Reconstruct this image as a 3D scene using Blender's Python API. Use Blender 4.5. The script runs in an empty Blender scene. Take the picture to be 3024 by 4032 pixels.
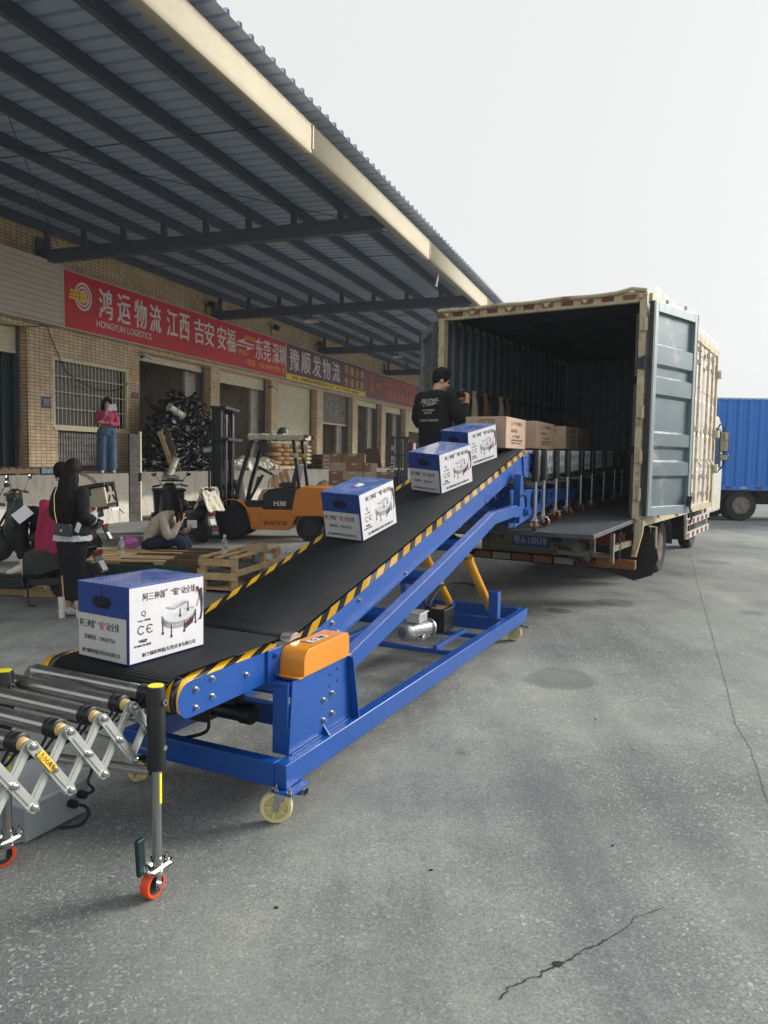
import bpy, bmesh, math, random
from mathutils import Vector, Matrix
random.seed(11)
SC = bpy.context.scene
COL = SC.collection
rad = math.radians
PI = math.pi

# ------------------------------------------------------------------ camera
PITCH, ROLL, EYE = rad(4.05), rad(0.92), 1.55
fw = Vector((0, math.cos(PITCH), -math.sin(PITCH)))
u0 = Vector((0, math.sin(PITCH), math.cos(PITCH)))
r0 = Vector((1, 0, 0))
cr = r0*math.cos(ROLL) + u0*math.sin(ROLL)
cu = -r0*math.sin(ROLL) + u0*math.cos(ROLL)
cam = bpy.data.cameras.new('camera')
cam.sensor_fit = 'VERTICAL'; cam.sensor_height = 36.0; cam.lens = 26.0
cam.clip_start = 0.05; cam.clip_end = 3000
camo = bpy.data.objects.new('camera', cam); COL.objects.link(camo)
m = Matrix((( cr.x, cu.x, -fw.x, 0), (cr.y, cu.y, -fw.y, 0), (cr.z, cu.z, -fw.z, EYE), (0, 0, 0, 1)))
camo.matrix_world = m
SC.camera = camo

# ------------------------------------------------------------------ sky and sun (bright haze, soft sun from the right)
SUN_EL, SUN_AZ = rad(25), rad(68)          # azimuth measured from +Y towards +X
w = bpy.data.worlds.new('World'); SC.world = w; w.use_nodes = True
nt = w.node_tree; nt.nodes.clear()
out = nt.nodes.new('ShaderNodeOutputWorld'); bg = nt.nodes.new('ShaderNodeBackground')
sky = nt.nodes.new('ShaderNodeTexSky'); sky.sky_type = 'NISHITA'; sky.sun_disc = False
sky.sun_elevation = SUN_EL; sky.sun_rotation = SUN_AZ
sky.air_density = 1.0; sky.dust_density = 6.0; sky.ozone_density = 1.0
hs = nt.nodes.new('ShaderNodeHueSaturation'); hs.inputs['Saturation'].default_value = 0.10
mx = nt.nodes.new('ShaderNodeMix'); mx.data_type = 'RGBA'; mx.inputs[0].default_value = 0.86
mx.inputs[7].default_value = (5.35, 5.5, 5.45, 1)
nt.links.new(sky.outputs[0], hs.inputs['Color']); nt.links.new(hs.outputs[0], mx.inputs[6])
nt.links.new(mx.outputs[2], bg.inputs['Color']); bg.inputs['Strength'].default_value = 0.13
nt.links.new(bg.outputs[0], out.inputs['Surface'])
sl = bpy.data.lights.new('sun', 'SUN'); sl.energy = 3.3; sl.angle = rad(22); sl.color = (1, .94, .85)
so = bpy.data.objects.new('sun', sl); COL.objects.link(so)
sd = Vector((math.sin(SUN_AZ)*math.cos(SUN_EL), math.cos(SUN_AZ)*math.cos(SUN_EL), math.sin(SUN_EL)))
so.rotation_euler = sd.to_track_quat('Z', 'Y').to_euler()
SC.view_settings.view_transform = 'Standard'; SC.view_settings.look = 'None'
SC.view_settings.exposure = 0.36; SC.view_settings.gamma = 1.0
SC.cycles.max_bounces = 8

# ------------------------------------------------------------------ materials
def lin(h):
    h = h.lstrip('#'); c = [int(h[i:i+2], 16)/255 for i in (0, 2, 4)]
    return tuple((x/12.92 if x <= .04045 else ((x+.055)/1.055)**2.4) for x in c) + (1,)

class NT:
    def __init__(s, name):
        s.m = bpy.data.materials.new(name); s.m.use_nodes = True
        s.t = s.m.node_tree; s.t.nodes.clear()
        s.o = s.n('OutputMaterial'); s.b = s.n('BsdfPrincipled'); s.l(s.b.outputs[0], s.o.inputs[0])
        s.tc = s.n('TexCoord'); oi = s.n('ObjectInfo'); ml = s.n('VectorMath'); ml.operation = 'SCALE'; ml.inputs[0].default_value = (17, 23, 11); s.l(oi.outputs['Random'], ml.inputs['Scale'])
        ad = s.n('VectorMath'); s.l(s.tc.outputs['Object'], ad.inputs[0]); s.l(ml.outputs[0], ad.inputs[1]); s.P = ad.outputs[0]
    def n(s, t): return s.t.nodes.new('ShaderNode'+t)
    def l(s, a, b): s.t.links.new(a, b)
    def noise(s, scale, detail=4, vec=None, rough=.6):
        x = s.n('TexNoise'); x.inputs['Scale'].default_value = scale; x.inputs['Detail'].default_value = detail
        x.inputs['Roughness'].default_value = rough
        s.l(vec or s.P, x.inputs['Vector']); return x.outputs['Fac']
    def ramp(s, f, stops):
        r = s.n('ValToRGB'); e = r.color_ramp.elements
        while len(e) < len(stops): e.new(.5)
        for i, (p, c) in enumerate(stops):
            e[i].position = p; e[i].color = c if len(c) == 4 else tuple(c)+(1,)
        s.l(f, r.inputs[0]); return r.outputs[0]
    def mix(s, f, a, b, mode='MIX'):
        x = s.n('Mix'); x.data_type = 'RGBA'; x.blend_type = mode
        for v, i in ((f, 0), (a, 6), (b, 7)):
            if hasattr(v, 'links') or hasattr(v, 'is_linked'): s.l(v, x.inputs[i])
            else: x.inputs[i].default_value = v
        return x.outputs[2]
    def math(s, op, a, b=0.0, c=None):
        x = s.n('Math'); x.operation = op
        for i, v in enumerate((a, b, c)):
            if v is None: continue
            if hasattr(v, 'is_linked'): s.l(v, x.inputs[i])
            else: x.inputs[i].default_value = v
        return x.outputs[0]
    def bump(s, h, strength=.3, dist=.01):
        x = s.n('Bump'); x.inputs['Strength'].default_value = strength; x.inputs['Distance'].default_value = dist
        s.l(h, x.inputs['Height']); s.l(x.outputs[0], s.b.inputs['Normal'])
    def mapping(s, scale=(1, 1, 1), rot=(0, 0, 0), loc=(0, 0, 0)):
        x = s.n('Mapping'); x.inputs['Scale'].default_value = scale; x.inputs['Rotation'].default_value = rot
        x.inputs['Location'].default_value = loc
        s.l(s.tc.outputs['Object'], x.inputs['Vector']); return x.outputs[0]

def shade(c, k): return (min(1, c[0]*k), min(1, c[1]*k), min(1, c[2]*k), 1)
def mat(name, hexc, rough=.5, metal=0., var=.10, scale=5, bump=0., bscale=60, bdist=.004, grime_sheen=None, gscale=4, gamt=.5, spec=None, coat=0.):
    """base colour with soft large variation, fine speckle, optional grime patches and bump"""
    k = NT(name); c = lin(hexc)
    f = k.noise(scale, 6)
    col = k.ramp(f, [(.3, shade(c, 1-var)), (.7, shade(c, 1+var))])
    if grime_sheen:
        g = k.noise(gscale, 8, rough=.72)
        gf = k.ramp(g, [(1-gamt-.06, (0, 0, 0)), (1-gamt+.10, (1, 1, 1))])
        col = k.mix(gf, col, lin(grime_sheen))
    k.l(col, k.b.inputs['Base Color'])
    rf = k.ramp(k.noise(scale*3, 5), [(.3, (max(.02, rough-.08),)*3), (.7, (min(1, rough+.1),)*3)])
    k.l(rf, k.b.inputs['Roughness']); k.b.inputs['Metallic'].default_value = metal
    if coat: k.b.inputs['Coat Weight'].default_value = coat
    if spec is not None: k.b.inputs['Specular IOR Level'].default_value = spec
    if bump: k.bump(k.noise(bscale, 5), bump, bdist)
    return k.m

MT = {}
def M(n): return MT[n]
MT['blue'] = mat('blue paint', '#0b4a9a', .36, var=.09, scale=3, bump=.10, bscale=25, coat=.15, grime_sheen='#2f68b0', gscale=13, gamt=.24)
MT['blue_dull'] = mat('blue paint scuffed', '#104c94', .45, var=.1, scale=5, grime_sheen='#3f74c2', gscale=9, gamt=.3)
MT['orange_guard'] = mat('orange guard paint', '#d98a1c', .4, var=.07, scale=3, coat=.2, grime_sheen='#a8742c', gscale=12, gamt=.22)
MT['steel'] = mat('zinc steel', '#b6b8b8', .28, metal=1., var=.08, scale=12)
MT['chrome'] = mat('polished roller steel', '#a8a8a6', .22, metal=.9, var=.06, scale=6)
MT['alu'] = mat('plated link steel', '#cfd2cf', .34, metal=.7, var=.04, scale=6)
MT['dark_steel'] = mat('dark steel', '#26292c', .5, var=.2, scale=10)
MT['black_plastic'] = mat('black plastic', '#14161a', .42, var=.12, scale=9)
MT['rubber'] = mat('tyre rubber', '#23242a', .82, var=.18, scale=7, bump=.25, bscale=35, grime_sheen='#45464a', gscale=5, gamt=.38)
MT['orange_wheel'] = mat('orange polyurethane', '#e0481a', .38, var=.07, scale=8)
MT['dark_orange_wheel'] = mat('red orange polyurethane', '#8c3d24', .4, var=.08, scale=8)
MT['nylon'] = mat('cream nylon', '#d8cf9c', .4, var=.06, scale=10)
MT['yellow'] = mat('yellow cylinder paint', '#d99a16', .38, var=.06, scale=6)
MT['yellow_tag'] = mat('yellow sticker', '#f2df1e', .5, var=.04)
MT['cream_plastic'] = mat('ochre bearing cap', '#c9ac72', .5)
MT['grey_box'] = mat('grey enclosure paint', '#8a9096', .42, var=.06)
MT['red'] = mat('red plastic', '#b3202a', .4)
MT['white'] = mat('white print', '#d4d4da', .6, var=.05, scale=7, bump=.35, bscale=7, bdist=.012, grime_sheen='#bcbdc6', gscale=10, gamt=.34)
MT['offwhite'] = mat('grey white label', '#b4b4b6', .65, var=.07, scale=9, grime_sheen='#a4a5aa', gscale=10, gamt=.34)
MT['ink'] = mat('black ink', '#2a2a30', .7, var=.1, scale=40)
MT['red_ink'] = mat('red ink', '#b0403a', .7)
MT['box_blue'] = mat('blue carton', '#0f347c', .62, var=.10, scale=14, bump=.3, bscale=8, bdist=.012, grime_sheen='#2c4fae', gscale=24, gamt=.30)
MT['box_top'] = mat('rubbed blue carton top with painted sky sheen', '#5d7ccb', .22, var=.14, scale=9, grime_sheen='#8c9fd8', gscale=9, gamt=.48, coat=1.0, bump=.2, bscale=7, bdist=.01)  # rubbing, plus sky reflection painted in as a paler base and patches
MT['carton'] = mat('brown cardboard', '#b39a84', .8, var=.09, scale=7, bump=.05, bscale=50)
MT['carton_dark'] = mat('darker cardboard', '#8a6c50', .85, var=.12, scale=5)
MT['tape'] = mat('packing tape', '#b69a78', .35, var=.08)
MT['cream_paint'] = mat('aged cream paint', '#b9ad8c', .55, var=.12, scale=6, grime_sheen='#7c5837', gscale=7, gamt=.42)
MT['white_paint'] = mat('aged white paint', '#c4c0b4', .5, var=.09, scale=5, grime_sheen='#9a7450', gscale=6, gamt=.38)
MT['rust'] = mat('rusty bar', '#b3895e', .75, var=.25, scale=20, grime_sheen='#cfc6b2', gscale=10, gamt=.55)
MT['inner_green'] = mat('grey green interior', '#4a5962', .55, var=.14, scale=4, grime_sheen='#3c4a52', gscale=5, gamt=.40)
MT['door_grey'] = mat('galvanised door sheet', '#596a72', .40, metal=.25, var=.12, scale=2.2, grime_sheen='#b9a8a6', gscale=1.1, gamt=.40)  # pinkish patches paint a reddish reflection into the sheet colour
MT['door_seal'] = mat('rubber door seal', '#30383c', .6)
MT['deck'] = mat('worn steel deck', '#454b51', .55, metal=.3, var=.22, scale=5, grime_sheen='#63686c', gscale=11, gamt=.42, bump=.15, bscale=70)
MT['undercarriage'] = mat('dirty chassis', '#1c1d1f', .75, var=.25, scale=8, grime_sheen='#3a3530', gscale=6, gamt=.38)
MT['reflector_red'] = mat('red reflector', '#6a1a1a', .35, var=.15, scale=30)
MT['reflector_amber'] = mat('dirty amber reflector', '#7a4a22', .45, var=.2, scale=30)
MT['plate_blue'] = mat('blue number plate', '#173e86', .45, grime_sheen='#3c4c66', gscale=14, gamt=.38)
MT['truck_blue'] = mat('container blue', '#2a78d2', .45, var=.07, scale=3, grime_sheen='#3f7fc8', gscale=3, gamt=.36)
MT['glass'] = mat('mirror glass', '#8b9496', .06, metal=1., var=.1, scale=4)
MT['roof_sheet'] = mat('painted roof sheet', '#aab8cc', .5, var=.07, scale=2)
MT['roof_steel'] = mat('dark canopy steel', '#4f5763', .6, var=.12, scale=3)
MT['gutter'] = mat('cream gutter', '#bab29c', .8, var=.06, scale=2, grime_sheen='#a88a58', gscale=3, gamt=.30)
MT['cladding'] = mat('beige cladding', '#c9b8a4', .55, var=.06, scale=3)
MT['concrete'] = None
MT['interior'] = mat('interior plaster', '#cbc1b2', .9, var=.12, scale=1.2, grime_sheen='#837868', gscale=2, gamt=.42)
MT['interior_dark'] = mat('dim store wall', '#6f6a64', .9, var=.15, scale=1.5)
MT['shutter'] = mat('pale shutter slat', '#ddd3b4', .55, var=.07, scale=3, grime_sheen='#a5987a', gscale=4, gamt=.36)
MT['shutter_dark'] = mat('grimy shutter slat', '#8e8577', .6, var=.14, scale=4, grime_sheen='#5f5850', gscale=3, gamt=.45)
MT['green_door'] = mat('dark green door edge', '#0f3436', .5)
MT['grille'] = mat('cream window bars', '#e3d9b4', .5, var=.08)
MT['dark_glass'] = mat('dark window', '#15140f', .25, var=.2)
MT['sign_red'] = mat('red sign banner', '#d2262f', .5, var=.09, scale=1.2)
MT['sign_purple'] = mat('faded purple banner', '#6c4658', .6, var=.13, scale=1.2)
MT['sign_dim'] = mat('faded maroon banner', '#8a5654', .65, var=.15, scale=1.0)
MT['sign_yellow'] = mat('yellow strip', '#f0c63c', .55)
MT['sign_white'] = mat('white vinyl letters', '#e4ddd2', .55, var=.05)
MT['sign_coral'] = mat('coral vinyl letters', '#e07050', .6)
MT['wood'] = mat('raw pine', '#c4a67c', .75, var=.22, scale=9, grime_sheen='#8c7048', gscale=6, gamt=.38)
MT['wood_dark'] = mat('weathered timber', '#6b5640', .85, var=.25, scale=9, grime_sheen='#453a2e', gscale=5, gamt=.4)
MT['wood_green'] = mat('green timber', '#30463e', .8, var=.2, scale=8)

def brick_mat():
    k = NT('tan wall tiles')
    sx = k.n('SeparateXYZ'); k.l(k.tc.outputs['Object'], sx.inputs[0])
    h = k.math('ADD', sx.outputs[0], sx.outputs[1])
    cx = k.n('CombineXYZ'); k.l(h, cx.inputs[0]); k.l(sx.outputs[2], cx.inputs[1])
    b = k.n('TexBrick'); b.offset = 0.0; b.squash = 1
    b.inputs['Scale'].default_value = 1.0; b.inputs['Brick Width'].default_value = .152; b.inputs['Row Height'].default_value = .078
    b.inputs['Mortar Size'].default_value = .0065; b.inputs['Mortar Smooth'].default_value = .2; b.inputs['Bias'].default_value = -.1
    b.inputs['Color1'].default_value = lin('#dcbf94'); b.inputs['Color2'].default_value = lin('#ecd8b4'); b.inputs['Mortar'].default_value = lin('#6e5a45')
    k.l(cx.outputs[0], b.inputs['Vector'])
    g = k.ramp(k.noise(2.2, 7, rough=.7), [(.35, (.78, .72, .66)), (.65, (1.05, 1.03, 1.0))])
    col = k.mix(1.0, b.outputs['Color'], g, 'MULTIPLY')
    k.l(col, k.b.inputs['Base Color']); k.b.inputs['Roughness'].default_value = .45
    inv = k.math('SUBTRACT', 1.0, b.outputs['Fac']); k.bump(inv, .5, .006)
    return k.m
MT['brick'] = brick_mat()

def hazard_mat():
    k = NT('black and yellow hazard tape')
    sx = k.n('SeparateXYZ'); k.l(k.tc.outputs['Object'], sx.inputs[0])
    t = k.math('ADD', k.math('MULTIPLY', sx.outputs[0], 1/.18), k.math('MULTIPLY', sx.outputs[1], -2.5/.18))
    f = k.math('FRACT', t)
    s = k.math('GREATER_THAN', f, .54)
    wear = k.ramp(k.noise(38, 6), [(.60, (0, 0, 0)), (.72, (1, 1, 1))])
    y = k.mix(wear, lin('#e3ad12'), lin('#c99c2e')); bl = k.mix(wear, lin('#191a1c'), lin('#55595a'))
    k.l(k.mix(s, y, bl), k.b.inputs['Base Color']); k.b.inputs['Roughness'].default_value = .25; k.b.inputs['Coat Weight'].default_value = .5
    return k.m
MT['hazard'] = hazard_mat()

def belt_mat():
    k = NT('ribbed black belt')
    wv = k.n('TexWave'); wv.wave_type = 'BANDS'; wv.bands_direction = 'X'; wv.inputs['Scale'].default_value = 26
    k.l(k.tc.outputs['Object'], wv.inputs['Vector'])
    c = k.mix(wv.outputs['Fac'], lin('#0b0d10'), lin('#181c21'))
    dust = k.ramp(k.noise(3, 7), [(.45, (0, 0, 0)), (.8, (.25, .25, .25))])
    c = k.mix(dust, c, lin('#3a4046'))
    k.l(c, k.b.inputs['Base Color']); k.b.inputs['Roughness'].default_value = .7; k.b.inputs['Specular IOR Level'].default_value = .22
    k.bump(wv.outputs['Fac'], .6, .004)
    return k.m
MT['belt'] = belt_mat()

def concrete_mat():
    k = NT('stained dock concrete')
    f = k.noise(1.6, 9, rough=.7)
    c = k.ramp(f, [(.3, lin('#b5aea3')), (.5, lin('#d0cbc0')), (.7, lin('#dcd8cd'))])
    st = k.noise(3.0, 8, vec=k.mapping((2.5, 2.5, .45)), rough=.7)
    c = k.mix(k.ramp(st, [(.52, (0, 0, 0)), (.68, (.75, .75, .75))]), c, lin('#5d5850'))
    sx = k.n('SeparateXYZ'); k.l(k.tc.outputs['Object'], sx.inputs[0])
    edge = k.math('ADD', sx.outputs[2], k.math('MULTIPLY', k.noise(2.5, 6), .35))
    c = k.mix(k.ramp(edge, [(.60, (0, 0, 0)), (.72, (.7, .7, .7))]), c, lin('#55504a'))
    pit = k.ramp(k.noise(28, 3), [(.30, (.35, .33, .3)), (.36, (1, 1, 1))])
    c = k.mix(1.0, c, pit, 'MULTIPLY')
    k.l(c, k.b.inputs['Base Color']); k.b.inputs['Roughness'].default_value = .85
    k.bump(k.noise(18, 8), .5, .02); return k.m
MT['concrete'] = concrete_mat()

def ground_mat():
    k = NT('worn concrete yard')
    P = k.tc.outputs['Object']
    big = k.noise(.45, 8, rough=.62); mid = k.noise(2.1, 8, rough=.7)
    c = k.ramp(big, [(.34, lin('#616566')), (.50, lin('#7f8382')), (.66, lin('#9a9b96'))])
    c = k.mix(k.ramp(mid, [(.38, (.55, .55, .55)), (.58, (0, 0, 0))]), c, lin('#62666a'))
    # worn patches where the aggregate shows
    worn = k.ramp(k.noise(.33, 6, vec=k.mapping(loc=(3.1, 1.7, 0))), [(.36, (.3, .3, .3)), (.56, (1, 1, 1))])
    v = k.n('TexVoronoi'); v.feature = 'F1'; v.inputs['Scale'].default_value = 88; v.inputs['Randomness'].default_value = 1
    dist = k.n('Mix'); dist.data_type = 'RGBA'; dist.blend_type = 'LINEAR_LIGHT'; dist.inputs[0].default_value = .02
    nz = k.n('TexNoise'); nz.inputs['Scale'].default_value = 40; k.l(P, nz.inputs['Vector'])
    k.l(P, dist.inputs[6]); k.l(nz.outputs['Color'], dist.inputs[7]); k.l(dist.outputs[2], v.inputs['Vector'])
    sz = k.n('SeparateColor'); k.l(v.outputs['Color'], sz.inputs[0])
    thr = k.math('MULTIPLY', k.math('POWER', sz.outputs[0], 1.35), .66)
    chip = k.math('GREATER_THAN', thr, v.outputs['Distance'])
    chipc = k.ramp(sz.outputs[1], [(.0, lin('#55595a')), (.3, lin('#8b8f8d')), (.55, lin('#a0a3a0')), (.85, lin('#b2b4ae')), (1, lin('#d6d7d1'))])
    c = k.mix(k.math('MULTIPLY', k.math('MULTIPLY', chip, worn), .72), c, chipc)
    fine = k.ramp(k.noise(120, 5, rough=.75), [(.36, (.58, .58, .59)), (.5, (1, 1, 1)), (.64, (1.36, 1.36, 1.34))])
    c = k.mix(1.0, c, fine, 'MULTIPLY')
    # oil and damp spots
    ov = k.n('TexVoronoi'); ov.inputs['Scale'].default_value = 1.7; k.l(k.mix(.12, P, nz.outputs['Color']), ov.inputs['Vector'])
    os_ = k.n('SeparateColor'); k.l(ov.outputs['Color'], os_.inputs[0])
    od = k.math('ADD', ov.outputs['Distance'], k.math('MULTIPLY', k.noise(6, 5), .12))
    oil = k.math('GREATER_THAN', k.math('MULTIPLY', k.math('POWER', os_.outputs[0], 4.0), .46), od)
    c = k.mix(k.math('MULTIPLY', oil, .62), c, lin('#4a4f51'))
    trk_ = k.noise(1.0, 6, vec=k.mapping((2.6, .16, 1), rot=(0, 0, rad(-28))), rough=.65)
    c = k.mix(1.0, c, k.ramp(trk_, [(.36, (.80, .81, .83)), (.52, (1, 1, 1)), (.66, (1.10, 1.10, 1.09))]), 'MULTIPLY')
    wm = k.ramp(k.noise(.7, 5, vec=k.mapping(loc=(7, 2, 0))), [(.45, (0, 0, 0)), (.65, (.35, .35, .35))]); c = k.mix(wm, c, lin('#92958f'))
    st = k.ramp(k.noise(.9, 7, vec=k.mapping((1, .35, 1), rot=(0, 0, .6))), [(.60, (0, 0, 0)), (.74, (.5, .5, .5))])
    c = k.mix(st, c, lin('#54575a'))
    k.l(c, k.b.inputs['Base Color'])
    k.l(k.ramp(mid, [(.3, (.62,)*3), (.7, (.88,)*3)]), k.b.inputs['Roughness'])
    h = k.math('ADD', k.noise(120, 5), k.math('MULTIPLY', chip, .9)); k.bump(h, .35, .004)
    return k.m
MT['ground'] = ground_mat()

# ------------------------------------------------------------------ mesh builder
def perp(d):
    d = d.normalized(); a = Vector((0, 0, 1)) if abs(d.z) < .9 else Vector((1, 0, 0))
    x = d.cross(a).normalized(); return x, x.cross(d).normalized()

class MB:
    def __init__(s): s.v = []; s.f = []; s.mi = []; s.cur = 0
    def add(s, vs, fs):
        b = len(s.v); s.v += [tuple(x) for x in vs]
        for f in fs: s.f.append(tuple(b+i for i in f)); s.mi.append(s.cur)
        return s
    def box(s, x0, x1, y0, y1, z0, z1):
        return s.add([(x0,y0,z0),(x1,y0,z0),(x1,y1,z0),(x0,y1,z0),(x0,y0,z1),(x1,y0,z1),(x1,y1,z1),(x0,y1,z1)],
                     [(3,2,1,0),(4,5,6,7),(0,1,5,4),(1,2,6,5),(2,3,7,6),(3,0,4,7)])
    def bar(s, p, q, w, h, up=(0, 0, 1)):
        p, q, up = Vector(p), Vector(q), Vector(up); d = (q-p).normalized()
        x = d.cross(up)
        if x.length < 1e-5: x = d.cross(Vector((1, 0, 0)))
        x.normalize(); z = x.cross(d).normalized()
        c = [(-w/2, -h/2), (w/2, -h/2), (w/2, h/2), (-w/2, h/2)]
        vs = [p+x*a+z*b for a, b in c]+[q+x*a+z*b for a, b in c]
        return s.add(vs, [(0,1,2,3),(7,6,5,4),(1,0,4,5),(2,1,5,6),(3,2,6,7),(0,3,7,4)])
    def tube(s, pts, r, n=10, caps=True, sx=1.0):
        pts = [Vector(p) for p in pts]; rs = r if isinstance(r, (list, tuple)) else [r]*len(pts)
        vs = []; fs = []; X = None
        for i, p in enumerate(pts):
            d = (pts[min(i+1, len(pts)-1)]-pts[max(i-1, 0)])
            d = d.normalized() if d.length > 1e-9 else Vector((0, 0, 1))
            if X is None: X, _ = perp(d)
            X = (X-d*X.dot(d)); X = X.normalized() if X.length > 1e-6 else perp(d)[0]
            Y = d.cross(X)
            for k in range(n):
                a = 2*PI*k/n; vs.append(p+(X*math.cos(a)*sx+Y*math.sin(a))*rs[i])
        for i in range(len(pts)-1):
            for k in range(n):
                a, b = i*n+k, i*n+(k+1) % n; fs.append((a, b, b+n, a+n))
        if caps: fs.append(tuple(range(n-1, -1, -1))); fs.append(tuple((len(pts)-1)*n+k for k in range(n)))
        return s.add(vs, fs)
    def cyl(s, p, q, r, n=16, r2=None): return s.tube([p, q], [r, r2 if r2 is not None else r], n)
    def lathe(s, prof, o, ax, n=24, closed=False):
        o, ax = Vector(o), Vector(ax).normalized(); X, Y = perp(ax); vs = []; fs = []
        for r, h in prof:
            for k in range(n):
                a = 2*PI*k/n; vs.append(o+ax*h+(X*math.cos(a)+Y*math.sin(a))*r)
        m = len(prof)
        for i in range(m if closed else m-1):
            for k in range(n):
                a, b = i*n+k, i*n+(k+1) % n; c, d = ((i+1) % m)*n+(k+1) % n, ((i+1) % m)*n+k
                fs.append((a, b, c, d))
        if not closed: fs.append(tuple(range(n-1, -1, -1))); fs.append(tuple((m-1)*n+k for k in range(n)))
        return s.add(vs, fs)
    def prism(s, poly, o, X, Y, D):
        o, X, Y, D = map(Vector, (o, X, Y, D)); n = len(poly)
        a = [o+X*x+Y*y for x, y in poly]; b = [p+D for p in a]
        return s.add(a+b, [tuple(range(n)), tuple(range(2*n-1, n-1, -1))]+[((i+1) % n, i, n+i, n+(i+1) % n) for i in range(n)])
    def quad(s, *p): return s.add(p, [tuple(range(len(p)))])
    def sheet(s, prof, o, X, Y, L, t=0.0):
        """corrugated sheet: profile polyline in (X,Y) swept along L"""
        o, X, Y, L = map(Vector, (o, X, Y, L)); a = [o+X*x+Y*y for x, y in prof]; n = len(a)
        vs = a+[p+L for p in a]
        return s.add(vs, [(i, i+1, n+i+1, n+i) for i in range(n-1)])
    def sphere(s, c, r, n=14, m=9, sc=(1, 1, 1)):
        c = Vector(c); prof = []
        vs = [c+Vector((0, 0, -r*sc[2]))]; fs = []
        for i in range(1, m):
            a = PI*i/m
            for k in range(n):
                b = 2*PI*k/n; vs.append(c+Vector((r*math.sin(a)*math.cos(b)*sc[0], r*math.sin(a)*math.sin(b)*sc[1], -r*math.cos(a)*sc[2])))
        vs.append(c+Vector((0, 0, r*sc[2]))); e = len(vs)-1
        for k in range(n): fs.append((0, 1+(k+1) % n, 1+k)); fs.append((e, e-n+k, e-n+(k+1) % n))
        for i in range(m-2):
            for k in range(n):
                a, b = 1+i*n+k, 1+i*n+(k+1) % n; fs.append((a, b, b+n, a+n))
        return s.add(vs, fs)
    def build(s, name, mats, parent=None, smooth=True, bevel=0., mods=(), fix=True):
        me = bpy.data.meshes.new(name); me.from_pydata(s.v, [], s.f)
        if not isinstance(mats, (list, tuple)): mats = [mats]
        for x in mats: me.materials.append(MT[x] if isinstance(x, str) else x)
        if len(mats) > 1: me.polygons.foreach_set('material_index', s.mi)
        if fix:
            b = bmesh.new(); b.from_mesh(me); bmesh.ops.recalc_face_normals(b, faces=b.faces); b.to_mesh(me); b.free()
        if smooth:
            me.polygons.foreach_set('use_smooth', [True]*len(me.polygons)); me.set_sharp_from_angle(angle=rad(38))
        me.update()
        o = bpy.data.objects.new(name, me); COL.objects.link(o)
        if parent is not None: o.parent = parent
        if bevel:
            bv = o.modifiers.new('bevel', 'BEVEL'); bv.width = bevel; bv.segments = 2; bv.limit_method = 'ANGLE'; bv.angle_limit = rad(40)
        return o

def tag(o, label=None, cat=None, group=None, kind=None):
    if label: o['label'] = label
    if cat: o['category'] = cat
    if group: o['group'] = group
    if kind: o['kind'] = kind
    return o
def empty(name, loc=(0, 0, 0), rz=0., label=None, cat=None, group=None):
    o = bpy.data.objects.new(name, None); COL.objects.link(o); o.location = loc; o.rotation_euler = (0, 0, rz)
    o.empty_display_size = .1
    return tag(o, label, cat, group)
def dup(o, parent=None, loc=None, rot=None, label=None, group=None):
    c = o.copy(); COL.objects.link(c); c.parent = parent
    if loc is not None: c.location = loc
    if rot is not None: c.rotation_euler = rot
    if label: c['label'] = label
    if group: c['group'] = group
    for ch in list(o.children): dup(ch, c)
    return c

_tc = {}
def text_mesh(body, size, bold=0., stretch=1., align='LEFT', sp=1., extr=.0006):
    key = (body, size, bold, stretch, align, sp)
    if key in _tc: return _tc[key]
    cu_ = bpy.data.curves.new('lettering', 'FONT'); cu_.body = body; cu_.size = size; cu_.align_x = align; cu_.align_y = 'CENTER'
    cu_.space_character = sp; cu_.extrude = extr; cu_.resolution_u = 3
    o = bpy.data.objects.new('lettering', cu_); COL.objects.link(o)
    dg = bpy.context.evaluated_depsgraph_get(); me = bpy.data.meshes.new_from_object(o.evaluated_get(dg))
    bpy.data.objects.remove(o); bpy.data.curves.remove(cu_)
    for v in me.vertices: v.co.x *= stretch
    _tc[key] = me; return me
def text(body, size, matn, parent, o, X, Y, name='lettering', bold=0., stretch=1., align='LEFT', sp=1., width=None, height=None):
    """flat lettering at o, reading along X with up Y (local to parent). width/height fit the text box exactly"""
    me = text_mesh(body, size, bold, stretch, align, sp).copy()
    if width or height:
        xs = [v.co.x for v in me.vertices]; ys = [v.co.y for v in me.vertices]
        kx = width/(max(xs)-min(xs)) if width else 1; ky = height/(max(ys)-min(ys)) if height else 1
        if width and not height: ky = 1
        if height and not width: kx = ky
        cy = (max(ys)+min(ys))/2
        for v in me.vertices: v.co.x = (v.co.x-(min(xs) if align == 'LEFT' else (max(xs)+min(xs))/2))*kx; v.co.y = (v.co.y-cy)*ky
    if bold*size > .0006:
        bm = bmesh.new(); d = bold*size*.9
        for i, (dx, dy) in enumerate(((0, 0), (d, d*.4), (-d, -d*.4))):
            n0 = len(bm.verts); bm.from_mesh(me); bm.verts.ensure_lookup_table()
            for v in bm.verts[n0:]: v.co.x += dx; v.co.y += dy; v.co.z += i*.00025
        bm.to_mesh(me); bm.free()
    me.materials.clear(); me.materials.append(MT[matn])
    ob = bpy.data.objects.new(name, me); COL.objects.link(ob); ob.parent = parent
    X, Y = Vector(X).normalized(), Vector(Y).normalized(); Z = X.cross(Y)
    ob.matrix_basis = Matrix(((X.x, Y.x, Z.x, o[0]), (X.y, Y.y, Z.y, o[1]), (X.z, Y.z, Z.z, o[2]), (0, 0, 0, 1)))
    return ob
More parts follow.
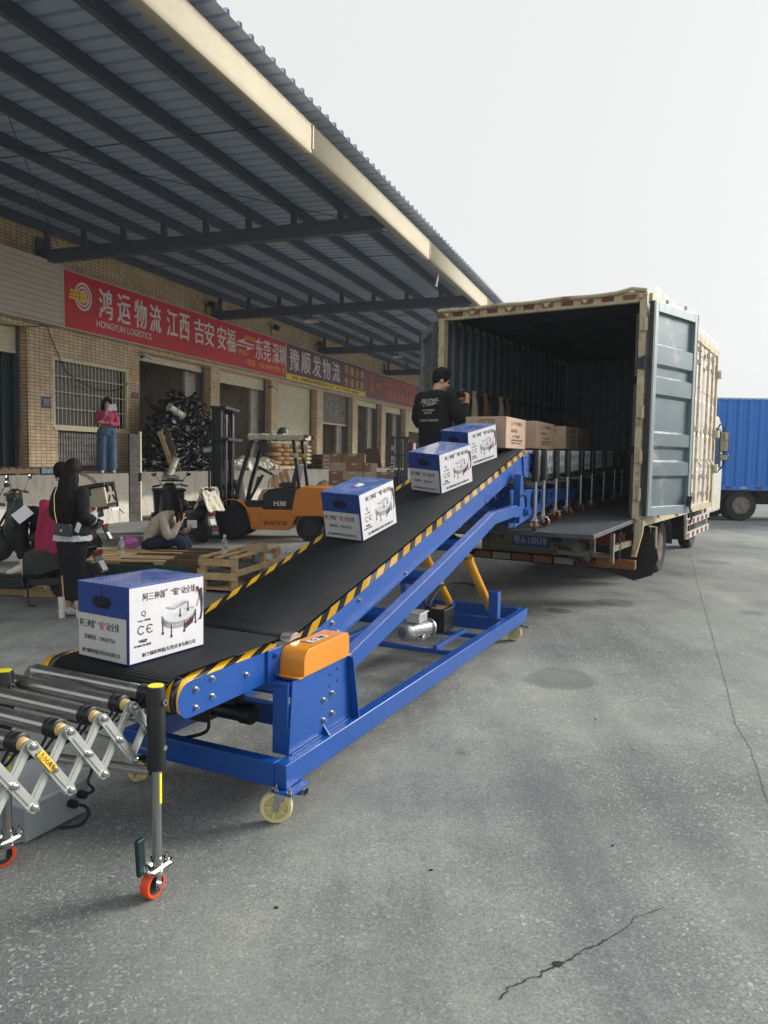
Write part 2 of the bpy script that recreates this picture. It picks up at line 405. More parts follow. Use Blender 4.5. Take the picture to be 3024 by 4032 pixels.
def join_text(items, name, parent):
    """several lettering meshes -> one object (one part)"""
    bm = bmesh.new(); mats = []
    for ob in items:
        me = ob.data.copy(); me.transform(ob.matrix_basis)
        mn = ob.data.materials[0]
        if mn not in mats: mats.append(mn)
        k = mats.index(mn)
        n0 = len(bm.faces); bm.from_mesh(me); bm.faces.ensure_lookup_table()
        for f in bm.faces[n0:]: f.material_index = k
        bpy.data.meshes.remove(me); bpy.data.objects.remove(ob)
    me = bpy.data.meshes.new(name); bm.to_mesh(me); bm.free()
    for x in mats: me.materials.append(x)
    o = bpy.data.objects.new(name, me); COL.objects.link(o); o.parent = parent
    return o

# frames: local x = forward, y = left, z = up
CV_LOC, CV_ROT = Vector((-.389, 2.983, 0)), rad(90-25.93)
WH_LOC, WH_ROT = Vector((-7.810, 17.874, 0)), rad(90-20.1)
TR_LOC, TR_ROT = Vector((2.775, 8.0, 0)), rad(90-32)
def frame(loc, rot):
    return Matrix.Translation(loc) @ Matrix.Rotation(rot, 4, 'Z')
CVM, WHM, TRM = frame(CV_LOC, CV_ROT), frame(WH_LOC, WH_ROT), frame(TR_LOC, TR_ROT)
#@@PARTS
# ================================================================== GROUND
g = MB(); N_ = 60
g.quad((-220, -30, 0), (220, -30, 0), (220, 400, 0), (-220, 400, 0))
tag(g.build('ground', 'ground', smooth=False), kind='structure')

def ribbon(name, pts, wd, matn, z=.003, jit=0.):
    b = MB(); rr = random.Random(5); pts = [Vector((p[0], p[1], 0)) for p in pts]; L = []
    fine = []
    for a, c in zip(pts, pts[1:]):
        n = max(2, int((c-a).length/(.012 if jit > .0045 else .05)))
        for i in range(n): fine.append(a.lerp(c, i/n))
    fine.append(pts[-1])
    for i, p in enumerate(fine):
        d = (fine[min(i+1, len(fine)-1)]-fine[max(0, i-1)]).normalized(); s = Vector((-d.y, d.x, 0))
        p = p+s*rr.uniform(-jit, jit); hw = wd*rr.uniform(.35, 1)/2
        L.append((p-s*hw, p+s*hw))
    for (a, b1), (c, d1) in zip(L, L[1:]):
        b.quad((a.x, a.y, z), (c.x, c.y, z), (d1.x, d1.y, z), (b1.x, b1.y, z))
    o = b.build(name, matn, smooth=False); tag(o, kind='structure'); return o
MT['crack'] = mat('crack shadow', '#2a2b2b', .95)
MT['joint'] = mat('slab joint', '#4e5356', .95)
ck = MB(); ck.prism([(.561+.017*math.cos(t)*(1+.3*math.sin(3*t)), 2.185+.012*math.sin(t)) for t in [2*PI*i/14 for i in range(14)]], (0, 0, .0034), (1, 0, 0), (0, 1, 0), (0, 0, .0004)); tag(ck.build('ground_crack', 'crack', smooth=False), kind='structure')
ribbon('ground_crack', [(.36,2.03),(.388,2.074),(.451,2.115),(.491,2.13),(.508,2.15),(.561,2.183),(.619,2.221),(.681,2.267),(.747,2.304)], .006, 'crack', .003, .005)
ribbon('ground_crack', [(.747,2.304),(.821,2.358),(.881,2.427),(.925,2.446),(1.0,2.488)], .003, 'crack', .003, .004)
ribbon('ground_joint', [(7.2,17.8),(5.613,13.564),(4.936,11.734),(4.094,9.531),(2.431,5.114),(2.131,4.347),(2.017,3.916),(1.793,3.312)], .005, 'joint', .003, .005)
ribbon('ground_joint', [(4.2,12.02),(5.401,11.788),(7.2,11.6),(14,10.9)], .005, 'joint', .004, .005)

# ================================================================== WAREHOUSE (x along the facade, y into the building, z up)
wh = empty('warehouse', WH_LOC, WH_ROT, 'tan tiled warehouse with roller shutters under a deep steel canopy', 'warehouse')
DK = 1.143                                   # dock height
B0, B1 = -16.0, 60.0
PIL = [(-7.4, -6.6), (-.96, 2.92), (6.37, 6.89), (10.36, 10.9), (14.28, 14.88), (18.2, 18.83), (22.1, 22.72), (26.0, 26.6), (29.9, 30.5), (33.8, 34.4), (37.7, 38.3), (41.6, 42.2)]
HEAD = 4.42
b = MB()
b.box(B0, B1, 0, .28, HEAD, 7.4)             # tiled band over the openings
b.build('wall', 'brick', wh, smooth=False)
for i, (a, c) in enumerate(PIL):
    b = MB()
    if i == 1:                               # wide pier with the barred window
        b.box(a, -.21, .001, .40, DK, HEAD-.001); b.box(2.45, c, .001, .40, DK, HEAD-.001)
        b.box(-.21, 2.45, .001, .40, 3.85, HEAD-.001); b.box(-.21, -.09, .001, .40, DK, 2.2); b.box(1.9, 2.45, .001, .40, DK, 2.2)
    else: b.box(a, c, -.02, .40, DK, HEAD-.001)
    b.build('pillar', 'brick', wh, smooth=False)
# far end wall beyond the last pier
MB().box(42.2, B1, 0, .3, DK, HEAD-.001).build('wall', 'brick', wh, smooth=False)
MB().box(B0, -7.4, 0, .3, DK, HEAD-.001).build('wall', 'brick', wh, smooth=False)
# rooms behind the openings
rooms = MB()
rooms.box(B0, B1, 7.5, 7.6, 0, 7.4); rooms.box(B0, B1, .41, 7.5, DK-.05, DK); rooms.box(B0, B1, .41, 7.5, 5.4, 5.5)
rooms.build('interior_wall', 'interior', wh, smooth=False)
for a, c in PIL[:9]:
    mb = MB(); xm = (a+c)/2
    mb.box(xm-.12, xm+.12, .41, 7.5, DK, 5.4)
    mb.build('partition_wall', 'interior', wh, smooth=False)
# shutter heads and lowered shutters: (x0, x1, bottom, top, material)
def slats(x0, x1, z0, z1, y, pitch=.075):
    prof = []; z = z0; n = int((z1-z0)/pitch)
    for i in range(n):
        zz = z0+i*pitch
        for t, d in ((0, 0), (.15, .012), (.5, .018), (.85, .012)): prof.append((-d, zz+pitch*t))
    prof.append((0, z1))
    return MB().sheet(prof, (x0, y, 0), (0, 1, 0), (0, 0, 1), (x1-x0, 0, 0))
OP = [(PIL[i][1], PIL[i+1][0]) for i in range(len(PIL)-1)]
SHB = [3.89, 4.30, 4.10, DK+.02, 3.15, 4.25, 4.17, 3.3, DK+.02, 3.5, DK+.02]
for i, (a, c) in enumerate(OP):
    o = slats(a+.03, c-.03, SHB[i], HEAD+.3, .30).build('roller_shutter', 'shutter_dark' if i == 4 else 'shutter', wh)
    r = MB(); r.box(a+.03, c-.03, .27, .33, SHB[i]-.07, SHB[i]); r.build('bottom_rail', 'shutter', o, smooth=False)
    mb = MB(); mb.box(a, a+.06, .24, .38, DK, HEAD-.002); mb.box(c-.06, c, .24, .38, DK, HEAD-.002)
    mb.build('shutter_track', 'roof_steel', wh, smooth=False)
    if i in (1, 2, 4, 5, 6): MB().box(c-.6 if i != 2 else c-.55, c-.02, .52, .62, DK, HEAD-.2).build('door_leaf', 'interior', wh, smooth=False)
MB().box(-1.32, -1.0, .40, .95, DK, 3.9).build('door_leaf', 'green_door', wh, smooth=False)
# painted notes on the half-lowered dark shutter
its = [text('钢\n材\n部', .24, 'offwhite', None, (16.2, .272, 3.75), (1, 0, 0), (0, 0, 1)), text('电\n话\n一\n二', .1, 'offwhite', None, (15.1, .272, 3.75), (1, 0, 0), (0, 0, 1)), text('开运', .22, 'offwhite', None, (16.65, .272, 3.6), (1, 0, 0), (0, 0, 1))]
join_text(its, 'lettering', wh)
# barred window
wf = MB()
for x0, x1, z0, z1 in ((-.21, 2.45, 3.79, 3.85), (-.21, 2.45, 2.2, 2.26), (-.21, -.15, 2.26, 3.79), (2.39, 2.45, 2.26, 3.79)): wf.box(x0, x1, .0, .10, z0, z1)
win = wf.build('window', 'grille', wh, smooth=False)
MB().quad((-.2, .16, 2.21), (2.44, .16, 2.21), (2.44, .16, 3.84), (-.2, .16, 3.84)).build('pane', 'dark_glass', win, smooth=False)
gb = MB()
for i in range(20): x = -.15+.127*(i+.9); gb.cyl((x, .03, 2.26), (x, .03, 3.79), .011, 6)
for z in (2.66, 3.05, 3.43): gb.bar((-.15, .03, z), (2.39, .03, z), .03, .018)
gb.build('grille', 'grille', win)
MB().box(-.2, 2.44, -.03, .06, 2.13, 2.198).build('sill', 'grille', win, smooth=False)
# ribbed steel door under the window
vp = MB(); vp.box(-.09, 1.9, .16, .2, DK+.12, 2.12)
vd = vp.build('lower_panel', mat('grey slat panel', '#6f6a62', .6, grime_sheen='#504b45', gscale=4), wh, smooth=False)
vb = MB()
for i in range(16): x = -.06+.0875*i; vb.box(x, x+.05, .10, .158, DK+.16, 2.08)
vb.build('slat', mat('pale grey slat', '#a29d94', .55, grime_sheen='#7c776e', gscale=5), vd, smooth=False)
vb = MB()
for z in (1.45, 1.62, 1.79, 1.96): vb.box(-.07, 1.34, .085, .0985, z-.012, z+.012)
vb.build('crossbar', 'roof_steel', vd, smooth=False)

# canopy: sloping corrugated roof on purlins and beams
def roofz(n): return 6.80-.033*n             # underside of the sheet at distance n from the wall
prof = []; x = B0; i = 0
while x < B1:
    prof += [(x, 0), (x+.20, 0), (x+.212, .06), (x+.258, .06)]; x += .27
rf = MB(); rf.sheet(prof, (0, .25, roofz(-.25)), (1, 0, 0), (0, 0, 1), (0, -9.02, roofz(8.77)-roofz(-.25)))
rfo = rf.build('canopy_roof', 'roof_sheet', wh, smooth=False)
sol = rfo.modifiers.new('thick', 'SOLIDIFY'); sol.thickness = .004; sol.offset = 1
PN = [.22, 1.27, 2.34, 3.40, 4.45, 5.47, 6.50, 7.52]
for n in PN:
    p = MB(); z = roofz(n)-.006
    p.box(B0, B1, -n-.045, -n-.039, z-.19, z); p.box(B0, B1, -n-.039, -n+.045, z-.19, z-.184); p.box(B0, B1, -n-.039, -n+.045, z-.006, z)
    p.build('purlin', 'roof_steel', wh, smooth=False)
for x in (-15.6, -9.4, -.54, 6.6, 14.52, 22.43, 30.3, 38.2, 46.1, 54):
    p = MB(); p.box(x-.09, x+.09, -8.42, -.001, 5.92, 5.935); p.box(x-.09, x+.09, -8.42, -.001, 6.175, 6.19); p.box(x-.012, x+.012, -8.42, -.001, 5.935, 6.175)
    p.box(x-.09, x-.085, -8.40, -.001, 5.935, 6.175)
    bo = p.build('beam', 'roof_steel', wh, smooth=False)
    for n in PN:
        q = MB(); q.box(x-.05, x+.05, -n-.05, -n-.044, 6.19, roofz(n)-.2); q.add([(x+.05, -n-.05, 6.19), (x+.05, -n+.06, 6.19), (x+.05, -n-.05, 6.30)], [(0, 1, 2)])
        q.box(x-.05, x-.044, -n-.044, -n+.05, 6.19, roofz(n)-.2)
        q.build('hanger_post', 'roof_steel', bo, smooth=False)
    MB().box(x-.16, x+.16, -.03, -.0015, 5.7, 6.5).build('wall_plate', 'roof_steel', bo, smooth=False)
rod = MB()
for a, c in ((-9.4, -.54), (6.6, 14.52), (22.43, 30.3)):
    rod.cyl((a, -.5, 6.3), (c, -7.6, 6.22), .008, 5); rod.cyl((c, -.5, 6.3), (a, -7.6, 6.22), .008, 5)
for x in (-11.2, -4.1, 3.0, 10.5, 18.5, 26.4): rod.cyl((x, -.3, roofz(.3)-.1), (x, -8.4, roofz(8.4)-.1), .008, 5)
rod.build('tie_rod', 'dark_steel', wh)
# cream gutter along the eave (rolled front)
pr = [(-.0, 0), (.14, 0), (.15, .008), (.155, .09), (.157, .30), (.150, .41), (.14, .425), (.10, .43)]
gu = MB(); x0 = B0
while x0 < B1:
    gu.sheet([(-a-8.42, 6.0+c) for a, c in pr], (x0, 0, 0), (0, 1, 0), (0, 0, 1), (5.985, 0, 0)); x0 += 6.0
go = gu.build('gutter', 'gutter', wh); s_ = go.modifiers.new('thick', 'SOLIDIFY'); s_.thickness = .006; s_.offset = -1
db = MB()
for x in [B0+6*i-.0075 for i in range(1, 12)]: db.box(x-.02, x+.02, -8.592, -8.58, 6.06, 6.40)
db.build('gutter_joint', 'cream_paint', wh, smooth=False)
pp = MB(); pp.cyl((3.28, -8.40, 6.0), (3.24, -8.36, 5.70), .028, 8); pp.build('drain_pipe', 'white', wh)

# cladding fascia on the far left shopfront
cl = MB(); prof = []
z = 4.60
while z < 5.92: prof += [(0, z), (-.02, z+.012), (-.02, z+.115), (0, z+.125)]; z += .125
cl.sheet(prof, (-9.0, -.28, 0), (0, 1, 0), (0, 0, 1), (8.82, 0, 0)); cl.box(-9, -.2, -.27, -.01, 4.57, 5.93)
co = cl.build('cladding_panel', 'cladding', wh, smooth=False)
ed = MB(); ed.box(-9, -.17, -.31, -.25, 5.93, 5.97); ed.box(-9, -.17, -.31, -.25, 4.53, 4.57); ed.box(-.198, -.15, -.312, -.01, 4.53, 5.97); ed.build('trim', 'white_paint', co, smooth=False)

# ------------------------------------------------------------------ loading dock
dk = empty('loading_dock', WH_LOC, WH_ROT, 'weathered raised concrete loading platform running along the warehouse', 'loading dock')
d = MB(); d.box(B0, 0, -2.0, .405, 0, DK-.002)
bo = d.build('platform', 'concrete', dk, smooth=False, bevel=.03)
d = MB(); d.box(1.45, 42, -1.2, .405, 0, DK-.004); d.build('platform', 'concrete', dk, smooth=False, bevel=.03)
d = MB(); d.box(0.002, 1.448, .1, .405, 0, DK-.006); d.build('back_wall', 'interior_dark', dk, smooth=False)

# ------------------------------------------------------------------ shop signs on the facade
def sign(label, x0, x1, z0, z1, bgm):
    s = empty('shop_sign', WHM @ Vector((x0, -.14, z0)), WH_ROT, label, 'sign', 'shop signs over the shutters')
    L, H = x1-x0, z1-z0
    MB().box(0, L, -.03, .11, 0, H).build('banner', bgm, s, smooth=False)
    f = MB(); f.box(-.02, L+.02, -.045, -.02, H, H+.03); f.box(-.02, L+.02, -.045, -.02, -.03, 0); f.box(-.02, 0, -.045, -.02, 0, H); f.box(L, L+.02, -.045, -.02, 0, H)
    f.build('frame', 'white_paint', s, smooth=False)
    return s, L, H
X_, Z_ = (1, 0, 0), (0, 0, 1)
s, L, H = sign('long red banner with white characters and a yellow truck emblem', -.08, 11.18, 4.58, 5.91, 'sign_red')
def st(t, x, z, h, m, wd=None, bold=.02, y=-.034): return text(t, h, m, None, (x, y, z), X_, Z_, bold=bold, width=wd, height=h)
def fx(b): return b+.08          # facade x -> sign x
its = [st(c, x, .80, .74, 'sign_white', wdt, .022) for c, x, wdt in (('鸿', 1.25, .48), ('运', 1.93, .50), ('物', 2.60, .50), ('流', 3.24, .48), ('江', 4.0, .50), ('西', 4.6, .48), ('吉', 5.35, .5), ('安', 5.9, .5), ('安', 6.6, .5), ('福', 7.15, .52), ('东', 9.0, .52), ('莞', 9.56, .52), ('深', 10.22, .5), ('圳', 10.75, .48))]
its += [st('HONGYUN LOGISTICS', 1.15, .27, .17, 'sign_white', 2.15, .02), st('电话:  135 5479 9791 汪', 8.45, .25, .22, 'sign_yellow', 2.75, .015),
        st('直达专线', 8.25, 1.05, .17, 'sign_yellow', .72, .012), st('一天到达', 7.72, .53, .17, 'sign_yellow', .72, .012)]
join_text(its, 'lettering', s)
em = MB()
for r0_, r1_ in ((.34, .285), (.245, .195), (.155, .10)):
    n = 40
    for k in range(n):
        a, c = 2*PI*k/n, 2*PI*(k+1)/n
        if 2.75 < a < 3.35: continue
        em.quad(*[(.70+r*math.cos(t)*.86, -.0335, .82+r*math.sin(t)) for r, t in ((r0_, a), (r0_, c), (r1_, c), (r1_, a))])
em.build('ring_emblem', 'sign_white', s, smooth=False)
tr = MB()
for k in range(3): z = .70+.085*k; tr.quad((.22+.02*k, -.0345, z), (.56, -.0345, z), (.56, -.0345, z+.06), (.24+.02*k, -.0345, z+.06))
tr.quad((.58, -.0345, .70), (.86, -.0345, .70), (.86, -.0345, .78), (.58, -.0345, .78)); tr.quad((.58, -.0345, .79), (.84, -.0345, .79), (.78, -.0345, .93), (.58, -.0345, .93))
tr.build('truck_emblem', 'sign_yellow', s, smooth=False)
ar = MB()
ar.quad((7.75, -.034, .83), (8.9, -.034, .83), (8.9, -.034, .89), (7.98, -.034, .89)); ar.quad((7.72, -.0343, .83), (8.25, -.0343, .83), (8.25, -.0343, 1.0))
ar.quad((7.75, -.034, .70), (8.9, -.034, .76), (8.9, -.034, .76), (7.75, -.034, .76)); ar.quad((8.42, -.0343, .62), (8.93, -.0343, .765), (8.42, -.0343, .765))
ar.build('double_arrow', 'sign_white', s, smooth=False)
s, L, H = sign('faded purple banner with large white characters over a yellow strip', 11.22, 19.35, 4.56, 5.90, 'sign_purple')
MB().box(0, L, -.036, -.031, 0, .22).build('yellow_strip', 'sign_yellow', s, smooth=False)
its = [st(c, x, .78, .84, 'sign_white', .80, .02) for c, x in (('豫', .28), ('顺', 1.28), ('发', 2.3), ('物', 3.25), ('流', 4.25))]
its += [st(c, x, 1.0, .40, 'sign_yellow', .42, .02) for c, x in (('河', 5.6), ('南', 6.25), ('全', 6.9), ('境', 7.5))]
its += [st(c, x, .48, .40, 'sign_yellow', .42, .02) for c, x in (('专', 5.6), ('线', 6.25), ('往', 6.9), ('返', 7.5))]
its += [st('地址：大朗镇鸿泽物流园D栋108-109号', .5, .11, .13, 'ink', 3.9, .015, -.0385), st('电话：17737738478  15880308792', 4.7, .11, .13, 'ink', 2.6, .015, -.0385)]
join_text(its, 'lettering', s)
s, L, H = sign('dim maroon banner with coral characters beyond the purple banner', 19.4, 31.0, 4.55, 5.88, 'sign_dim')
its = [st('东', .55, 1.0, .42, 'sign_coral', .6, .02), st('莞', .5, .45, .42, 'sign_coral', .6, .02), st('⇒', 1.4, .72, .3, 'sign_coral', .9, .03)]
for k, c in enumerate('六瑞永信宾都铜厦小宜兴萍乡'): its.append(st(c, 2.6+.68*k, 1.0, .48, 'sign_coral', .56, .02))
for k, c in enumerate('江昌修安樟永昌口池大吉水县'): its.append(st(c, 2.6+.68*k, .40, .48, 'sign_coral', .56, .02))
join_text(its, 'lettering', s)

# small door number plates and notices
def notice(label, x, z, wd, h, bgm, body, inkm, ts, y=-.004):
    s = empty('wall_notice', WHM @ Vector((x, y, z)), WH_ROT, label, 'notice')
    MB().box(-wd/2, wd/2, -.012, 0, -h/2, h/2).build('plate', bgm, s, smooth=False)
    text(body, ts, inkm, s, (0, -.0135, 0), X_, Z_, align='CENTER', bold=.01)
    return s
MT['plate_orange'] = mat('orange number plate', '#d9962c', .5); MT['plate_dark'] = mat('navy notice', '#3c3f6a', .5); MT['plate_red'] = mat('faded red notice', '#a35a58', .6)
notice('orange door number plate on the tiles right of the barred window', 2.68, 3.78, .27, .16, 'plate_orange', 'D111', 'sign_white', .10)
notice('faded red notice below the orange number plate', 2.70, 3.19, .27, .14, 'plate_red', '仓储物流', 'sign_white', .05)
notice('navy blue notice on the tiles left of the barred window', -.44, 2.76, .27, .27, 'plate_dark', '公司地址电话\n招租仓库\n一三五四七\n九九七九一', 'sign_white', .042)
notice('orange door number plate on the pier behind the spool heap', 6.63, 3.86, .22, .15, 'plate_orange', 'D110', 'sign_white', .08, -.024)

def pole_cam(label, x, z, y=-.02):
    s = empty('security_camera', WHM @ Vector((x, y, z)), WH_ROT, label, 'camera')
    b = MB(); b.cyl((0, 0, 0), (0, -.12, 0), .018, 8); b.box(-.05, .05, -.012, .0, -.05, .05); b.build('bracket', 'dark_steel', s)
    b = MB(); b.bar((-.05, -.12, .05), (.20, -.2, -.02), .09, .085); b.build('housing', 'white_paint', s, bevel=.012)
    b = MB(); b.cyl((.20, -.2, -.02), (.205, -.2016, -.0214), .034, 12); b.build('lens', 'black_plastic', s)
pole_cam('white security camera at the corner above the spool heap', 2.98, 4.28)
pole_cam('dark security camera on the pier left of the closed shutter', 10.2, 4.15)
def flood(label, x, z):
    s = empty('floodlight', WHM @ Vector((x, -.002, z)), WH_ROT, label, 'floodlight', 'floodlights above the signs')
    b = MB(); b.bar((0, 0, -.35), (0, -.02, -.02), .02, .02); b.bar((0, -.02, -.02), (0, -.16, 0), .03, .02); b.build('bracket', 'dark_steel', s)
    b = MB(); b.bar((0, -.12, .03), (.05, -.30, -.05), .26, .18); b.build('lamp_housing', 'black_plastic', s, bevel=.01)
flood('black floodlight over the middle of the red banner', 6.1, 6.31); flood('black floodlight over the joint of red and purple banners', 10.32, 6.32); flood('black floodlight over the purple banner', 14.1, 6.29)
def pendant(label, x, n, z):
    s = empty('pendant_lamp', WHM @ Vector((x, -n, z)), WH_ROT, label, 'lamp', 'enamel lamps under the canopy')
    b = MB(); b.cyl((0, 0, .10), (0, 0, roofz(n)-.2-z), .012, 6); b.cyl((0, 0, .06), (0, 0, .16), .04, 10, .02); b.build('stem', 'dark_steel', s)
    b = MB(); b.lathe([(.04, .075), (.10, .05), (.20, .015), (.25, -.03), (.246, -.034), (.19, .008), (.09, .042), (.02, .06)], (0, 0, 0), (0, 0, 1), 24); b.build('lamp_shade', 'white_paint', s)
pendant('enamel lamp hanging over the red and purple banner joint', 6.9, 3.3, 5.80)
pendant('enamel lamp hanging beside the truck roof corner', 6.6, 7.75, 5.80)
pendant('enamel lamp hanging over the maroon banner', 15.9, 3.0, 5.93)

def cable(label, pts, r=.012, matn='black_plastic', name='cable', M_=None):
    mm = M_ or Matrix.Identity(4); P = [mm @ Vector(p) for p in pts]
    sm = []
    for i in range(len(P)-1):
        p0, p1, p2, p3 = P[max(0, i-1)], P[i], P[i+1], P[min(len(P)-1, i+2)]
        for t in (0, .25, .5, .75):
            sm.append(.5*((2*p1)+(p2-p0)*t+(2*p0-5*p1+4*p2-p3)*t*t+(3*p1-p0-3*p2+p3)*t**3))
    sm.append(P[-1]); o = MB().tube(sm, r, 6).build(name, matn)
    return tag(o, label, 'cable')
cable('black power cable drooping across the barred window', [(-2.2, -.3, 4.25), (-1.2, -.18, 4.37), (-.45, -.05, 4.52), (-.38, -.05, 4.42), (-.1, -.04, 3.95), (.25, -.04, 3.5), (1.2, -.04, 3.22), (2.0, -.04, 3.28), (2.4, -.04, 3.5)], .012, M_=WHM)
cable('thin cable slanting down the dock front wall', [(-2.6, -2.02, 1.16), (-1.4, -2.03, 1.12), (-.9, -2.06, .7), (-.55, -2.3, .25)], .010, M_=WHM)
# ================================================================== BOX TRUCK (x forward, y left, z up; origin under the right rear corner)
trk = empty('box_truck', TR_LOC, TR_ROT, 'aged cream box truck with rear doors swung open and a tail deck lowered', 'truck')
BW, BL, FZ, BT = 2.48, 4.78, .96, 3.36
def corr(L, pitch=.24, d=.035):
    p = []; x = 0
    while x < L-.01:
        p += [(x, 0), (x+pitch*.36, 0), (x+pitch*.5, d), (x+pitch*.86, d)]; x += pitch
    p = [q for q in p if q[0] <= L]; p.append((L, 0)); return p
def corrwall(name, o, X, Y, H, L, matn, parent, th=.003):
    w_ = MB().sheet(corr(L), o, X, Y, H); ob = w_.build(name, matn, parent, smooth=False)
    s_ = ob.modifiers.new('thick', 'SOLIDIFY'); s_.thickness = th; return ob
corrwall('side_wall', (.05, BW-.05, FZ-.02), (1, 0, 0), (0, 1, 0), (0, 0, BT-FZ-.005), BL-.05, 'inner_green', trk)
corrwall('side_wall', (.05, .045, FZ-.02), (1, 0, 0), (0, -1, 0), (0, 0, BT-FZ-.005), BL-.05, 'inner_green', trk)
corrwall('front_wall', (BL-.04, .05, FZ-.02), (0, 1, 0), (1, 0, 0), (0, 0, BT-FZ+.02), BW-.1, 'inner_green', trk)
MB().box(.0, BL, .03, BW-.03, BT-.03, BT).build('roof_panel', mat('dark truck roof', '#3c464e', .8, grime_sheen='#2c343b', gscale=3, bump=.2, bscale=14), trk, smooth=False)
MB().box(.0, BL, .03, BW-.03, FZ-.08, FZ).build('floor_panel', 'deck', trk, smooth=False)
rl = MB()
rl.box(.05, BL, BW-.09, BW-.055, 2.42, 2.46); rl.box(.05, BL, BW-.09, BW-.06, 1.5, 1.54)
rl.build('lashing_rail', 'inner_green', trk, smooth=False)
# outer right side: pressed panels with side doors
rs = MB(); rs.box(.05, BL, 0, .012, FZ-.02, BT-.08)
rso = rs.build('side_panel', 'white_paint', trk, smooth=False)
pr_ = MB()
for x in [.3+.42*i for i in range(11)]:
    for z in [1.1+.5*i for i in range(5)]: pr_.add([(x, 0, z), (x+.3, 0, z), (x+.3, 0, z+.4), (x, 0, z+.4), (x+.03, -.009, z+.03), (x+.27, -.009, z+.03), (x+.27, -.009, z+.37), (x+.03, -.009, z+.37)], [(0,1,5,4),(1,2,6,5),(2,3,7,6),(3,0,4,7),(4,5,6,7)])
pr_.build('pressed_panel', 'white_paint', rso, smooth=False)
fr = MB()
fr.box(.05, BL+.02, -.03, .03, BT-.085, BT+.01); fr.box(.05, BL+.02, -.03, .03, FZ-.09, FZ-.01); fr.box(BL-.05, BL+.05, -.035, .03, FZ-.09, BT+.01); fr.box(2.62, 2.70, -.028, .03, FZ-.01, BT-.085)
fr.box(.05, BL+.02, BW-.03, BW+.03, BT-.085, BT+.01); fr.box(.05, BL+.02, BW-.03, BW+.03, FZ-.09, FZ-.01)
fr.build('body_rail', 'cream_paint', trk, smooth=False)
for x in (2.95, 3.70, 4.12):
    lb = MB(); lb.cyl((x, -.055, 1.0), (x, -.055, 3.26), .017, 8)
    lo = lb.build('locking_bar', 'rust', trk)
    kb = MB()
    for z in (1.12, 1.38, 2.05, 2.98, 3.16): kb.box(x-.045, x+.045, -.08, -.026, z-.035, z+.035)
    kb.build('bar_keeper', 'white_paint', lo, smooth=False, bevel=.006)
    MB().bar((x+.02, -.075, 1.62), (x+.3, -.085, 1.55), .02, .03).build('handle', 'white_paint', lo, smooth=False)
for z in (1.5, 2.05, 3.0):
    MB().box(BL-.02, BL+.1, -.09, -.036, z-.06, z+.06).build('hinge', 'white_paint', trk, smooth=False, bevel=.01)
# rear portal
rf = MB(); rf.box(-.06, .05, 0, .075, .94, BT+.02); rf.box(-.06, .05, BW-.075, BW, .94, BT+.02); rf.box(-.06, .05, .0755, BW-.0755, 3.272, BT+.02)
rf.box(-.065, -.0605, .10, BW-.1, 3.262, 3.271)
rf.build('rear_frame', 'cream_paint', trk, smooth=False, bevel=.008)
rf = MB(); rf.tube([(-.085, .0+BW*i/16, BT+.012+.006*math.sin(i*1.3)+(.025 if i == 1 else 0)) for i in range(17)], .022, 8); rf.build('tarp_edge', 'cream_paint', trk)
for i, y in enumerate([.12+.226*k for k in range(11)]):
    red = i % 2 == 1
    o = MB().box(-.074, -.061, y, y+.13, 3.30, 3.345).build('header_reflector', 'reflector_red' if red else 'reflector_amber', trk, smooth=False, bevel=.004)
for i, y in enumerate((.06, .66, 1.1, 1.55, 2.02, 2.36)):
    l = MB(); l.tube([(-.066, y, 3.322), (-.095, y, 3.322)], [.03, .022], 10); l.box(-.085, -.061, y-.05, y+.05, 3.335, 3.35); l.build('marker_light', 'cream_paint', trk)
for z in (1.22, 1.62, 2.10, 2.62, 3.02):
    h = MB(); h.box(-.085, -.0605, .01, .065, z-.06, z+.06); h.cyl((-.09, .0, z-.07), (-.09, .0, z+.07), .022, 10); h.build('hinge', 'cream_paint' if z != 2.62 else 'door_seal', trk, bevel=.004)
rb = MB()
for k in range(3): rb.box(-.075, -.0615, .076+.0, .10, 1.0+.74*k, 1.66+.74*k)
rb.build('portal_seal', 'door_seal', trk, smooth=False)

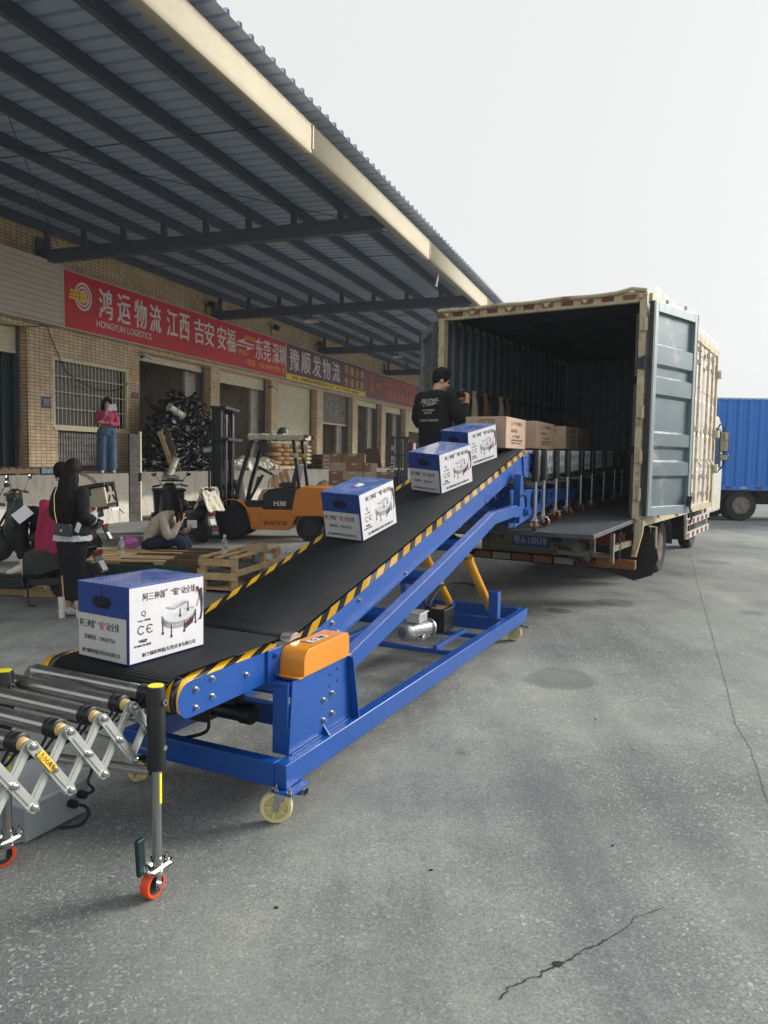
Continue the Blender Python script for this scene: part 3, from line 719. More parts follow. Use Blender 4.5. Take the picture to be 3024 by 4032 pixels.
def rear_door(hx, hy, ang, side):
    """door leaf hinged at (hx, hy); own frame x = along the leaf, y = towards the seen inner face"""
    d = bpy.data.objects.new('rear_door', None); COL.objects.link(d); d.parent = trk; d.location = (hx, hy, 0); d.rotation_euler = (0, 0, ang)
    W_, z0, z1 = 1.0, .985, 3.265
    fr = MB(); t = .055*side
    ya, yb = (0, t) if t > 0 else (t, 0)
    fr.box(0, .07, ya, yb, z0, z1); fr.box(W_-.06, W_, ya, yb, z0, z1); fr.box(.0705, W_-.0605, ya, yb, z0, z0+.10); fr.box(.0705, W_-.0605, ya, yb, z1-.10, z1)
    fr.build('door_frame', mat('door frame grey green', '#7e8f92', .42, metal=.2, var=.1, scale=4), d, smooth=False, bevel=.004)
    H = z1-z0; prof = [(z0+.10, 0)]
    for f0, f1 in ((.195, .285), (.345, .425), (.605, .668), (.742, .81)):
        a, c = z1-H*f1, z1-H*f0; prof += [(a-.03, 0), (a+.005, .036), (c-.005, .036), (c+.02, 0)]
    prof.append((z1-.10, 0)); prof.sort(key=lambda p: p[0])
    yin = .012*side
    sh = MB().sheet([(yin+p[1]*side, p[0]) for p in prof], (.07, 0, 0), (0, 1, 0), (0, 0, 1), (W_-.13, 0, 0))
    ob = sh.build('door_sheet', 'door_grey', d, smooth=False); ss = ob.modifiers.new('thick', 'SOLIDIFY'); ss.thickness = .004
    sl_ = MB(); sl_.box(-.035, -.001, ya, yb, z0, z1); sl_.box(W_+.0005, W_+.02, ya, yb+.0, z0, z1); sl_.build('door_gasket', 'door_seal', d, smooth=False)
    lb = MB()
    for x in (.45, .9):
        lb.cyl((x, -.05*side, z0-.04), (x, -.05*side, z1+.09), .016, 8)
    lb.build('locking_bar', 'rust', d)
    kp = MB(); kp.cyl((W_-.06, .065*side, z0+.08), (W_-.06, .08*side, z0+.20), .03, 8); kp.tube([(W_-.08, .07*side, z0+.12), (W_-.02, .10*side, z0-.02), (W_-.05, .09*side, z0-.12)], .012, 6); kp.build('door_hook', 'dark_steel', d)
    return d
rear_door(-.02, -.035, math.atan2(-.25, .94), -1)
rear_door(-.02, BW+.04, math.atan2(.62, .80), 1)

# tail deck, its arms and chains
dk_ = MB(); dk_.add([(0-.061, .03, FZ-.045), (-1.64, .02, .862), (-1.9, 2.3, .862), (-.061, 2.42, FZ-.045), (-.061, .03, FZ-.004), (-1.64, .02, .904), (-1.9, 2.3, .904), (-.061, 2.42, FZ-.004)],
    [(0,1,2,3),(4,7,6,5),(0,4,5,1),(1,5,6,2),(2,6,7,3),(3,7,4,0)])
dk_.build('tail_deck', 'deck', trk, smooth=False, bevel=.004)
ch = MB()
for k in range(9): z = .93-.045*k; ch.tube([(-.55, .06+.012*math.cos(t)*(1 if k % 2 else .3), z+.028*math.sin(t)) if k % 2 else (-.55+.012*math.cos(t), .06, z+.028*math.sin(t)) for t in [2*PI*i/8 for i in range(9)]], .005, 5)
ch.build('deck_chain', 'dark_steel', trk)
un = MB()
un.box(-.84, -.79, .05, .09, .55, .85); un.box(-.84, -.79, .09, .62, .60, .65); un.box(-.84, -.79, .24, .29, .60, .83); un.box(-.78, -.06, .06, .11, .66, .72)
MT['cream_dirty'] = mat('grimy cream paint', '#756c58', .65, var=.2, scale=9, grime_sheen='#3a342c', gscale=7, gamt=.45)
un.build('deck_support', 'cream_dirty', trk, smooth=False, bevel=.004)
un = MB()
un.bar((-1.2, .48, .83), (-.2, .48, .5), .06, .12); un.bar((-1.2, 1.98, .83), (-.2, 1.98, .5), .06, .12); un.cyl((-1.0, .60, .78), (-.15, .60, .45), .04, 10); un.cyl((-1.0, 1.88, .78), (-.15, 1.88, .45), .04, 10)
un.build('lift_arm', 'undercarriage', trk)
un = MB(); un.box(-.12, -.06, .9, 1.75, .46, .80); un.box(-.15, -.12, .86, .93, .42, .84); un.box(-.15, -.12, 1.72, 1.79, .42, .84); un.box(-.15, -.12, .93, 1.72, .44, .50)
un.build('plate_panel', 'cream_dirty', trk, smooth=False, bevel=.006)
npz = MB(); npz.box(-.135, -.1205, .965, 1.415, .575, .725); npo = npz.build('number_plate', 'plate_blue', trk, smooth=False, bevel=.003)
text('粤A·10KF8', .12, 'offwhite', npo, (-.1365, 1.19, .65), (0, -1, 0), Z_, align='CENTER', bold=.012, width=.40, height=.10)
MT['print_dim'] = mat('dirty pale reflector', '#8a867c', .6)
bp = MB(); bp.box(-.2, -.12, .35, 2.2, .40, .50); bpo = bp.build('rear_bumper', 'undercarriage', trk, smooth=False, bevel=.01)
for k in range(7):
    y = .40+.25*k; MB().box(-.207, -.2005, y, y+.22, .415, .485).build('reflective_strip', ('reflector_red', 'print_dim', 'reflector_amber')[k % 3], bpo, smooth=False)
for y0, y1 in ((.12, .62), (1.85, 2.3)):
    MB().box(-.16, -.10, y0, y1, .66, .80).build('tail_light', 'reflector_red', trk, smooth=False, bevel=.01)
MB().box(-.22, -.15, -.02, .40, .42, .52).build('lamp_bar', 'reflector_amber', trk, smooth=False, bevel=.01)
ml = MB(); ml.prism([(0, .965), (.10, .93), (.09, .80), (.03, .535), (-.02, .535), (-.0, .76)], (-.035, .05, 0), (0, -1, 0), (0, 0, 1), (.05, 0, 0)); ml.build('corner_bracket', 'cream_paint', trk, smooth=False, bevel=.006)
ml = MB(); ml.tube([(.05, -.09, .875), (.05, -.165, .87), (.06, -.17, .64)], .012, 6); ml.build('mudflap_rod', 'cream_paint', trk)
ch = MB()
ch.box(.0, 7.2, .75, .87, .62, .86); ch.box(.0, 7.2, 1.6, 1.72, .62, .86)
for x in (.3, 1.2, 2.0, 3.6, 4.6, 5.6): ch.box(x, x+.1, .15, BW-.15, .78, .875)
ch.cyl((2.83, .4, .40), (2.83, BW-.4, .40), .09, 12); ch.sphere((2.83, 1.24, .40), .22); ch.cyl((6.5, .55, .40), (6.5, BW-.55, .40), .06, 10)
ch.box(3.9, 4.5, .15, .6, .38, .80); ch.box(.4, 1.1, .9, 1.7, .4, .7); ch.box(1.7, 1.76, .25, 1.1, .25, .75)
ch.build('chassis', 'undercarriage', trk, smooth=False)
mud = MB()
for y0, y1 in ((.28, .80), (BW-.80, BW-.28)):
    pr = [(2.83+.50*math.cos(t), .37+.46*math.sin(t)) for t in [PI*i/10 for i in range(11)]]
    mud.sheet(pr+[(2.3, .2)], (0, y0, 0), (1, 0, 0), (0, 0, 1), (0, y1-y0, 0))
mo = mud.build('mudguard', 'black_plastic', trk); sm = mo.modifiers.new('thick', 'SOLIDIFY'); sm.thickness = .01
fl = MB(); P_ = []
for i in range(9): a = PI*(.5+.42*i/8); P_.append((.55+.36*math.cos(a)*.9, .36+.50*math.sin(a)))
fl.prism([(.16, .74), (.60, .78), (.66, .50), (.60, .30), (.40, .22), (.10, .30)], (.35, .52, 0), (0, -1, 0), (0, 0, 1), (.012, 0, 0)); fl.build('mudflap', 'black_plastic', trk, smooth=False)

def tyre(name, c, ax, R, wd, matn='rubber', rim='dark_steel', parent=None, holes=8, rimr=.56, hub=True):
    """one wheel: tyre (tread grooves) > rim"""
    c, ax = Vector(c), Vector(ax).normalized(); h = wd/2; b = MB()
    pf = [(R*rimr, -h*.8), (R*.80, -h), (R*.93, -h*.94), (R*.985, -h*.72)]
    for k in range(-2, 3): x = k*h*.3; pf += [(R, x-h*.1), (R, x+h*.1), (R*.975, x+h*.11), (R*.975, x+h*.19)]
    pf += [(R*.985, h*.72), (R*.93, h*.94), (R*.80, h), (R*rimr, h*.8)]
    b.lathe(pf, c, ax, 40); o = b.build(name, matn, parent)
    r = MB(); rr_ = R*rimr
    for s_ in (-1, 1):
        r.lathe([(rr_*1.02, s_*h*.86), (rr_*.95, s_*h*.9), (rr_*.88, s_*h*.55), (rr_*.45, s_*h*.45), (rr_*.40, s_*h*.75), (rr_*.25, s_*h*.85), (.001, s_*h*.85)], c, ax, 24)
    X, Y = perp(ax)
    for k in range(holes):
        t = 2*PI*k/holes
        for s_ in (-1, 1): p = c+(X*math.cos(t)+Y*math.sin(t))*rr_*.52+ax*s_*h*.5; r.cyl(p, p+ax*s_*h*.16, rr_*.055, 6)
    r.build('rim', rim, o); return o
MT['rim_grey'] = mat('dusty steel rim', '#8b8276', .6, metal=.3, var=.2, grime_sheen='#4a443e', gscale=9)
for y in (.44, .70, BW-.70, BW-.44): tyre('wheel', (2.83, y, .37), (0, 1, 0), .37, .22, parent=trk, rim='rim_grey')
for y in (.62, BW-.62): tyre('wheel', (6.5, y, .37), (0, 1, 0), .37, .22, parent=trk, rim='rim_grey')
sg = MB()
for z in (.55, .74):
    sg.bar((2.7, -.01, z), (4.62, -.01, z+.01), .03, .09)
sg.bar((2.8, .0, .5), (2.8, .02, .86), .04, .04); sg.bar((4.5, .0, .5), (4.5, .02, .86), .04, .04)
sgo = sg.build('side_guard', 'white_paint', trk, smooth=False)
for z in (.55, .74):
    for k in range(5): MB().box(2.74+.38*k, 2.90+.38*k, -.0305, -.0255, z-.03, z+.035).build('reflective_strip', 'reflector_red', sgo, smooth=False)
cb = MB(); cb.prism([(4.95, .7), (6.9, .7), (6.95, 1.4), (6.65, 2.3), (6.3, 2.42), (4.95, 2.42)], (0, .12, 0), (1, 0, 0), (0, 0, 1), (0, BW-.24, 0)); cbo = cb.build('cab', 'white_paint', trk, smooth=False, bevel=.04)
cw = MB(); cw.quad((5.5, .117, 1.5), (6.7, .117, 1.5), (6.5, .117, 2.2), (5.5, .117, 2.2)); cw.build('side_window', 'dark_glass', cbo, smooth=False)
mr = MB(); mr.tube([(5.5, .1, 2.02), (5.42, -.02, 2.24), (5.4, -.08, 2.20), (5.4, -.09, 2.1)], .013, 7); mr.tube([(5.5, .1, 1.42), (5.42, -.0, 1.43), (5.4, -.10, 1.55), (5.4, -.105, 1.64)], .013, 7); mr.cyl((5.4, -.1, 1.73), (5.4, -.1, 1.80), .012, 7)
mro = mr.build('mirror_arm', 'black_plastic', trk)
for z0, z1 in ((1.77, 2.115), (1.625, 1.735)):
    o = MB().box(5.37, 5.43, -.175, -.02, z0, z1).build('mirror_housing', 'black_plastic', mro, smooth=False, bevel=.02)
    MB().box(5.366, 5.3695, -.163, -.032, z0+.012, z1-.012).build('mirror_glass', 'glass', o, smooth=False)

# webbing straps tied along the truck's inner wall
MT['strap_tan'] = mat('tan webbing', '#8a6a48', .85, bump=.2, bscale=90); MT['strap_pale'] = mat('pale webbing', '#b7ab92', .85, bump=.2, bscale=90)
def strap(x, z0, matn, label, wd):
    s = tag(empty('lashing_strap', TRM @ Vector((x, BW-.09, 2.44)), TR_ROT), label, 'strap', 'straps tied along the truck wall')
    k = MB(); k.sphere((0, -.02, 0), .05, 10, 7, (.9, .7, .8)); k.build('knot', matn, s)
    t = MB()
    for a in (-1, 0, 1): t.tube([(a*.01, -.02, -.03), (a*.02, -.035, -.14), (a*.03+.01, -.03, (z0-2.44)*.6), (a*.045, -.035-.004*a, z0-2.44)], [.016, .02, .024, .022], 8, sx=1.5)
    t.build('webbing', matn, s); return s
strap(.42, 1.95, 'strap_tan', 'tan webbing strap hanging right beside the filming man', .05)
strap(.76, 2.0, 'strap_pale', 'pale knotted webbing strap, second along from the filming man', .05)
strap(1.13, 2.05, 'strap_tan', 'dark tan webbing strap, third along from the filming man', .05)
strap(1.66, 2.05, 'strap_pale', 'dim pale webbing strap, fourth along from the filming man', .05)
strap(1.90, 2.05, 'strap_tan', 'dim tan webbing strap deepest in the truck', .05)

# ================================================================== BLUE CONTAINER TRUCK behind on the right
bt = empty('container_truck', (10.0, 20.6, 0), 0, 'bright blue container truck parked side-on behind the white truck', 'truck')
b = MB(); b.sheet(corr(8.8, .30, .045), (-1.9, 0, .99), (1, 0, 0), (0, -1, 0), (0, 0, 2.36)); bo = b.build('container_side', 'truck_blue', bt, smooth=False); ss = bo.modifiers.new('thick', 'SOLIDIFY'); ss.thickness = .005
b = MB(); b.box(-1.9, 6.9, .012, 2.3, 1.0, 3.33); b.build('container_body', 'truck_blue', bt, smooth=False)
b = MB(); b.box(-1.95, 6.95, -.055, .011, .86, .99); b.box(-1.95, 6.95, -.03, .011, 3.335, 3.37); b.build('container_rail', 'truck_blue', bt, smooth=False)
b = MB(); x = -1.9
for i in range(40): b.tube([(x+.22*i, -.02, 3.385), (x+.22*i+.2, -.02, 3.395)], .02, 6)
b.build('roof_edge', mat('pale roof lip', '#9fb9c8', .6), bt)
for k in range(18): MB().box(-1.8+.42*k, -1.62+.42*k, -.06, -.0555, .90, .955).build('reflective_strip', 'reflector_red' if k % 2 else 'offwhite', bt, smooth=False)
b = MB(); b.box(-1.9, 6.9, .35, .5, .55, .85); b.box(-1.9, 6.9, 1.8, 1.95, .55, .85); b.box(-1.2, 6.5, .5, 1.8, .45, .6); b.cyl((-.02, .2, .43), (-.02, 2.1, .43), .1, 10); b.box(1.05, 3, .02, .06, .55, .60); b.box(1.05, 3, .02, .06, .40, .45); b.build('chassis', 'undercarriage', bt, smooth=False)
for y in (.16, .46, 1.9): tyre('wheel', (-.02, y, .43), (0, 1, 0), .43, .26, parent=bt, rim='rim_grey', rimr=.56)
tyre('wheel', (5.0, .16, .43), (0, 1, 0), .43, .26, parent=bt, rim='rim_grey', rimr=.56)
b = MB(); b.sheet([(-.62, .62), (-.40, .84), (.36, .84), (.58, .62)], (0, -.02, 0), (1, 0, 0), (0, 0, 1), (0, .6, 0)); o = b.build('mudguard', 'undercarriage', bt, smooth=False); ss = o.modifiers.new('thick', 'SOLIDIFY'); ss.thickness = .02
b = MB(); b.box(-.78, -.73, .0, .55, .22, .62); b.build('mudflap', 'black_plastic', bt, smooth=False)
b = MB(); b.bar((-1.3, .1, .12), (-.4, .1, .12), .05, .04); b.build('underrun_bar', 'undercarriage', bt, smooth=False)
b = MB(); b.box(1.1, 1.8, -.02, .03, .5, .78); b.build('side_guard', 'truck_blue', bt, smooth=False)
# ================================================================== INCLINED BELT CONVEYOR (x along the belt, y left, z up)
cv = empty('belt_conveyor', CV_LOC, CV_ROT, 'blue inclined belt conveyor with hazard-striped edges leading up to the truck', 'conveyor')
SL = .245; ANG = math.atan(SL)
def ztop(x): return .75+SL*(x-.615)
VR, VL = .17, .90                             # outer faces of the side plates
def bolts(mb, pts, ax, r=.011, h=.014):
    ax = Vector(ax)
    for p in pts:
        p = Vector(p); mb.cyl(p, p+ax*h*.25, r*1.35, 12); mb.cyl(p+ax*h*.25, p+ax*h, r, 6); mb.cyl(p+ax*h, p+ax*h*1.5, r*.5, 8)
def plate_holes(outer, holes, o, X, Y, t, name, matn, parent):
    c = bpy.data.curves.new(name, 'CURVE'); c.dimensions = '2D'; c.fill_mode = 'BOTH'; c.extrude = t/2
    for poly in [outer]+holes:
        s = c.splines.new('POLY'); s.points.add(len(poly)-1); s.use_cyclic_u = True
        for p, q in zip(s.points, poly): p.co = (q[0], q[1], 0, 1)
    ob = bpy.data.objects.new(name, c); COL.objects.link(ob)
    me = bpy.data.meshes.new_from_object(ob.evaluated_get(bpy.context.evaluated_depsgraph_get()))
    bpy.data.objects.remove(ob); bpy.data.curves.remove(c)
    X, Y = Vector(X), Vector(Y); Z = X.cross(Y)
    me.transform(Matrix(((X.x, Y.x, Z.x, o[0]), (X.y, Y.y, Z.y, o[1]), (X.z, Y.z, Z.z, o[2]), (0, 0, 0, 1))))
    me.materials.clear(); me.materials.append(MT[matn])
    r = bpy.data.objects.new(name, me); COL.objects.link(r); r.parent = parent; return r
# base
b = MB(); zb, zt = .172, .277
b.box(0, 3.79, 0, .06, zb, zt); b.build('base_rail', 'blue', cv, bevel=.005)
b = MB(); b.box(0, 3.79, .85, .91, zb, zt); b.build('base_rail', 'blue', cv, bevel=.005)
for x0, x1, z0, z1 in ((0.0, .06, zb, zt), (3.73, 3.79, zb, zt), (3.22, 3.28, zb, zt), (.60, .66, zb, zt), (2.30, 2.34, .178, .212), (2.87, 2.91, .178, .212)):
    MB().box(x0, x1, .061, .849, z0, z1).build('base_crossmember', 'blue', cv, smooth=False, bevel=.004)
MB().box(2.28, 2.90, .245, .275, .213, .243).build('base_slide', 'blue', cv, smooth=False, bevel=.003)
for v0 in (.09, .74):
    MB().box(3.20, 3.285, v0, v0+.08, zt+.001, .495).build('cylinder_post', 'blue', cv, smooth=False, bevel=.004)
# upright side plates with flanges
for v0, s_ in ((.045, 1), (.865, -1)):
    b = MB()
    b.prism([(.09, zt+.001), (.645, zt+.001), (.60, .592), (.115, .592)], (0, v0, 0), (1, 0, 0), (0, 0, 1), (0, .008*s_, 0))
    b.prism([(v0+.0085*s_, zt+.001), (v0+.085*s_, zt+.001), (v0+.085*s_, .56), (v0+.0085*s_, .588)], (.09, 0, 0), (0, 1, 0), (0, 0, 1), (.008, 0, 0))
    b.add([(.647, v0-.044*s_, zt+.001), (.647, v0+.008*s_, zt+.001), (.602, v0+.008*s_, .592), (.602, v0-.03*s_, .592), (.655, v0-.044*s_, zt+.001), (.655, v0+.008*s_, zt+.001), (.610, v0+.008*s_, .592), (.610, v0-.03*s_, .592)], [(0,1,2,3),(7,6,5,4),(0,4,5,1),(1,5,6,2),(2,6,7,3),(3,7,4,0)])
    b.prism([(0, 0), (.035, 0), (0, .045)], (.375, v0-.0005*s_, zt+.001), (0, -s_, 0), (0, 0, 1), (.006, 0, 0))
    po = b.build('upright_plate', 'blue', cv, smooth=False)
    bb = MB(); yy = v0-.0005*s_
    bolts(bb, [(.375, yy, .44), (.45, yy, .452), (.375, yy, .345), (.45, yy, .357)], (0, -s_, 0), .010, .013); bb.build('bolt', 'steel', po)
    hb = MB()
    for x, z in ((.43, .545), (.43, .49), (.50, .50), (.50, .555)): hb.cyl((x, yy-.0012*s_, z), (x, yy+.001*s_, z), .006, 10)
    hb.build('bolt_hole', 'black_plastic', po)
wl = MB(); rr = random.Random(3)
wl.tube([(.10+.009*i, .041+rr.uniform(-.001, .001), zt+.002) for i in range(60)], [rr.uniform(.003, .0052) for i in range(60)], 8)
wl.build('weld_bead', 'blue_dull', cv)
for x0, x1, z0, z1 in ((.11, .15, .535, .58), (.56, .60, .47, .51)):
    MB().box(x0, x1, .055, .855, z0, z1).build('upright_brace', 'blue', cv, smooth=False, bevel=.003)
MB().box(.60, .645, .055, .855, .335, .425).build('upright_brace', 'blue', cv, smooth=False, bevel=.003)
# feed section: round-nosed side plates
def nosepoly(x0, x1, zc, r, n=12):
    return [(x0-r*math.sin(PI*i/n)*1.0, zc+r*math.cos(PI*i/n)) for i in range(n+1)]+[(x1, zc-r), (x1, zc+r)]
zc_, rn = .645, .070
for v0, s_ in ((VR, 1), (VL, -1)):
    b = MB(); b.prism(nosepoly(-.39, .215, zc_, rn), (0, v0, 0), (1, 0, 0), (0, 0, 1), (0, .006*s_, 0)); so_ = b.build('feed_side_plate', 'blue', cv, smooth=True)
    pf = [(-.39-rn*math.sin(PI*i/10), zc_+rn*math.cos(PI*i/10)) for i in range(7, -1, -1)]+[(.215, zc_+rn)]
    h = MB().sheet([(x, z) for x, z in pf], (0, v0, 0.0008), (1, 0, 0), (0, 0, 1), (0, .062*s_, 0)); ho = h.build('hazard_tape', 'hazard', so_); ss = ho.modifiers.new('t', 'SOLIDIFY'); ss.thickness = .003; ss.offset = 0
    hp = MB(); hp.box(.095, .20, v0-.012*s_ if s_ > 0 else v0+.001, v0-.001 if s_ > 0 else v0+.012, .575, .72); hp.build('hinge_plate', 'blue', so_, smooth=False, bevel=.003)
    bb = MB(); y = v0-.0005*s_
    bolts(bb, [(-.36, y, .675), (-.36, y, .605), (-.265, y, .692), (-.265, y, .622), (-.045, y, .650)], (0, -s_, 0), .0085, .011); bb.build('bolt', 'steel', so_)
    bb = MB(); bolts(bb, [(.145, v0-.0125*s_, .69), (.145, v0-.0125*s_, .605)], (0, -s_, 0), .011, .012); bb.build('bolt', 'blue', so_)
# inclined section: side channels
UE = 4.30
for v0, s_ in ((VR, 1), (VL, -1)):
    b = MB(); D = .145
    b.prism([(.36, ztop(.36)-D), (UE, ztop(UE)-D*.9), (UE+.03, ztop(UE)-.05), (UE, ztop(UE)), (.36, ztop(.36))], (0, v0, 0), (1, 0, 0), (0, 0, 1), (0, .006*s_, 0))
    a_, c_ = (v0+.0065*s_), (v0+.066*s_)
    b.quad((.36, a_, ztop(.36)-.001), (UE, a_, ztop(UE)-.001), (UE, c_, ztop(UE)-.001), (.36, c_, ztop(.36)-.001))
    b.quad((.36, c_, ztop(.36)-.001), (UE, c_, ztop(UE)-.001), (UE, c_, ztop(UE)-.02), (.36, c_, ztop(.36)-.02))
    io = b.build('incline_channel', 'blue', cv, smooth=False)
    h = MB(); h.quad((.40, v0-.0005*s_, ztop(.40)+.0015), (UE, v0-.0005*s_, ztop(UE)+.0015), (UE, v0+.060*s_, ztop(UE)+.0015), (.40, v0+.060*s_, ztop(.40)+.0015)); h.build('hazard_tape', 'hazard', io, smooth=False)
    bb = MB(); y = v0-.0005*s_
    bolts(bb, [(x, y, ztop(x)-q) for x, q in ((.66, .03), (.72, .105), (1.55, .115), (3.08, .12), (.95, .035))], (0, -s_, 0), .010, .013); bb.build('bolt', 'steel', io)
    eb = MB(); ya, yb = (v0-.014, v0-.001) if s_ > 0 else (v0+.001, v0+.014)
    eb.prism([(4.08, 1.60), (4.12, 1.43), (4.24, 1.40), (4.31, 1.43), (4.35, 1.60), (4.33, 1.66), (4.20, 1.635)], (0, ya, 0), (1, 0, 0), (0, 0, 1), (0, yb-ya, 0)); eo = eb.build('end_bracket', 'blue', io, smooth=False, bevel=.003)
    bb = MB(); y = v0-.0145*s_
    bolts(bb, [(4.29, y, 1.635), (4.17, y, 1.60), (4.20, y, 1.50), (4.27, y, 1.44)], (0, -s_, 0), .010, .012); bb.build('bolt', 'steel', eo)
# belts
BV0, BV1 = .237, .833
b = MB(); r = .075
pf = [(.30, .727)]+[(-.385-r*math.sin(PI*i/10), .652+r*math.cos(PI*i/10)) for i in range(11)]+[(.30, .577)]
b.sheet(pf, (0, BV0, 0), (1, 0, 0), (0, 0, 1), (0, BV1-BV0, 0)); bo = b.build('belt', 'belt', cv); ss = bo.modifiers.new('t', 'SOLIDIFY'); ss.thickness = .008; ss.offset = -1
b = MB(); pf = [(.33, .722)]+[(.40, .724)]+[(.46+.0*i, ztop(.46)+.014) for i in range(1)]+[(UE-.02, ztop(UE-.02)+.014)]
ex, ez = UE-.02, ztop(UE-.02)-.046
pf += [(ex+.06*math.sin(PI*i/8+ .2), ez+.06*math.cos(PI*i/8)) for i in range(1, 9)]+[(.5, ztop(.5)-.11)]
b.sheet(pf, (0, BV0, 0), (1, 0, 0), (0, 0, 1), (0, BV1-BV0, 0)); bo = b.build('belt', 'belt', cv); ss = bo.modifiers.new('t', 'SOLIDIFY'); ss.thickness = .008; ss.offset = -1
rl_ = MB(); rl_.cyl((-.385, BV0-.04, .652), (-.385, BV1+.04, .652), .066, 20); rl_.build('drum', 'dark_steel', cv)
rl_ = MB(); rl_.cyl((.34, .178, .70), (.34, .235, .70), .048, 20); rl_.cyl((.27, .178, .665), (.27, .235, .665), .05, 20); rl_.build('hinge_pulley', 'steel', cv)
# chain guard
b = MB(); gp = [(.19, .595)]+[(.19+.055-.055*math.cos(PI/2*i/6), .712-.055+.055*math.sin(PI/2*i/6)) for i in range(7)]+[(.60-.03+.03*math.sin(PI/2*i/5), .716-.03+.03*math.cos(PI/2*i/5)) for i in range(6)]+[(.60, .597)]
b.prism(gp, (0, .035, 0), (1, 0, 0), (0, 0, 1), (0, .128, 0)); b.box(.155, .1895, .035, .163, .594, .598); b.box(.6005, .625, .035, .163, .596, .600)
go = b.build('chain_guard', 'orange_guard', cv, bevel=.002)
st_ = MB(); st_.box(.325, .47, .075, .140, .7165, .7175); sto = st_.build('warning_sticker', 'white', go, smooth=False)
st_ = MB(); st_.box(.33, .465, .112, .137, .7178, .7183); st_.build('red_band', mat('sticker salmon', '#d98a6a', .5), sto, smooth=False)
st_ = MB(); st_.lathe([(.016, 0), (.016, .0006), (.010, .0006), (.010, 0)], (.365, .095, .7178), (0, 0, 1), 20, True); st_.build('hand_symbol', 'ink', sto)
join_text([text('警告 高速运转', .016, 'ink', None, (.40, .100, .7179), (1, 0, 0), (0, 1, 0), width=.055), text('请勿触摸', .012, 'ink', None, (.40, .085, .7179), (1, 0, 0), (0, 1, 0), width=.05)], 'lettering', sto)
bb = MB(); bolts(bb, [(.172, .08, .5982)], (0, 0, 1), .006, .008); bolts(bb, [(.30, .07, .594), (.45, .07, .594)], (0, 0, -1), .006, .025); bb.build('bolt', 'steel', go)
# lifting arms
ap = [(.40, .43), (2.02, .80), (3.0, 1.065), (3.58, 1.09), (3.58, 1.185), (2.96, 1.160), (1.90, .893), (.40, .525)]
for v0 in (.062, .790):
    b = MB(); b.prism(ap, (0, v0, 0), (1, 0, 0), (0, 0, 1), (0, .058, 0)); ao = b.build('lift_arm', 'blue', cv, smooth=False, bevel=.004)
    b = MB(); b.box(3.56, 3.80, v0+.005, v0+.05, 1.08, 1.17); b.cyl((3.86, v0-.015, 1.11), (3.86, v0+.06, 1.11), .038, 16); b.cyl((3.86, v0-.035, 1.11), (3.86, v0-.015, 1.11), .026, 6); b.build('arm_pivot', 'blue', ao)
for x, z in ((1.20, .668), (1.76, .806), (2.36, .955)):
    MB().bar((x, .121, z), (x, .789, z), .11, .05, (-SL, 0, 1)).build('arm_crossmember', 'blue', cv, smooth=False, bevel=.004)
for v0 in (.105, .795):
    b = MB(); b.prism([(3.74, 1.45), (3.87, 1.47), (4.0, 1.13), (3.98, 1.02), (3.66, .985), (3.70, 1.1)], (0, v0, 0), (1, 0, 0), (0, 0, 1), (0, .010, 0)); b.box(3.72, 3.735, v0-.03, v0+.03, 1.02, 1.44); po = b.build('end_plate', 'blue', cv, smooth=False)
    bb = MB(); bolts(bb, [(3.76+.04*i, v0-.0005, 1.255) for i in range(3)], (0, -1, 0), .013, .02); bb.build('bolt', 'dark_steel', po)
def circ(cx, cz, r): return [(cx+r*math.cos(2*PI*i/28), cz+r*math.sin(2*PI*i/28)) for i in range(28)]
for v0 in (.2, .74):
    plate_holes([(3.80, 1.305), (6.80, 1.235), (6.80, 1.185), (5.5, 1.115), (4.05, .965), (3.80, .965)], [circ(4.01, 1.13, .10), circ(4.30, 1.14, .10), circ(4.60, 1.175, .085), circ(4.86, 1.195, .07), circ(5.15, 1.19, .055), circ(5.38, 1.195, .045)], (0, v0, 0), (1, 0, 0), (0, 0, 1), .012, 'perforated_beam', 'blue', cv)
b = MB(); b.bar((6.6, .2, 1.2), (6.0, .2, .99), .03, .05); b.bar((6.6, .74, 1.2), (6.0, .74, .99), .03, .05)
for x in (4.45, 5.3, 6.3): b.box(x, x+.04, .207, .733, 1.10, 1.16)
b.bar((3.9, .21, 1.0), (3.45, .70, 1.36), .03, .05); b.bar((3.9, .70, 1.0), (3.45, .21, 1.36), .03, .05); b.box(3.72, 3.76, .116, .79, 1.02, 1.08)
b.build('extension_brace', 'blue', cv, smooth=False)
MB().box(3.55, 3.68, .25, .9, 1.29, 1.33).build('support_board', 'wood', cv, smooth=False)
# hydraulic cylinders, pump unit
for v0 in (.255, .62):
    top, bot = Vector((2.93, v0, .785)), Vector((3.47, v0, .335)); d_ = (top-bot).normalized()
    b = MB(); b.tube([bot-d_*.05, bot, bot+(top-bot)*.93, top], [.03, .036, .036, .036], 18); b.cyl(top-d_*.02, top+d_*.025, .042, 18); co = b.build('hydraulic_cylinder', 'yellow', cv)
    b = MB(); b.cyl(top, top+d_*.21, .02, 12); b.build('piston_rod', 'steel', co)
    b = MB(); b.bar(top+d_*.17, top+d_*.27, .07, .05); b.bar(bot-d_*.10, bot-d_*.02, .07, .05); b.build('clevis', 'blue', co, smooth=False)
b = MB(); ax0, ax1 = Vector((2.43, .575, .275)), Vector((2.72, .485, .265)); da = (ax1-ax0).normalized(); Xa, Ya = perp(da)
b.lathe([(.040, -.012), (.060, -.008), (.066, .0), (.066, .055), (.062, .06)], ax0, da, 32)
prof = [];
for i in range(28):
    a = 2*PI*i/28
    for q in (0, .5): pass
fin = MB(); b.cyl(ax0+da*.06, ax1, .055, 28)
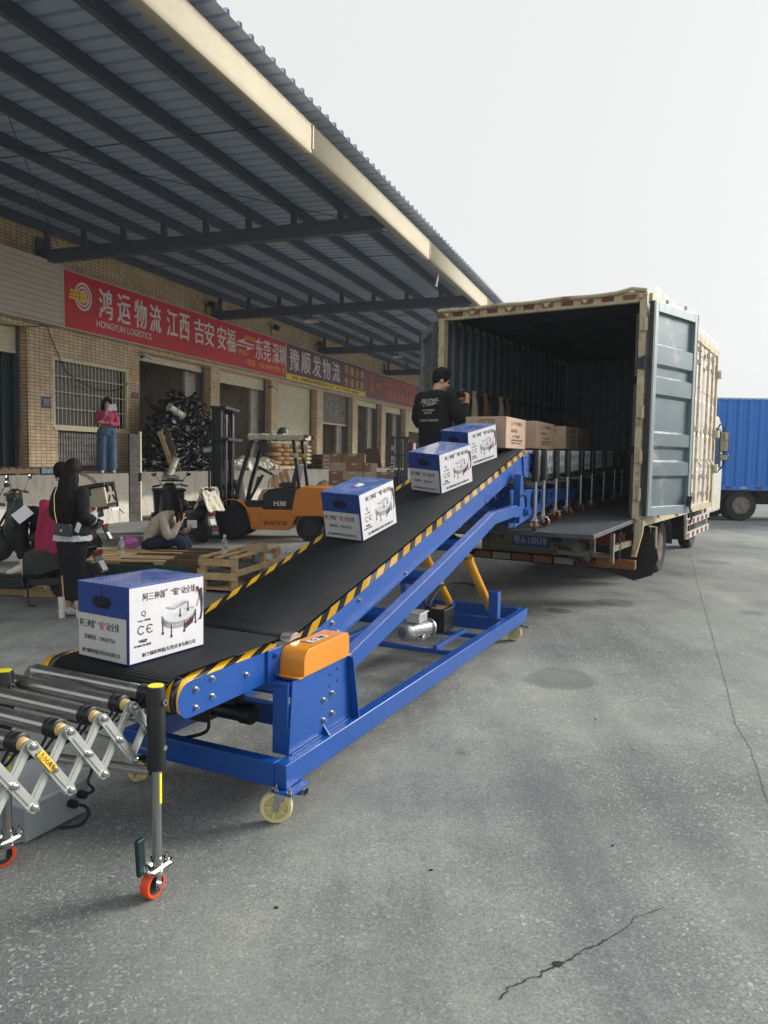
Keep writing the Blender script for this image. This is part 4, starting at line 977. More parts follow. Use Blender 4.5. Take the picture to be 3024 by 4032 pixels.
for i in range(30):
    a = 2*PI*i/30; e = Xa*math.cos(a)+Ya*math.sin(a); b.bar(ax0+da*.065+e*.058, ax1-da*.02+e*.058, .003, .012, e)
b.lathe([(.07, 0), (.07, .018)], ax1-da*.012, da, 24)
mo = b.build('pump_motor', mat('cast aluminium', '#a9abab', .45, metal=.6, var=.08), cv)
gv = MB()
for i in range(-4, 5):
    for j in range(-4, 5):
        if i*i+j*j < 19: p = ax0-da*.0125+Xa*i*.0095+Ya*j*.0095; gv.bar(p, p+da*.002, .0066, .0066, Ya)
gv.build('fan_grille', 'black_plastic', mo, smooth=False)
b = MB(); c_ = ax0.lerp(ax1, .5); b.box(c_.x-.08, c_.x+.08, c_.y-.055, c_.y+.055, .335, .40); b.box(c_.x-.09, c_.x+.09, c_.y-.065, c_.y+.065, .401, .409); b.build('terminal_box', mat('light alu', '#c4c6c5', .4, metal=.5), mo, smooth=False, bevel=.004)
b = MB(); b.box(c_.x-.08, c_.x+.09, c_.y-.08, c_.y-.04, .2125, .225); b.box(c_.x-.08, c_.x+.09, c_.y+.04, c_.y+.08, .2125, .225); b.box(c_.x-.02, c_.x+.04, c_.y-.06, c_.y+.06, .2255, .235); b.build('motor_foot', 'steel', mo, smooth=False)
b = MB(); b.box(2.78, 3.0, .385, .56, .213, .395); to = b.build('oil_tank', 'black_plastic', cv, smooth=False, bevel=.006)
b = MB(); b.cyl((2.86, .5, .3955), (2.86, .5, .42), .014, 12); b.cyl((2.82, .52, .3955), (2.82, .52, .41), .02, 12); b.build('filler_cap', 'dark_steel', to)
b = MB(); b.box(2.80, 2.95, .42, .52, .3955, .397); b.build('tank_label', 'carton_dark', to, smooth=False)
b = MB()
def hose(pts, r):
    P = [Vector(p) for p in pts]; sm = []
    for i in range(len(P)-1):
        p0, p1, p2, p3 = P[max(0, i-1)], P[i], P[i+1], P[min(len(P)-1, i+2)]
        for t in (0, .2, .4, .6, .8): sm.append(.5*((2*p1)+(p2-p0)*t+(2*p0-5*p1+4*p2-p3)*t*t+(3*p1-p0-3*p2+p3)*t**3))
    return sm+[P[-1]]
b.tube(hose([(2.79, .52, .40), (2.95, .56, .44), (3.15, .55, .52), (3.3, .45, .535), (3.36, .3, .50), (3.33, .26, .47)], 0), .012, 8)
b.tube(hose([(2.79, .54, .40), (2.9, .6, .43), (3.15, .63, .50), (3.32, .63, .46)], 0), .011, 8); b.build('hydraulic_hose', 'rubber', cv)
b = MB(); b.cyl((3.355, .285, .497), (3.34, .26, .474), .016, 8); b.cyl((3.33, .625, .48), (3.33, .62, .42), .016, 8); b.build('hose_fitting', 'steel', cv)
b = MB(); b.box(3.05, 3.30, .89, .98, .70, 1.18); b.build('control_cabinet', 'grey_box', cv, smooth=False, bevel=.006)
MB().bar((3.17, .88, .28), (3.17, .93, .70), .06, .05).build('cabinet_post', 'blue', cv, smooth=False)
# geared motor under the feed section
b = MB(); b.cyl((.19, .36, .385), (.19, .52, .385), .042, 24); b.lathe([(.02, -.012), (.042, -.01), (.048, 0), (.048, .05), (.044, .055)], (.19, .31, .385), (0, 1, 0), 28); b.box(.12, .26, .52, .64, .33, .46); b.box(.15, .23, .38, .46, .425, .46)
gmo = b.build('gear_motor', 'black_plastic', cv, bevel=.003)
gv = MB()
for r_ in (.012, .020, .028, .036): gv.lathe([(r_-.0015, 0), (r_+.0015, 0), (r_+.0015, .002), (r_-.0015, .002)], (.19, .2965, .385), (0, 1, 0), 28, True)
gv.build('fan_grille', 'dark_steel', gmo)
b = MB(); b.tube(hose([(.02, .30, .56), (.0, .4, .45), (.1, .5, .30), (.05, .66, .25)], 0), .008, 6); b.build('motor_cable', 'black_plastic', cv)
# casters
def caster(parent, c, az, R, wd, mat_w, z_top, spokes=True, lever=True, name='caster'):
    """swivel caster: plate and fork > wheel > tyre look; c = pivot (x, y), az = heading of the trail"""
    k = bpy.data.objects.new(name, None); COL.objects.link(k); k.parent = parent; k.location = (c[0], c[1], 0); k.rotation_euler = (0, 0, az)
    off = R*.45; b = MB()
    b.box(-.045, .045, -.04, .04, z_top-.008, z_top-.0005); b.cyl((0, 0, z_top-.022), (0, 0, z_top-.008), .026, 16)
    for s_ in (-1, 1):
        y = s_*(wd/2+.007)
        b.prism([(-.028, z_top-.024), (.03, z_top-.024), (off+.014, R+.008), (off+.012, R-.014), (off-.012, R-.014), (off-.016, R+.02)], (0, y-.002, 0), (1, 0, 0), (0, 0, 1), (0, .004, 0))
    b.box(-.03, .03, -wd/2-.009, wd/2+.009, z_top-.026, z_top-.022); b.cyl((off, -wd/2-.016, R), (off, wd/2+.016, R), .007, 8); b.cyl((off, -wd/2-.02, R), (off, -wd/2-.009, R), .011, 6); b.cyl((off, wd/2+.009, R), (off, wd/2+.02, R), .011, 6)
    b.build('fork', 'steel', k)
    w_ = MB(); w_.lathe([(R*.72, -wd/2), (R*.93, -wd/2), (R, -wd*.33), (R, wd*.33), (R*.93, wd/2), (R*.72, wd/2)], (off, 0, R), (0, 1, 0), 36, True)
    if spokes:
        w_.lathe([(R*.15, -wd*.5), (R*.26, -wd*.5), (R*.26, wd*.5), (R*.15, wd*.5)], (off, 0, R), (0, 1, 0), 16, True)
        w_.lathe([(R*.2, -.0015), (R*.74, -.0015), (R*.74, .0015), (R*.2, .0015)], (off, 0, R), (0, 1, 0), 24, True)
        for i in range(5):
            a = 2*PI*i/5; w_.bar((off+R*.22*math.cos(a), 0, R+R*.22*math.sin(a)), (off+R*.76*math.cos(a), 0, R+R*.76*math.sin(a)), R*.13, wd*.8, (0, 1, 0))
    wo = w_.build('wheel', mat_w, k)
    if not spokes:
        h = MB(); h.lathe([(.001, -wd*.36), (R*.5, -wd*.36), (R*.72, -wd*.5), (R*.72, wd*.5), (R*.5, wd*.36), (.001, wd*.36)], (off, 0, R), (0, 1, 0), 24); h.build('hub', 'black_plastic', wo)
    if lever:
        l = MB(); l.bar((off*.2, 0, z_top-.036), (-R*1.25, 0, z_top-.05), .05, .006); l.bar((-R*1.25, 0, z_top-.05), (-R*1.5, 0, z_top-.035), .055, .005); l.build('brake_pedal', 'steel', k, smooth=False)
    return k
for x, y, a in ((.06, .05, rad(120)), (.06, .86, rad(75)), (3.70, .06, rad(100)), (3.70, .86, rad(100))): caster(cv, (x, y), a, .070, .040, 'nylon', .171)
st2 = MB()
for x, y in ((.02, .02), (.10, .02), (.02, .09), (.10, .09)): st2.cyl((x, y-.12, .165), (x, y-.12, .20), .005, 8)
MB().box(-.03, .12, -.045, .055, .164, .1715).build('caster_plate', 'blue', cv, smooth=False)
bb = MB(); bolts(bb, [(-.018, -.03, .172), (-.018, .035, .172)], (0, 0, 1), .008, .02); bb.build('bolt', 'steel', cv)

# ================================================================== FLEXIBLE ROLLER CONVEYOR, near end
def bar_link(mb, p, q, wdt, th, n):
    """flat link with round ends between p and q, face normal n"""
    p, q, n = Vector(p), Vector(q), Vector(n); d_ = (q-p).normalized(); s_ = n.cross(d_); L_ = (q-p).length
    poly = [(L_+wdt/2*math.sin(PI*i/6), wdt/2*math.cos(PI*i/6)) for i in range(7)]+[(-wdt/2*math.sin(PI*i/6), -wdt/2*math.cos(PI*i/6)) for i in range(7)]
    mb.prism(poly, p-n*th/2, d_, s_, n*th)
    mb.bar(p+d_*wdt*.7+n*th*.7, q-d_*wdt*.7+n*th*.7, wdt*.42, th, n)
rc = empty('roller_conveyor', CV_LOC, CV_ROT, 'flexible roller conveyor with steel scissor links feeding the belt, over the grey control box', 'conveyor', 'flexible roller conveyors')
NR = 9
def ru(k): return -.498-.135*k
zR, zM, zB = .683, .588, .495
r0_ = MB(); r0_.cyl((0, .30, 0), (0, .868, 0), .027, 28); r0_.cyl((0, .245, 0), (0, .90, 0), .006, 8)
rob = r0_.build('roller', 'chrome', rc); rob.location = (ru(0), 0, zR)
q = MB(); q.lathe([(.028, .258), (.031, .260), (.031, .280), (.029, .282), (.029, .287), (.031, .289), (.031, .303), (.0275, .306)], (0, 0, 0), (0, 1, 0), 24); q.build('grip_sleeve', 'black_plastic', rob)
q = MB(); q.lathe([(.012, .238), (.019, .242), (.021, .262), (.021, .262)], (0, 0, 0), (0, 1, 0), 20); q.build('bearing_cap', 'cream_plastic', rob)
for k in range(1, NR): dup(rob, rc, loc=(ru(k), 0, zR))
def belts(k):
    m_ = MB(); u_ = ru(k)
    m_.tube([(u_-.028, .27, zR), (u_-.04, .30, zR-.06), (u_-.075, .36, .585)], .005, 6); m_.tube([(u_+.028, .275, zR), (u_-.01, .31, zR-.07), (u_-.05, .365, .575)], .005, 6)
    return m_
MT['drive_grey'] = mat('tension arm', '#8f9698', .4, metal=.6)
bo = belts(0).build('drive_belt', 'rubber', rc)
for k in range(1, NR): c = dup(bo, rc); c.location = (ru(k)-ru(0), 0, 0)
dm = MB(); dm.cyl((-.06, .52, .565), (-.06, .60, .565), .026, 18); do = dm.build('drive_drum', 'black_plastic', rc); do.location = (ru(0), 0, 0)
dm = MB(); dm.cyl((-.06, .601, .565), (-.06, .64, .565), .02, 14); dm.build('red_cap', mat('orange red cap', '#d2402a', .5), do)
dm = MB(); dm.tube([(-.06, .56, .59), (-.03, .56, .55), (-.02, .56, .50), (-.05, .56, .465)], .011, 8, sx=.4); dm.build('tension_arm', 'drive_grey', do)
for k in range(1, 7): dup(do, rc, loc=(ru(k), 0, 0))
for vo, vi, n in ((.212, .228, (0, -1, 0)), (.918, .905, (0, 1, 0))):
    m_ = MB(); bar_link(m_, (0, vo, zR), (.135, vo, zB), .034, .006, n); bl = MB()
    bolts(bl, [(0, vo+n[1]*.006, zR), (.0675, vo+n[1]*.008, zM), (.135, vo+n[1]*.006, zB)], n, .0085, .012)
    lo = m_.build('scissor_link', 'alu', rc); bl.build('bolt', 'steel', lo); lo.location = (ru(1), 0, 0)
    for k in range(2, NR): dup(lo, rc, loc=(ru(k), 0, 0))
    m_ = MB(); bar_link(m_, (0, vi, zR), (-.135, vi, zB), .034, .005, n); lo2 = m_.build('scissor_link', 'alu', rc); lo2.location = (ru(0), 0, 0)
    for k in range(1, NR): dup(lo2, rc, loc=(ru(k), 0, 0))
    if n[1] < 0:
        d_ = Vector((.135, 0, zB-zR)).normalized(); s_ = Vector((d_.z, 0, -d_.x))*-1; o_ = Vector((ru(4), vo-.0105, zR))
        stk = MB(); c0 = o_+d_*.028; stk.prism([(0, -.0125), (.088, -.0125), (.088, .0125), (0, .0125)], c0, d_, s_, (0, -.0008, 0)); sk = stk.build('warning_sticker', 'sign_yellow', lo, smooth=False); sk.parent = rc
        text('⚠小心夹手', .019, 'ink', sk, c0+d_*.044+Vector((0, -.0014, 0)), d_, Vector((0, -1, 0)).cross(d_)*1.0, align='CENTER', width=.078, bold=.015)
def post(parent, u_, v_, ztop_, z0, dark='dark_orange_wheel', az=0., simple=False):
    p = bpy.data.objects.new('leg', None); COL.objects.link(p); p.parent = parent; p.location = (u_, v_, z0)
    H = ztop_-z0
    b = MB(); b.lathe([(.020, H-.295), (.0325, H-.295), (.0325, H-.01), (.029, H), (.001, H)], (0, 0, 0), (0, 0, 1), 24); so_ = b.build('sleeve', 'black_plastic', p)
    b = MB(); b.cyl((0, 0, .115), (0, 0, H-.29), .0175, 18); b.cyl((0, 0, .108), (0, 0, .135), .023, 16); b.build('leg_tube', 'chrome', p)
    if not simple:
        b = MB(); b.cyl((0, 0, H), (0, 0, H+.002), .027, 24); b.build('yellow_cap', 'yellow_tag', so_)
        b = MB(); b.lathe([(.006, 0), (.011, 0), (.011, .006), (.006, .006)], (.005, -.0345, H-.055), (0, -1, 0), 14, True); b.cyl((.01, -.031, H-.22), (.01, -.0335, H-.22), .009, 12); b.build('eyelet', 'steel', so_)
        b = MB(); b.sheet([(.0181*math.sin(t), -.0181*math.cos(t)) for t in [-.2+.15*i for i in range(8)]], (0, 0, H-.42), (1, 0, 0), (0, 1, 0), (0, 0, .11)); b.build('yellow_label', 'yellow_tag', p)
    b = MB(); b.box(-.06, .06, -.02, .02, .100, .107); bolts(b, [(-.05, 0, .107), (.05, 0, .107)], (0, 0, 1), .008, .014); b.bar((-.028, 0, .12), (-.07, 0, .16), .012, .012); b.build('foot_plate', 'steel', p)
    if not simple:
        b = MB(); b.bar((-.075, .0, .105), (-.085, 0, .24), .018, .036); b.build('toe_lever', mat('dark green lever', '#0f2a2c', .4), p, smooth=False, bevel=.006)
    caster(p, (0, 0), az, .05, .034, dark, .1015, spokes=False, lever=simple, name='caster')
    return p
post(rc, -.585, .155, .752, 0, 'orange_wheel', rad(183)); post(rc, -.70, .785, .746, 0, 'orange_wheel', rad(150))
b = MB(); b.cyl((-.59, .175, .445), (-.695, .77, .44), .0165, 16); b.build('leg_crossbar', 'chrome', rc)
b = MB()
for z in (zM, zB): b.cyl((-.515, .90, z), (-.54, .235, z), .006, 8)
b.build('tie_rod', 'steel', rc)

# grey control box on the ground under the rollers
cb = empty('control_box', CVM @ Vector((-.565, .86, 0)), CV_ROT, 'grey control box with emergency button on the ground under the rollers', 'control box')
b = MB(); b.box(-.02, .30, -.02, .34, .012, .150); b.box(.0, .28, .0, .32, 0, .012); bo = b.build('case', 'grey_box', cb, smooth=False, bevel=.004)
b = MB(); b.box(-.025, .305, -.025, .345, .151, .168); b.build('lid', mat('pale enclosure lid', '#a9b0b5', .42), cb, smooth=False, bevel=.004)
b = MB(); b.cyl((.22, .10, .168), (.22, .10, .182), .012, 12); b.cyl((.22, .10, .182), (.22, .10, .198), .019, 16); b.build('stop_button', 'red', cb)
b = MB()
for i in range(3):
    for j in range(4): b.cyl((.03+.017*i, .04+.017*j, .168), (.03+.017*i, .04+.017*j, .1705), .0055, 8)
b.build('speaker_hole', 'black_plastic', cb)
b = MB(); b.cyl((.20, -.02, .085), (.20, -.055, .085), .017, 12); b.cyl((.25, -.02, .105), (.25, -.055, .105), .017, 12); b.build('cable_gland', 'black_plastic', cb)
b = MB(); b.tube(hose([(.20, -.05, .085), (.23, -.075, .07), (.24, -.085, .03), (.19, -.08, .006), (.14, -.03, .006)], 0), .007, 7); b.tube(hose([(.25, -.05, .105), (.28, -.07, .12), (.26, -.06, .16), (.29, -.05, .2), (.28, -.06, .27), (.27, -.05, .33)], 0), .0065, 7); b.build('power_lead', 'rubber', cb)

# ================================================================== ROLLER CONVEYOR inside the truck
rt = empty('roller_conveyor', CVM @ Vector((0, 0, 0)), CV_ROT, 'flexible roller conveyor on orange casters carrying cartons inside the truck', 'conveyor', 'flexible roller conveyors')
MT['link_pale'] = mat('pale zinc link', '#d5dde2', .35, metal=.15, var=.06)
def zr2(x): return 1.662+.018*(x-4.4)
b = MB(); b.cyl((0, .16, 0), (0, .90, 0), .022, 14); r2 = b.build('roller', 'chrome', rt); r2.location = (4.42, 0, zr2(4.42)-.022)
n_ = 0; x = 4.42; US = []
gaps = [.075]*70
while x < 9.6: US.append(x); x += .078
for x in US[1:]: dup(r2, rt, loc=(x, 0, zr2(x)-.022))
m_ = MB(); bar_link(m_, (0, .148, -.02), (.075, .148, -.235), .022, .004, (0, -1, 0)); l2 = m_.build('scissor_link', 'link_pale', rt); l2.location = (US[0], 0, zr2(US[0]))
for x in US[1:]: dup(l2, rt, loc=(x, 0, zr2(x)))
m_ = MB()
for x in US:
    z = zr2(x); bar_link(m_, (x+.075, .156, z-.02), (x, .156, z-.235), .022, .004, (0, -1, 0)); bar_link(m_, (x, .905, z-.02), (x+.075, .905, z-.235), .022, .004, (0, 1, 0))
tag(m_.build('scissor_lattice', 'link_pale', rt), kind='stuff')
fl_ = [.905, .92, .95, .962] + [FZ+.002]*6
for i, (x, z0) in enumerate(zip((4.36, 4.68, 5.2, 5.75, 6.51, 7.23, 8.12, 9.06, 9.79), fl_)):
    post(rt, x, .11, zr2(x)+.0, z0, 'dark_orange_wheel', rad((200, 260, 240, 250, 230, 250, 240, 250, 245)[i]), True)
    post(rt, x, .93, zr2(x)+.0, z0, 'dark_orange_wheel', rad(235), True)
    MB().cyl((x, .12, zr2(x)-.34), (x, .92, zr2(x)-.34), .015, 10).build('leg_crossbar', 'chrome', rt)
# ================================================================== PRINTED CARTONS on the belt (x along, y left, z up; origin at the near right bottom corner)
BXL, BXW, BXH = .405, .305, .308
MT['print_grey'] = mat('printed mid grey', '#8b8d94', .7, var=.2, scale=60); MT['print_light'] = mat('printed pale steel', '#c9ced2', .65, var=.15, scale=60)
MT['print_skin'] = mat('printed skin', '#c08f74', .7); MT['print_red'] = mat('printed dark red', '#5f2f30', .7)
def printed_box():
    t = empty('printed_carton', (0, 0, 0), 0)
    b = MB(); b.box(0, BXL, 0, BXW, 0, BXH); b.build('carton_body', 'box_blue', t, smooth=False, bevel=.004)
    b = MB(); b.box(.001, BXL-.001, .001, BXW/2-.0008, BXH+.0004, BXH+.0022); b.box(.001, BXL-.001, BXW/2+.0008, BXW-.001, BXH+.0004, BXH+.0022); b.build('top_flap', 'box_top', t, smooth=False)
    e = MB(); e.box(-.0012, -.0004, .012, BXW-.006, .006, .182); eo = e.build('end_label', 'offwhite', t, smooth=False)
    X, Y = (0, -1, 0), (0, 0, 1); x = -.0017
    def et(s_, y, z, h, m_, wd, bold=.012): return text(s_, h, m_, None, (x, y, z), X, Y, width=wd, bold=bold)
    its = [et('阿三神器', .288, .142, .036, 'ink', .088), et('®', .198, .152, .012, 'ink', .008), et('“辊”', .180, .142, .036, 'red_ink', .048), et('动全球', .128, .142, .036, 'ink', .075), et('咨询热线：13903037563', .262, .088, .023, 'ink', .185), et('耐力输卸神器(东莞)实业有限公司', .275, .030, .019, 'ink', .225)]
    join_text(its, 'lettering', eo)
    h = MB(); pts = [(.035*math.cos(a)+(.022 if math.cos(a) > 0 else -.022), .024*math.sin(a)) for a in [2*PI*i/24 for i in range(24)]]
    h.prism(pts, (-.0007, .155, .236), (0, 1, 0), (0, 0, 1), (-.0006, 0, 0)); h.box(-.001, -.0004, .153, .157, .258, .305); h.build('hand_hole', mat('hand hole shadow', '#0a1226', .9), t, smooth=False)
    s_ = MB(); s_.box(.004, BXL-.006, -.0012, -.0004, .006, BXH-.004); so_ = s_.build('side_label', 'white', t, smooth=False)
    X2 = (1, 0, 0); y = -.0018
    def s2(s, x, z, h, m_, wd, bold=.01): return text(s, h, m_, None, (x, y, z), X2, Y, width=wd, bold=bold)
    its = [s2('阿三神器', .070, .262, .034, 'ink', .115), s2('®', .188, .275, .012, 'ink', .008), s2('“辊”', .215, .262, .034, 'ink', .052), s2('动全球', .272, .262, .034, 'ink', .078),
           s2('Q', .062, .196, .030, 'ink', .022, .02), s2('Roushen · 耐力神器', .045, .170, .009, 'ink', .062), s2('“央视品牌”', .046, .088, .014, 'ink', .046), s2('ISO9001:2015标准', .025, .071, .012, 'ink', .085), s2('耐力输卸神器(东莞)实业有限公司', .065, .030, .019, 'ink', .285)]
    join_text(its, 'lettering', so_)
    ce = MB()
    for cx, a0, a1 in ((.060, .6, 5.68), (.104, .6, 5.68)):
        n = 14
        for i in range(n):
            t0, t1 = a0+(a1-a0)*i/n, a0+(a1-a0)*(i+1)/n
            ce.quad(*[(cx+r*math.cos(q_), y, .132+r*math.sin(q_)) for r, q_ in ((.0185, t0), (.0185, t1), (.0135, t1), (.0135, t0))])
    ce.quad((.088, y, .1295), (.108, y, .1295), (.108, y, .1345), (.088, y, .1345)); ce.build('ce_mark', 'ink', so_, smooth=False)
    # printed picture: curved roller table, legs and a bending worker
    def P2(p): return (p[0], y, p[1])
    tb = MB()
    for i in range(26):
        a = PI*1.02+PI*1.05*i/25; c_, s1 = math.cos(a), math.sin(a)
        tb.quad(P2((.255+.030*c_, .180+.010*s1)), P2((.255+.032*math.cos(a+.03), .180+.012*math.sin(a+.03))), P2((.255+.092*math.cos(a+.06), .172+.040*math.sin(a+.06))), P2((.255+.092*c_, .172+.040*s1)))
    for i in range(12):
        a = PI*.02+PI*.42*i/12; c_, s1 = math.cos(a), math.sin(a)
        tb.quad(P2((.255+.030*c_, .180+.010*s1)), P2((.255+.030*math.cos(a+.09), .180+.010*math.sin(a+.09))), P2((.255+.092*math.cos(a+.09), .172+.040*math.sin(a+.09))), P2((.255+.092*c_, .172+.040*s1)))
    for i in range(14):
        t0, t1 = i/14, (i+.75)/14
        tb.quad(*[P2((.19+.10*t+dx, .200+.022*t+dz)) for t, dx, dz in ((t0, 0, 0), (t1, 0, 0), (t1, .022, -.016), (t0, .022, -.016))])
    tb.build('printed_table', 'print_light', so_, smooth=False)
    lg = MB(); y -= .0003
    for i in range(24):
        a = PI*1.02+PI*1.0*i/24; x_, z_ = .255+.092*math.cos(a), .172+.040*math.sin(a)
        lg.quad(P2((x_, z_)), P2((x_+.004, z_)), P2((x_+.009, z_-.026)), P2((x_+.005, z_-.026))); lg.quad(P2((x_+.008, z_)), P2((x_+.011, z_)), P2((x_+.002, z_-.026)), P2((x_-.001, z_-.026)))
    lg.quad(P2((.19, .198)), P2((.232, .186)), P2((.232, .192)), P2((.19, .204))); lg.quad(P2((.232, .186)), P2((.30, .209)), P2((.30, .215)), P2((.232, .192))); lg.build('printed_links', 'print_grey', so_, smooth=False)
    lg = MB()
    for x_, z0, z1 in ((.168, .150, .102), (.214, .128, .082), (.285, .132, .092), (.350, .168, .118), (.306, .212, .178), (.262, .186, .160)):
        lg.quad(P2((x_, z0)), P2((x_+.006, z0)), P2((x_+.006, z1)), P2((x_, z1))); lg.quad(P2((x_-.004, z1)), P2((x_+.010, z1)), P2((x_+.008, z1-.010)), P2((x_-.002, z1-.010)))
    lg.quad(P2((.352, .262)), P2((.366, .268)), P2((.374, .258)), P2((.362, .246))); lg.quad(P2((.364, .252)), P2((.392, .258)), P2((.397, .205)), P2((.378, .205)), P2((.372, .225)))
    lg.quad(P2((.380, .206)), P2((.397, .206)), P2((.394, .150)), P2((.386, .120)), P2((.376, .122)), P2((.384, .16))); lg.quad(P2((.365, .118)), P2((.388, .124)), P2((.388, .130)), P2((.370, .126)))
    lg.build('printed_worker', 'ink', so_, smooth=False)
    sk = MB(); sk.quad(P2((.350, .252)), P2((.360, .258)), P2((.366, .244)), P2((.356, .238))); sk.quad(P2((.374, .226)), P2((.381, .222)), P2((.362, .178)), P2((.355, .181))); sk.build('printed_arm', 'print_skin', so_, smooth=False)
    rd = MB(); rd.quad(P2((.290, .118)), P2((.338, .142)), P2((.338, .115)), P2((.294, .094))); rd.build('printed_crate', 'print_red', so_, smooth=False)
    return t
pb = printed_box()
def put(o, u_, v_, z, yaw, pitch=0., loc=None):
    o.matrix_world = CVM @ Matrix.Translation((u_, v_, z)) @ Matrix.Rotation(-pitch, 4, 'Y') @ Matrix.Rotation(yaw, 4, 'Z')
GB = 'blue and white printed cartons on the belt'
tag(pb, 'blue and white printed carton at the bottom of the belt, next to the steel rollers', 'carton', GB); put(pb, -.398, .468, .730, rad(-5))
BELT = lambda x: ztop(x)+.0145
for (u_, v_, yaw, lab) in ((1.665, .522, -8, 'blue and white printed carton halfway up the belt, with a scrap of tape on top'), (2.762, .424, -17, 'blue and white printed carton third up the belt, below the topmost one'), (3.575, .49, -19, 'topmost blue and white printed carton on the belt, before the plain ones')):
    c = dup(pb, None, label=lab); put(c, u_, v_, BELT(u_)+.002, rad(yaw), ANG)
    if u_ < 2: bx2 = c
tp = MB(); tp.add([(.17, .12, BXH+.003), (.23, .11, BXH+.0028), (.235, .155, BXH+.012), (.175, .16, BXH+.006)], [(0, 1, 2, 3)]); tp.build('tape_scrap', 'white', bx2, smooth=False)
# plain cartons
def plain(u_, v_, z, L, W_, H, lab, yaw=0., logo=True):
    t = empty('plain_carton', (0, 0, 0), 0, lab, 'carton', 'plain cartons entering the truck')
    t.matrix_world = CVM @ Matrix.Translation((u_, v_, z)) @ Matrix.Rotation(yaw, 4, 'Z')
    MB().box(0, L, 0, W_, 0, H).build('carton_body', 'carton', t, smooth=False, bevel=.006)
    b = MB(); b.box(-.0006, L+.0006, W_/2-.025, W_/2+.025, H+.0002, H+.0012); b.box(-.0012, -.0004, W_/2-.025, W_/2+.025, H-.06, H+.001); b.build('tape', 'tape', t, smooth=False)
    y = -.001; MT.setdefault('faint', mat('faded carton ink', '#7d6350', .8)); k = L/.66
    its = [text('Q', .05, 'faint', None, (.16*k, y, H*.80), (1, 0, 0), Z_, bold=.02), text('阿三神器搬运', .034, 'faint', None, (.25*k, y, H*.82), (1, 0, 0), Z_, width=.26*k), text('辊动全球传送', .034, 'faint', None, (.16*k, y, H*.58), (1, 0, 0), Z_, width=.20*k), text('CCTV 央视品牌', .03, 'faint', None, (.20*k, y, H*.40), (1, 0, 0), Z_, width=.24*k), text('耐力输卸神器(东莞)实业有限公司', .02, 'faint', None, (.16*k, y, H*.27), (1, 0, 0), Z_, width=.38*k), text('咨询热线 13903037563', .02, 'faint', None, (.16*k, y, H*.18), (1, 0, 0), Z_, width=.34*k)]
    if logo: its.append(text('CCTV', .08, 'faint', None, (-.001, W_*.66, H*.82), (0, -1, 0), Z_, width=.15, bold=.03))
    join_text(its, 'lettering', t)
plain(4.0, .30, 1.672, .66, .39, .285, 'plain brown carton crossing from the belt end onto the rollers')
plain(5.08, .30, zr2(5.9)+.001, .80, .40, .285, 'plain brown carton second in line on the truck rollers')
plain(6.47, .30, zr2(7.1)+.001, .63, .40, .275, 'dark-printed brown carton third in line on the truck rollers')
plain(7.14, .30, zr2(8.0)+.001, .82, .40, .27, 'brown carton deepest in the truck on the rollers', logo=False)
# ================================================================== FORKLIFT (x forward = screen left, y left = towards the camera)
MT['fork_orange'] = mat('worn orange paint', '#d6822a', .5, var=.12, scale=4, grime_sheen='#5e4326', gscale=5, gamt=.36)
MT['fork_black'] = mat('dusty black steel', '#202329', .6, var=.18, scale=6)
MT['canvas'] = mat('dirty canvas', '#b0a994', .9, var=.2, scale=6, grime_sheen='#6e6656', gscale=5, gamt=.42, bump=.4, bscale=14, bdist=.02)
def crumple(o, strength, size, seed=0):
    t = bpy.data.textures.new('folds', 'CLOUDS'); t.noise_scale = size
    d = o.modifiers.new('folds', 'DISPLACE'); d.texture = t; d.strength = strength; d.texture_coords = 'GLOBAL'; d.mid_level = .5
    return o
fk = empty('forklift', (-2.86, 13.80, 0), rad(177), 'orange and black counterbalance forklift parked by the dock', 'forklift')
for x, R_, wd in ((0, .325, .26), (-1.47, .255, .19)):
    tyre('wheel', (x, -.14, R_), (0, 1, 0), R_, wd, parent=fk, rim='fork_black', rimr=.58); tyre('wheel', (x, -1.05, R_), (0, 1, 0), R_, wd, parent=fk, rim='fork_black', rimr=.58)
b = MB(); b.prism([(-.36, .20), (-1.08, .20), (-1.16, .32), (-1.22, .46), (-1.22, .62), (-.24, .62), (-.30, .45), (-.34, .32)], (0, -.06, 0), (1, 0, 0), (0, 0, 1), (0, -1.08, 0)); b.build('body', 'fork_orange', fk, bevel=.015)
b = MB(); b.prism([(-1.10, .46), (-1.62, .47), (-1.95, .46), (-2.05, .58), (-2.06, .93), (-1.98, 1.01), (-1.28, 1.01), (-1.20, .95)], (0, -.04, 0), (1, 0, 0), (0, 0, 1), (0, -1.12, 0)); b.build('counterweight', 'fork_orange', fk, bevel=.025)
b = MB(); b.prism([(-.58, .58), (-1.20, .58), (-1.235, .98), (-.70, .96), (-.585, .86)], (0, -.05, 0), (1, 0, 0), (0, 0, 1), (0, -1.1, 0)); ho = b.build('engine_hood', 'fork_black', fk, bevel=.02)
text('H30', .13, 'sign_white', ho, (-.80, -.047, .70), (-1, 0, 0), Z_, bold=.03, width=.22)
text('杭州叉车', .10, 'fork_black', fk, (-.60, -.0585, .33), (-1, 0, 0), Z_, bold=.02, width=.46)
b = MB(); b.prism([(-1.20, .60), (-1.235, .76), (-1.19, .80), (-1.13, .62)], (0, -.045, 0), (1, 0, 0), (0, 0, 1), (0, -.006, 0)); b.build('tail_lamp', 'reflector_red', fk, smooth=False)
b = MB(); b.sheet([(.36*math.cos(t)+.0, .36+.41*math.sin(t)) for t in [rad(60)+rad(112)*i/10 for i in range(11)]], (0, -.01, 0), (1, 0, 0), (0, 0, 1), (0, -.28, 0)); o = b.build('front_fender', 'fork_orange', fk); o.modifiers.new('t', 'SOLIDIFY').thickness = .014
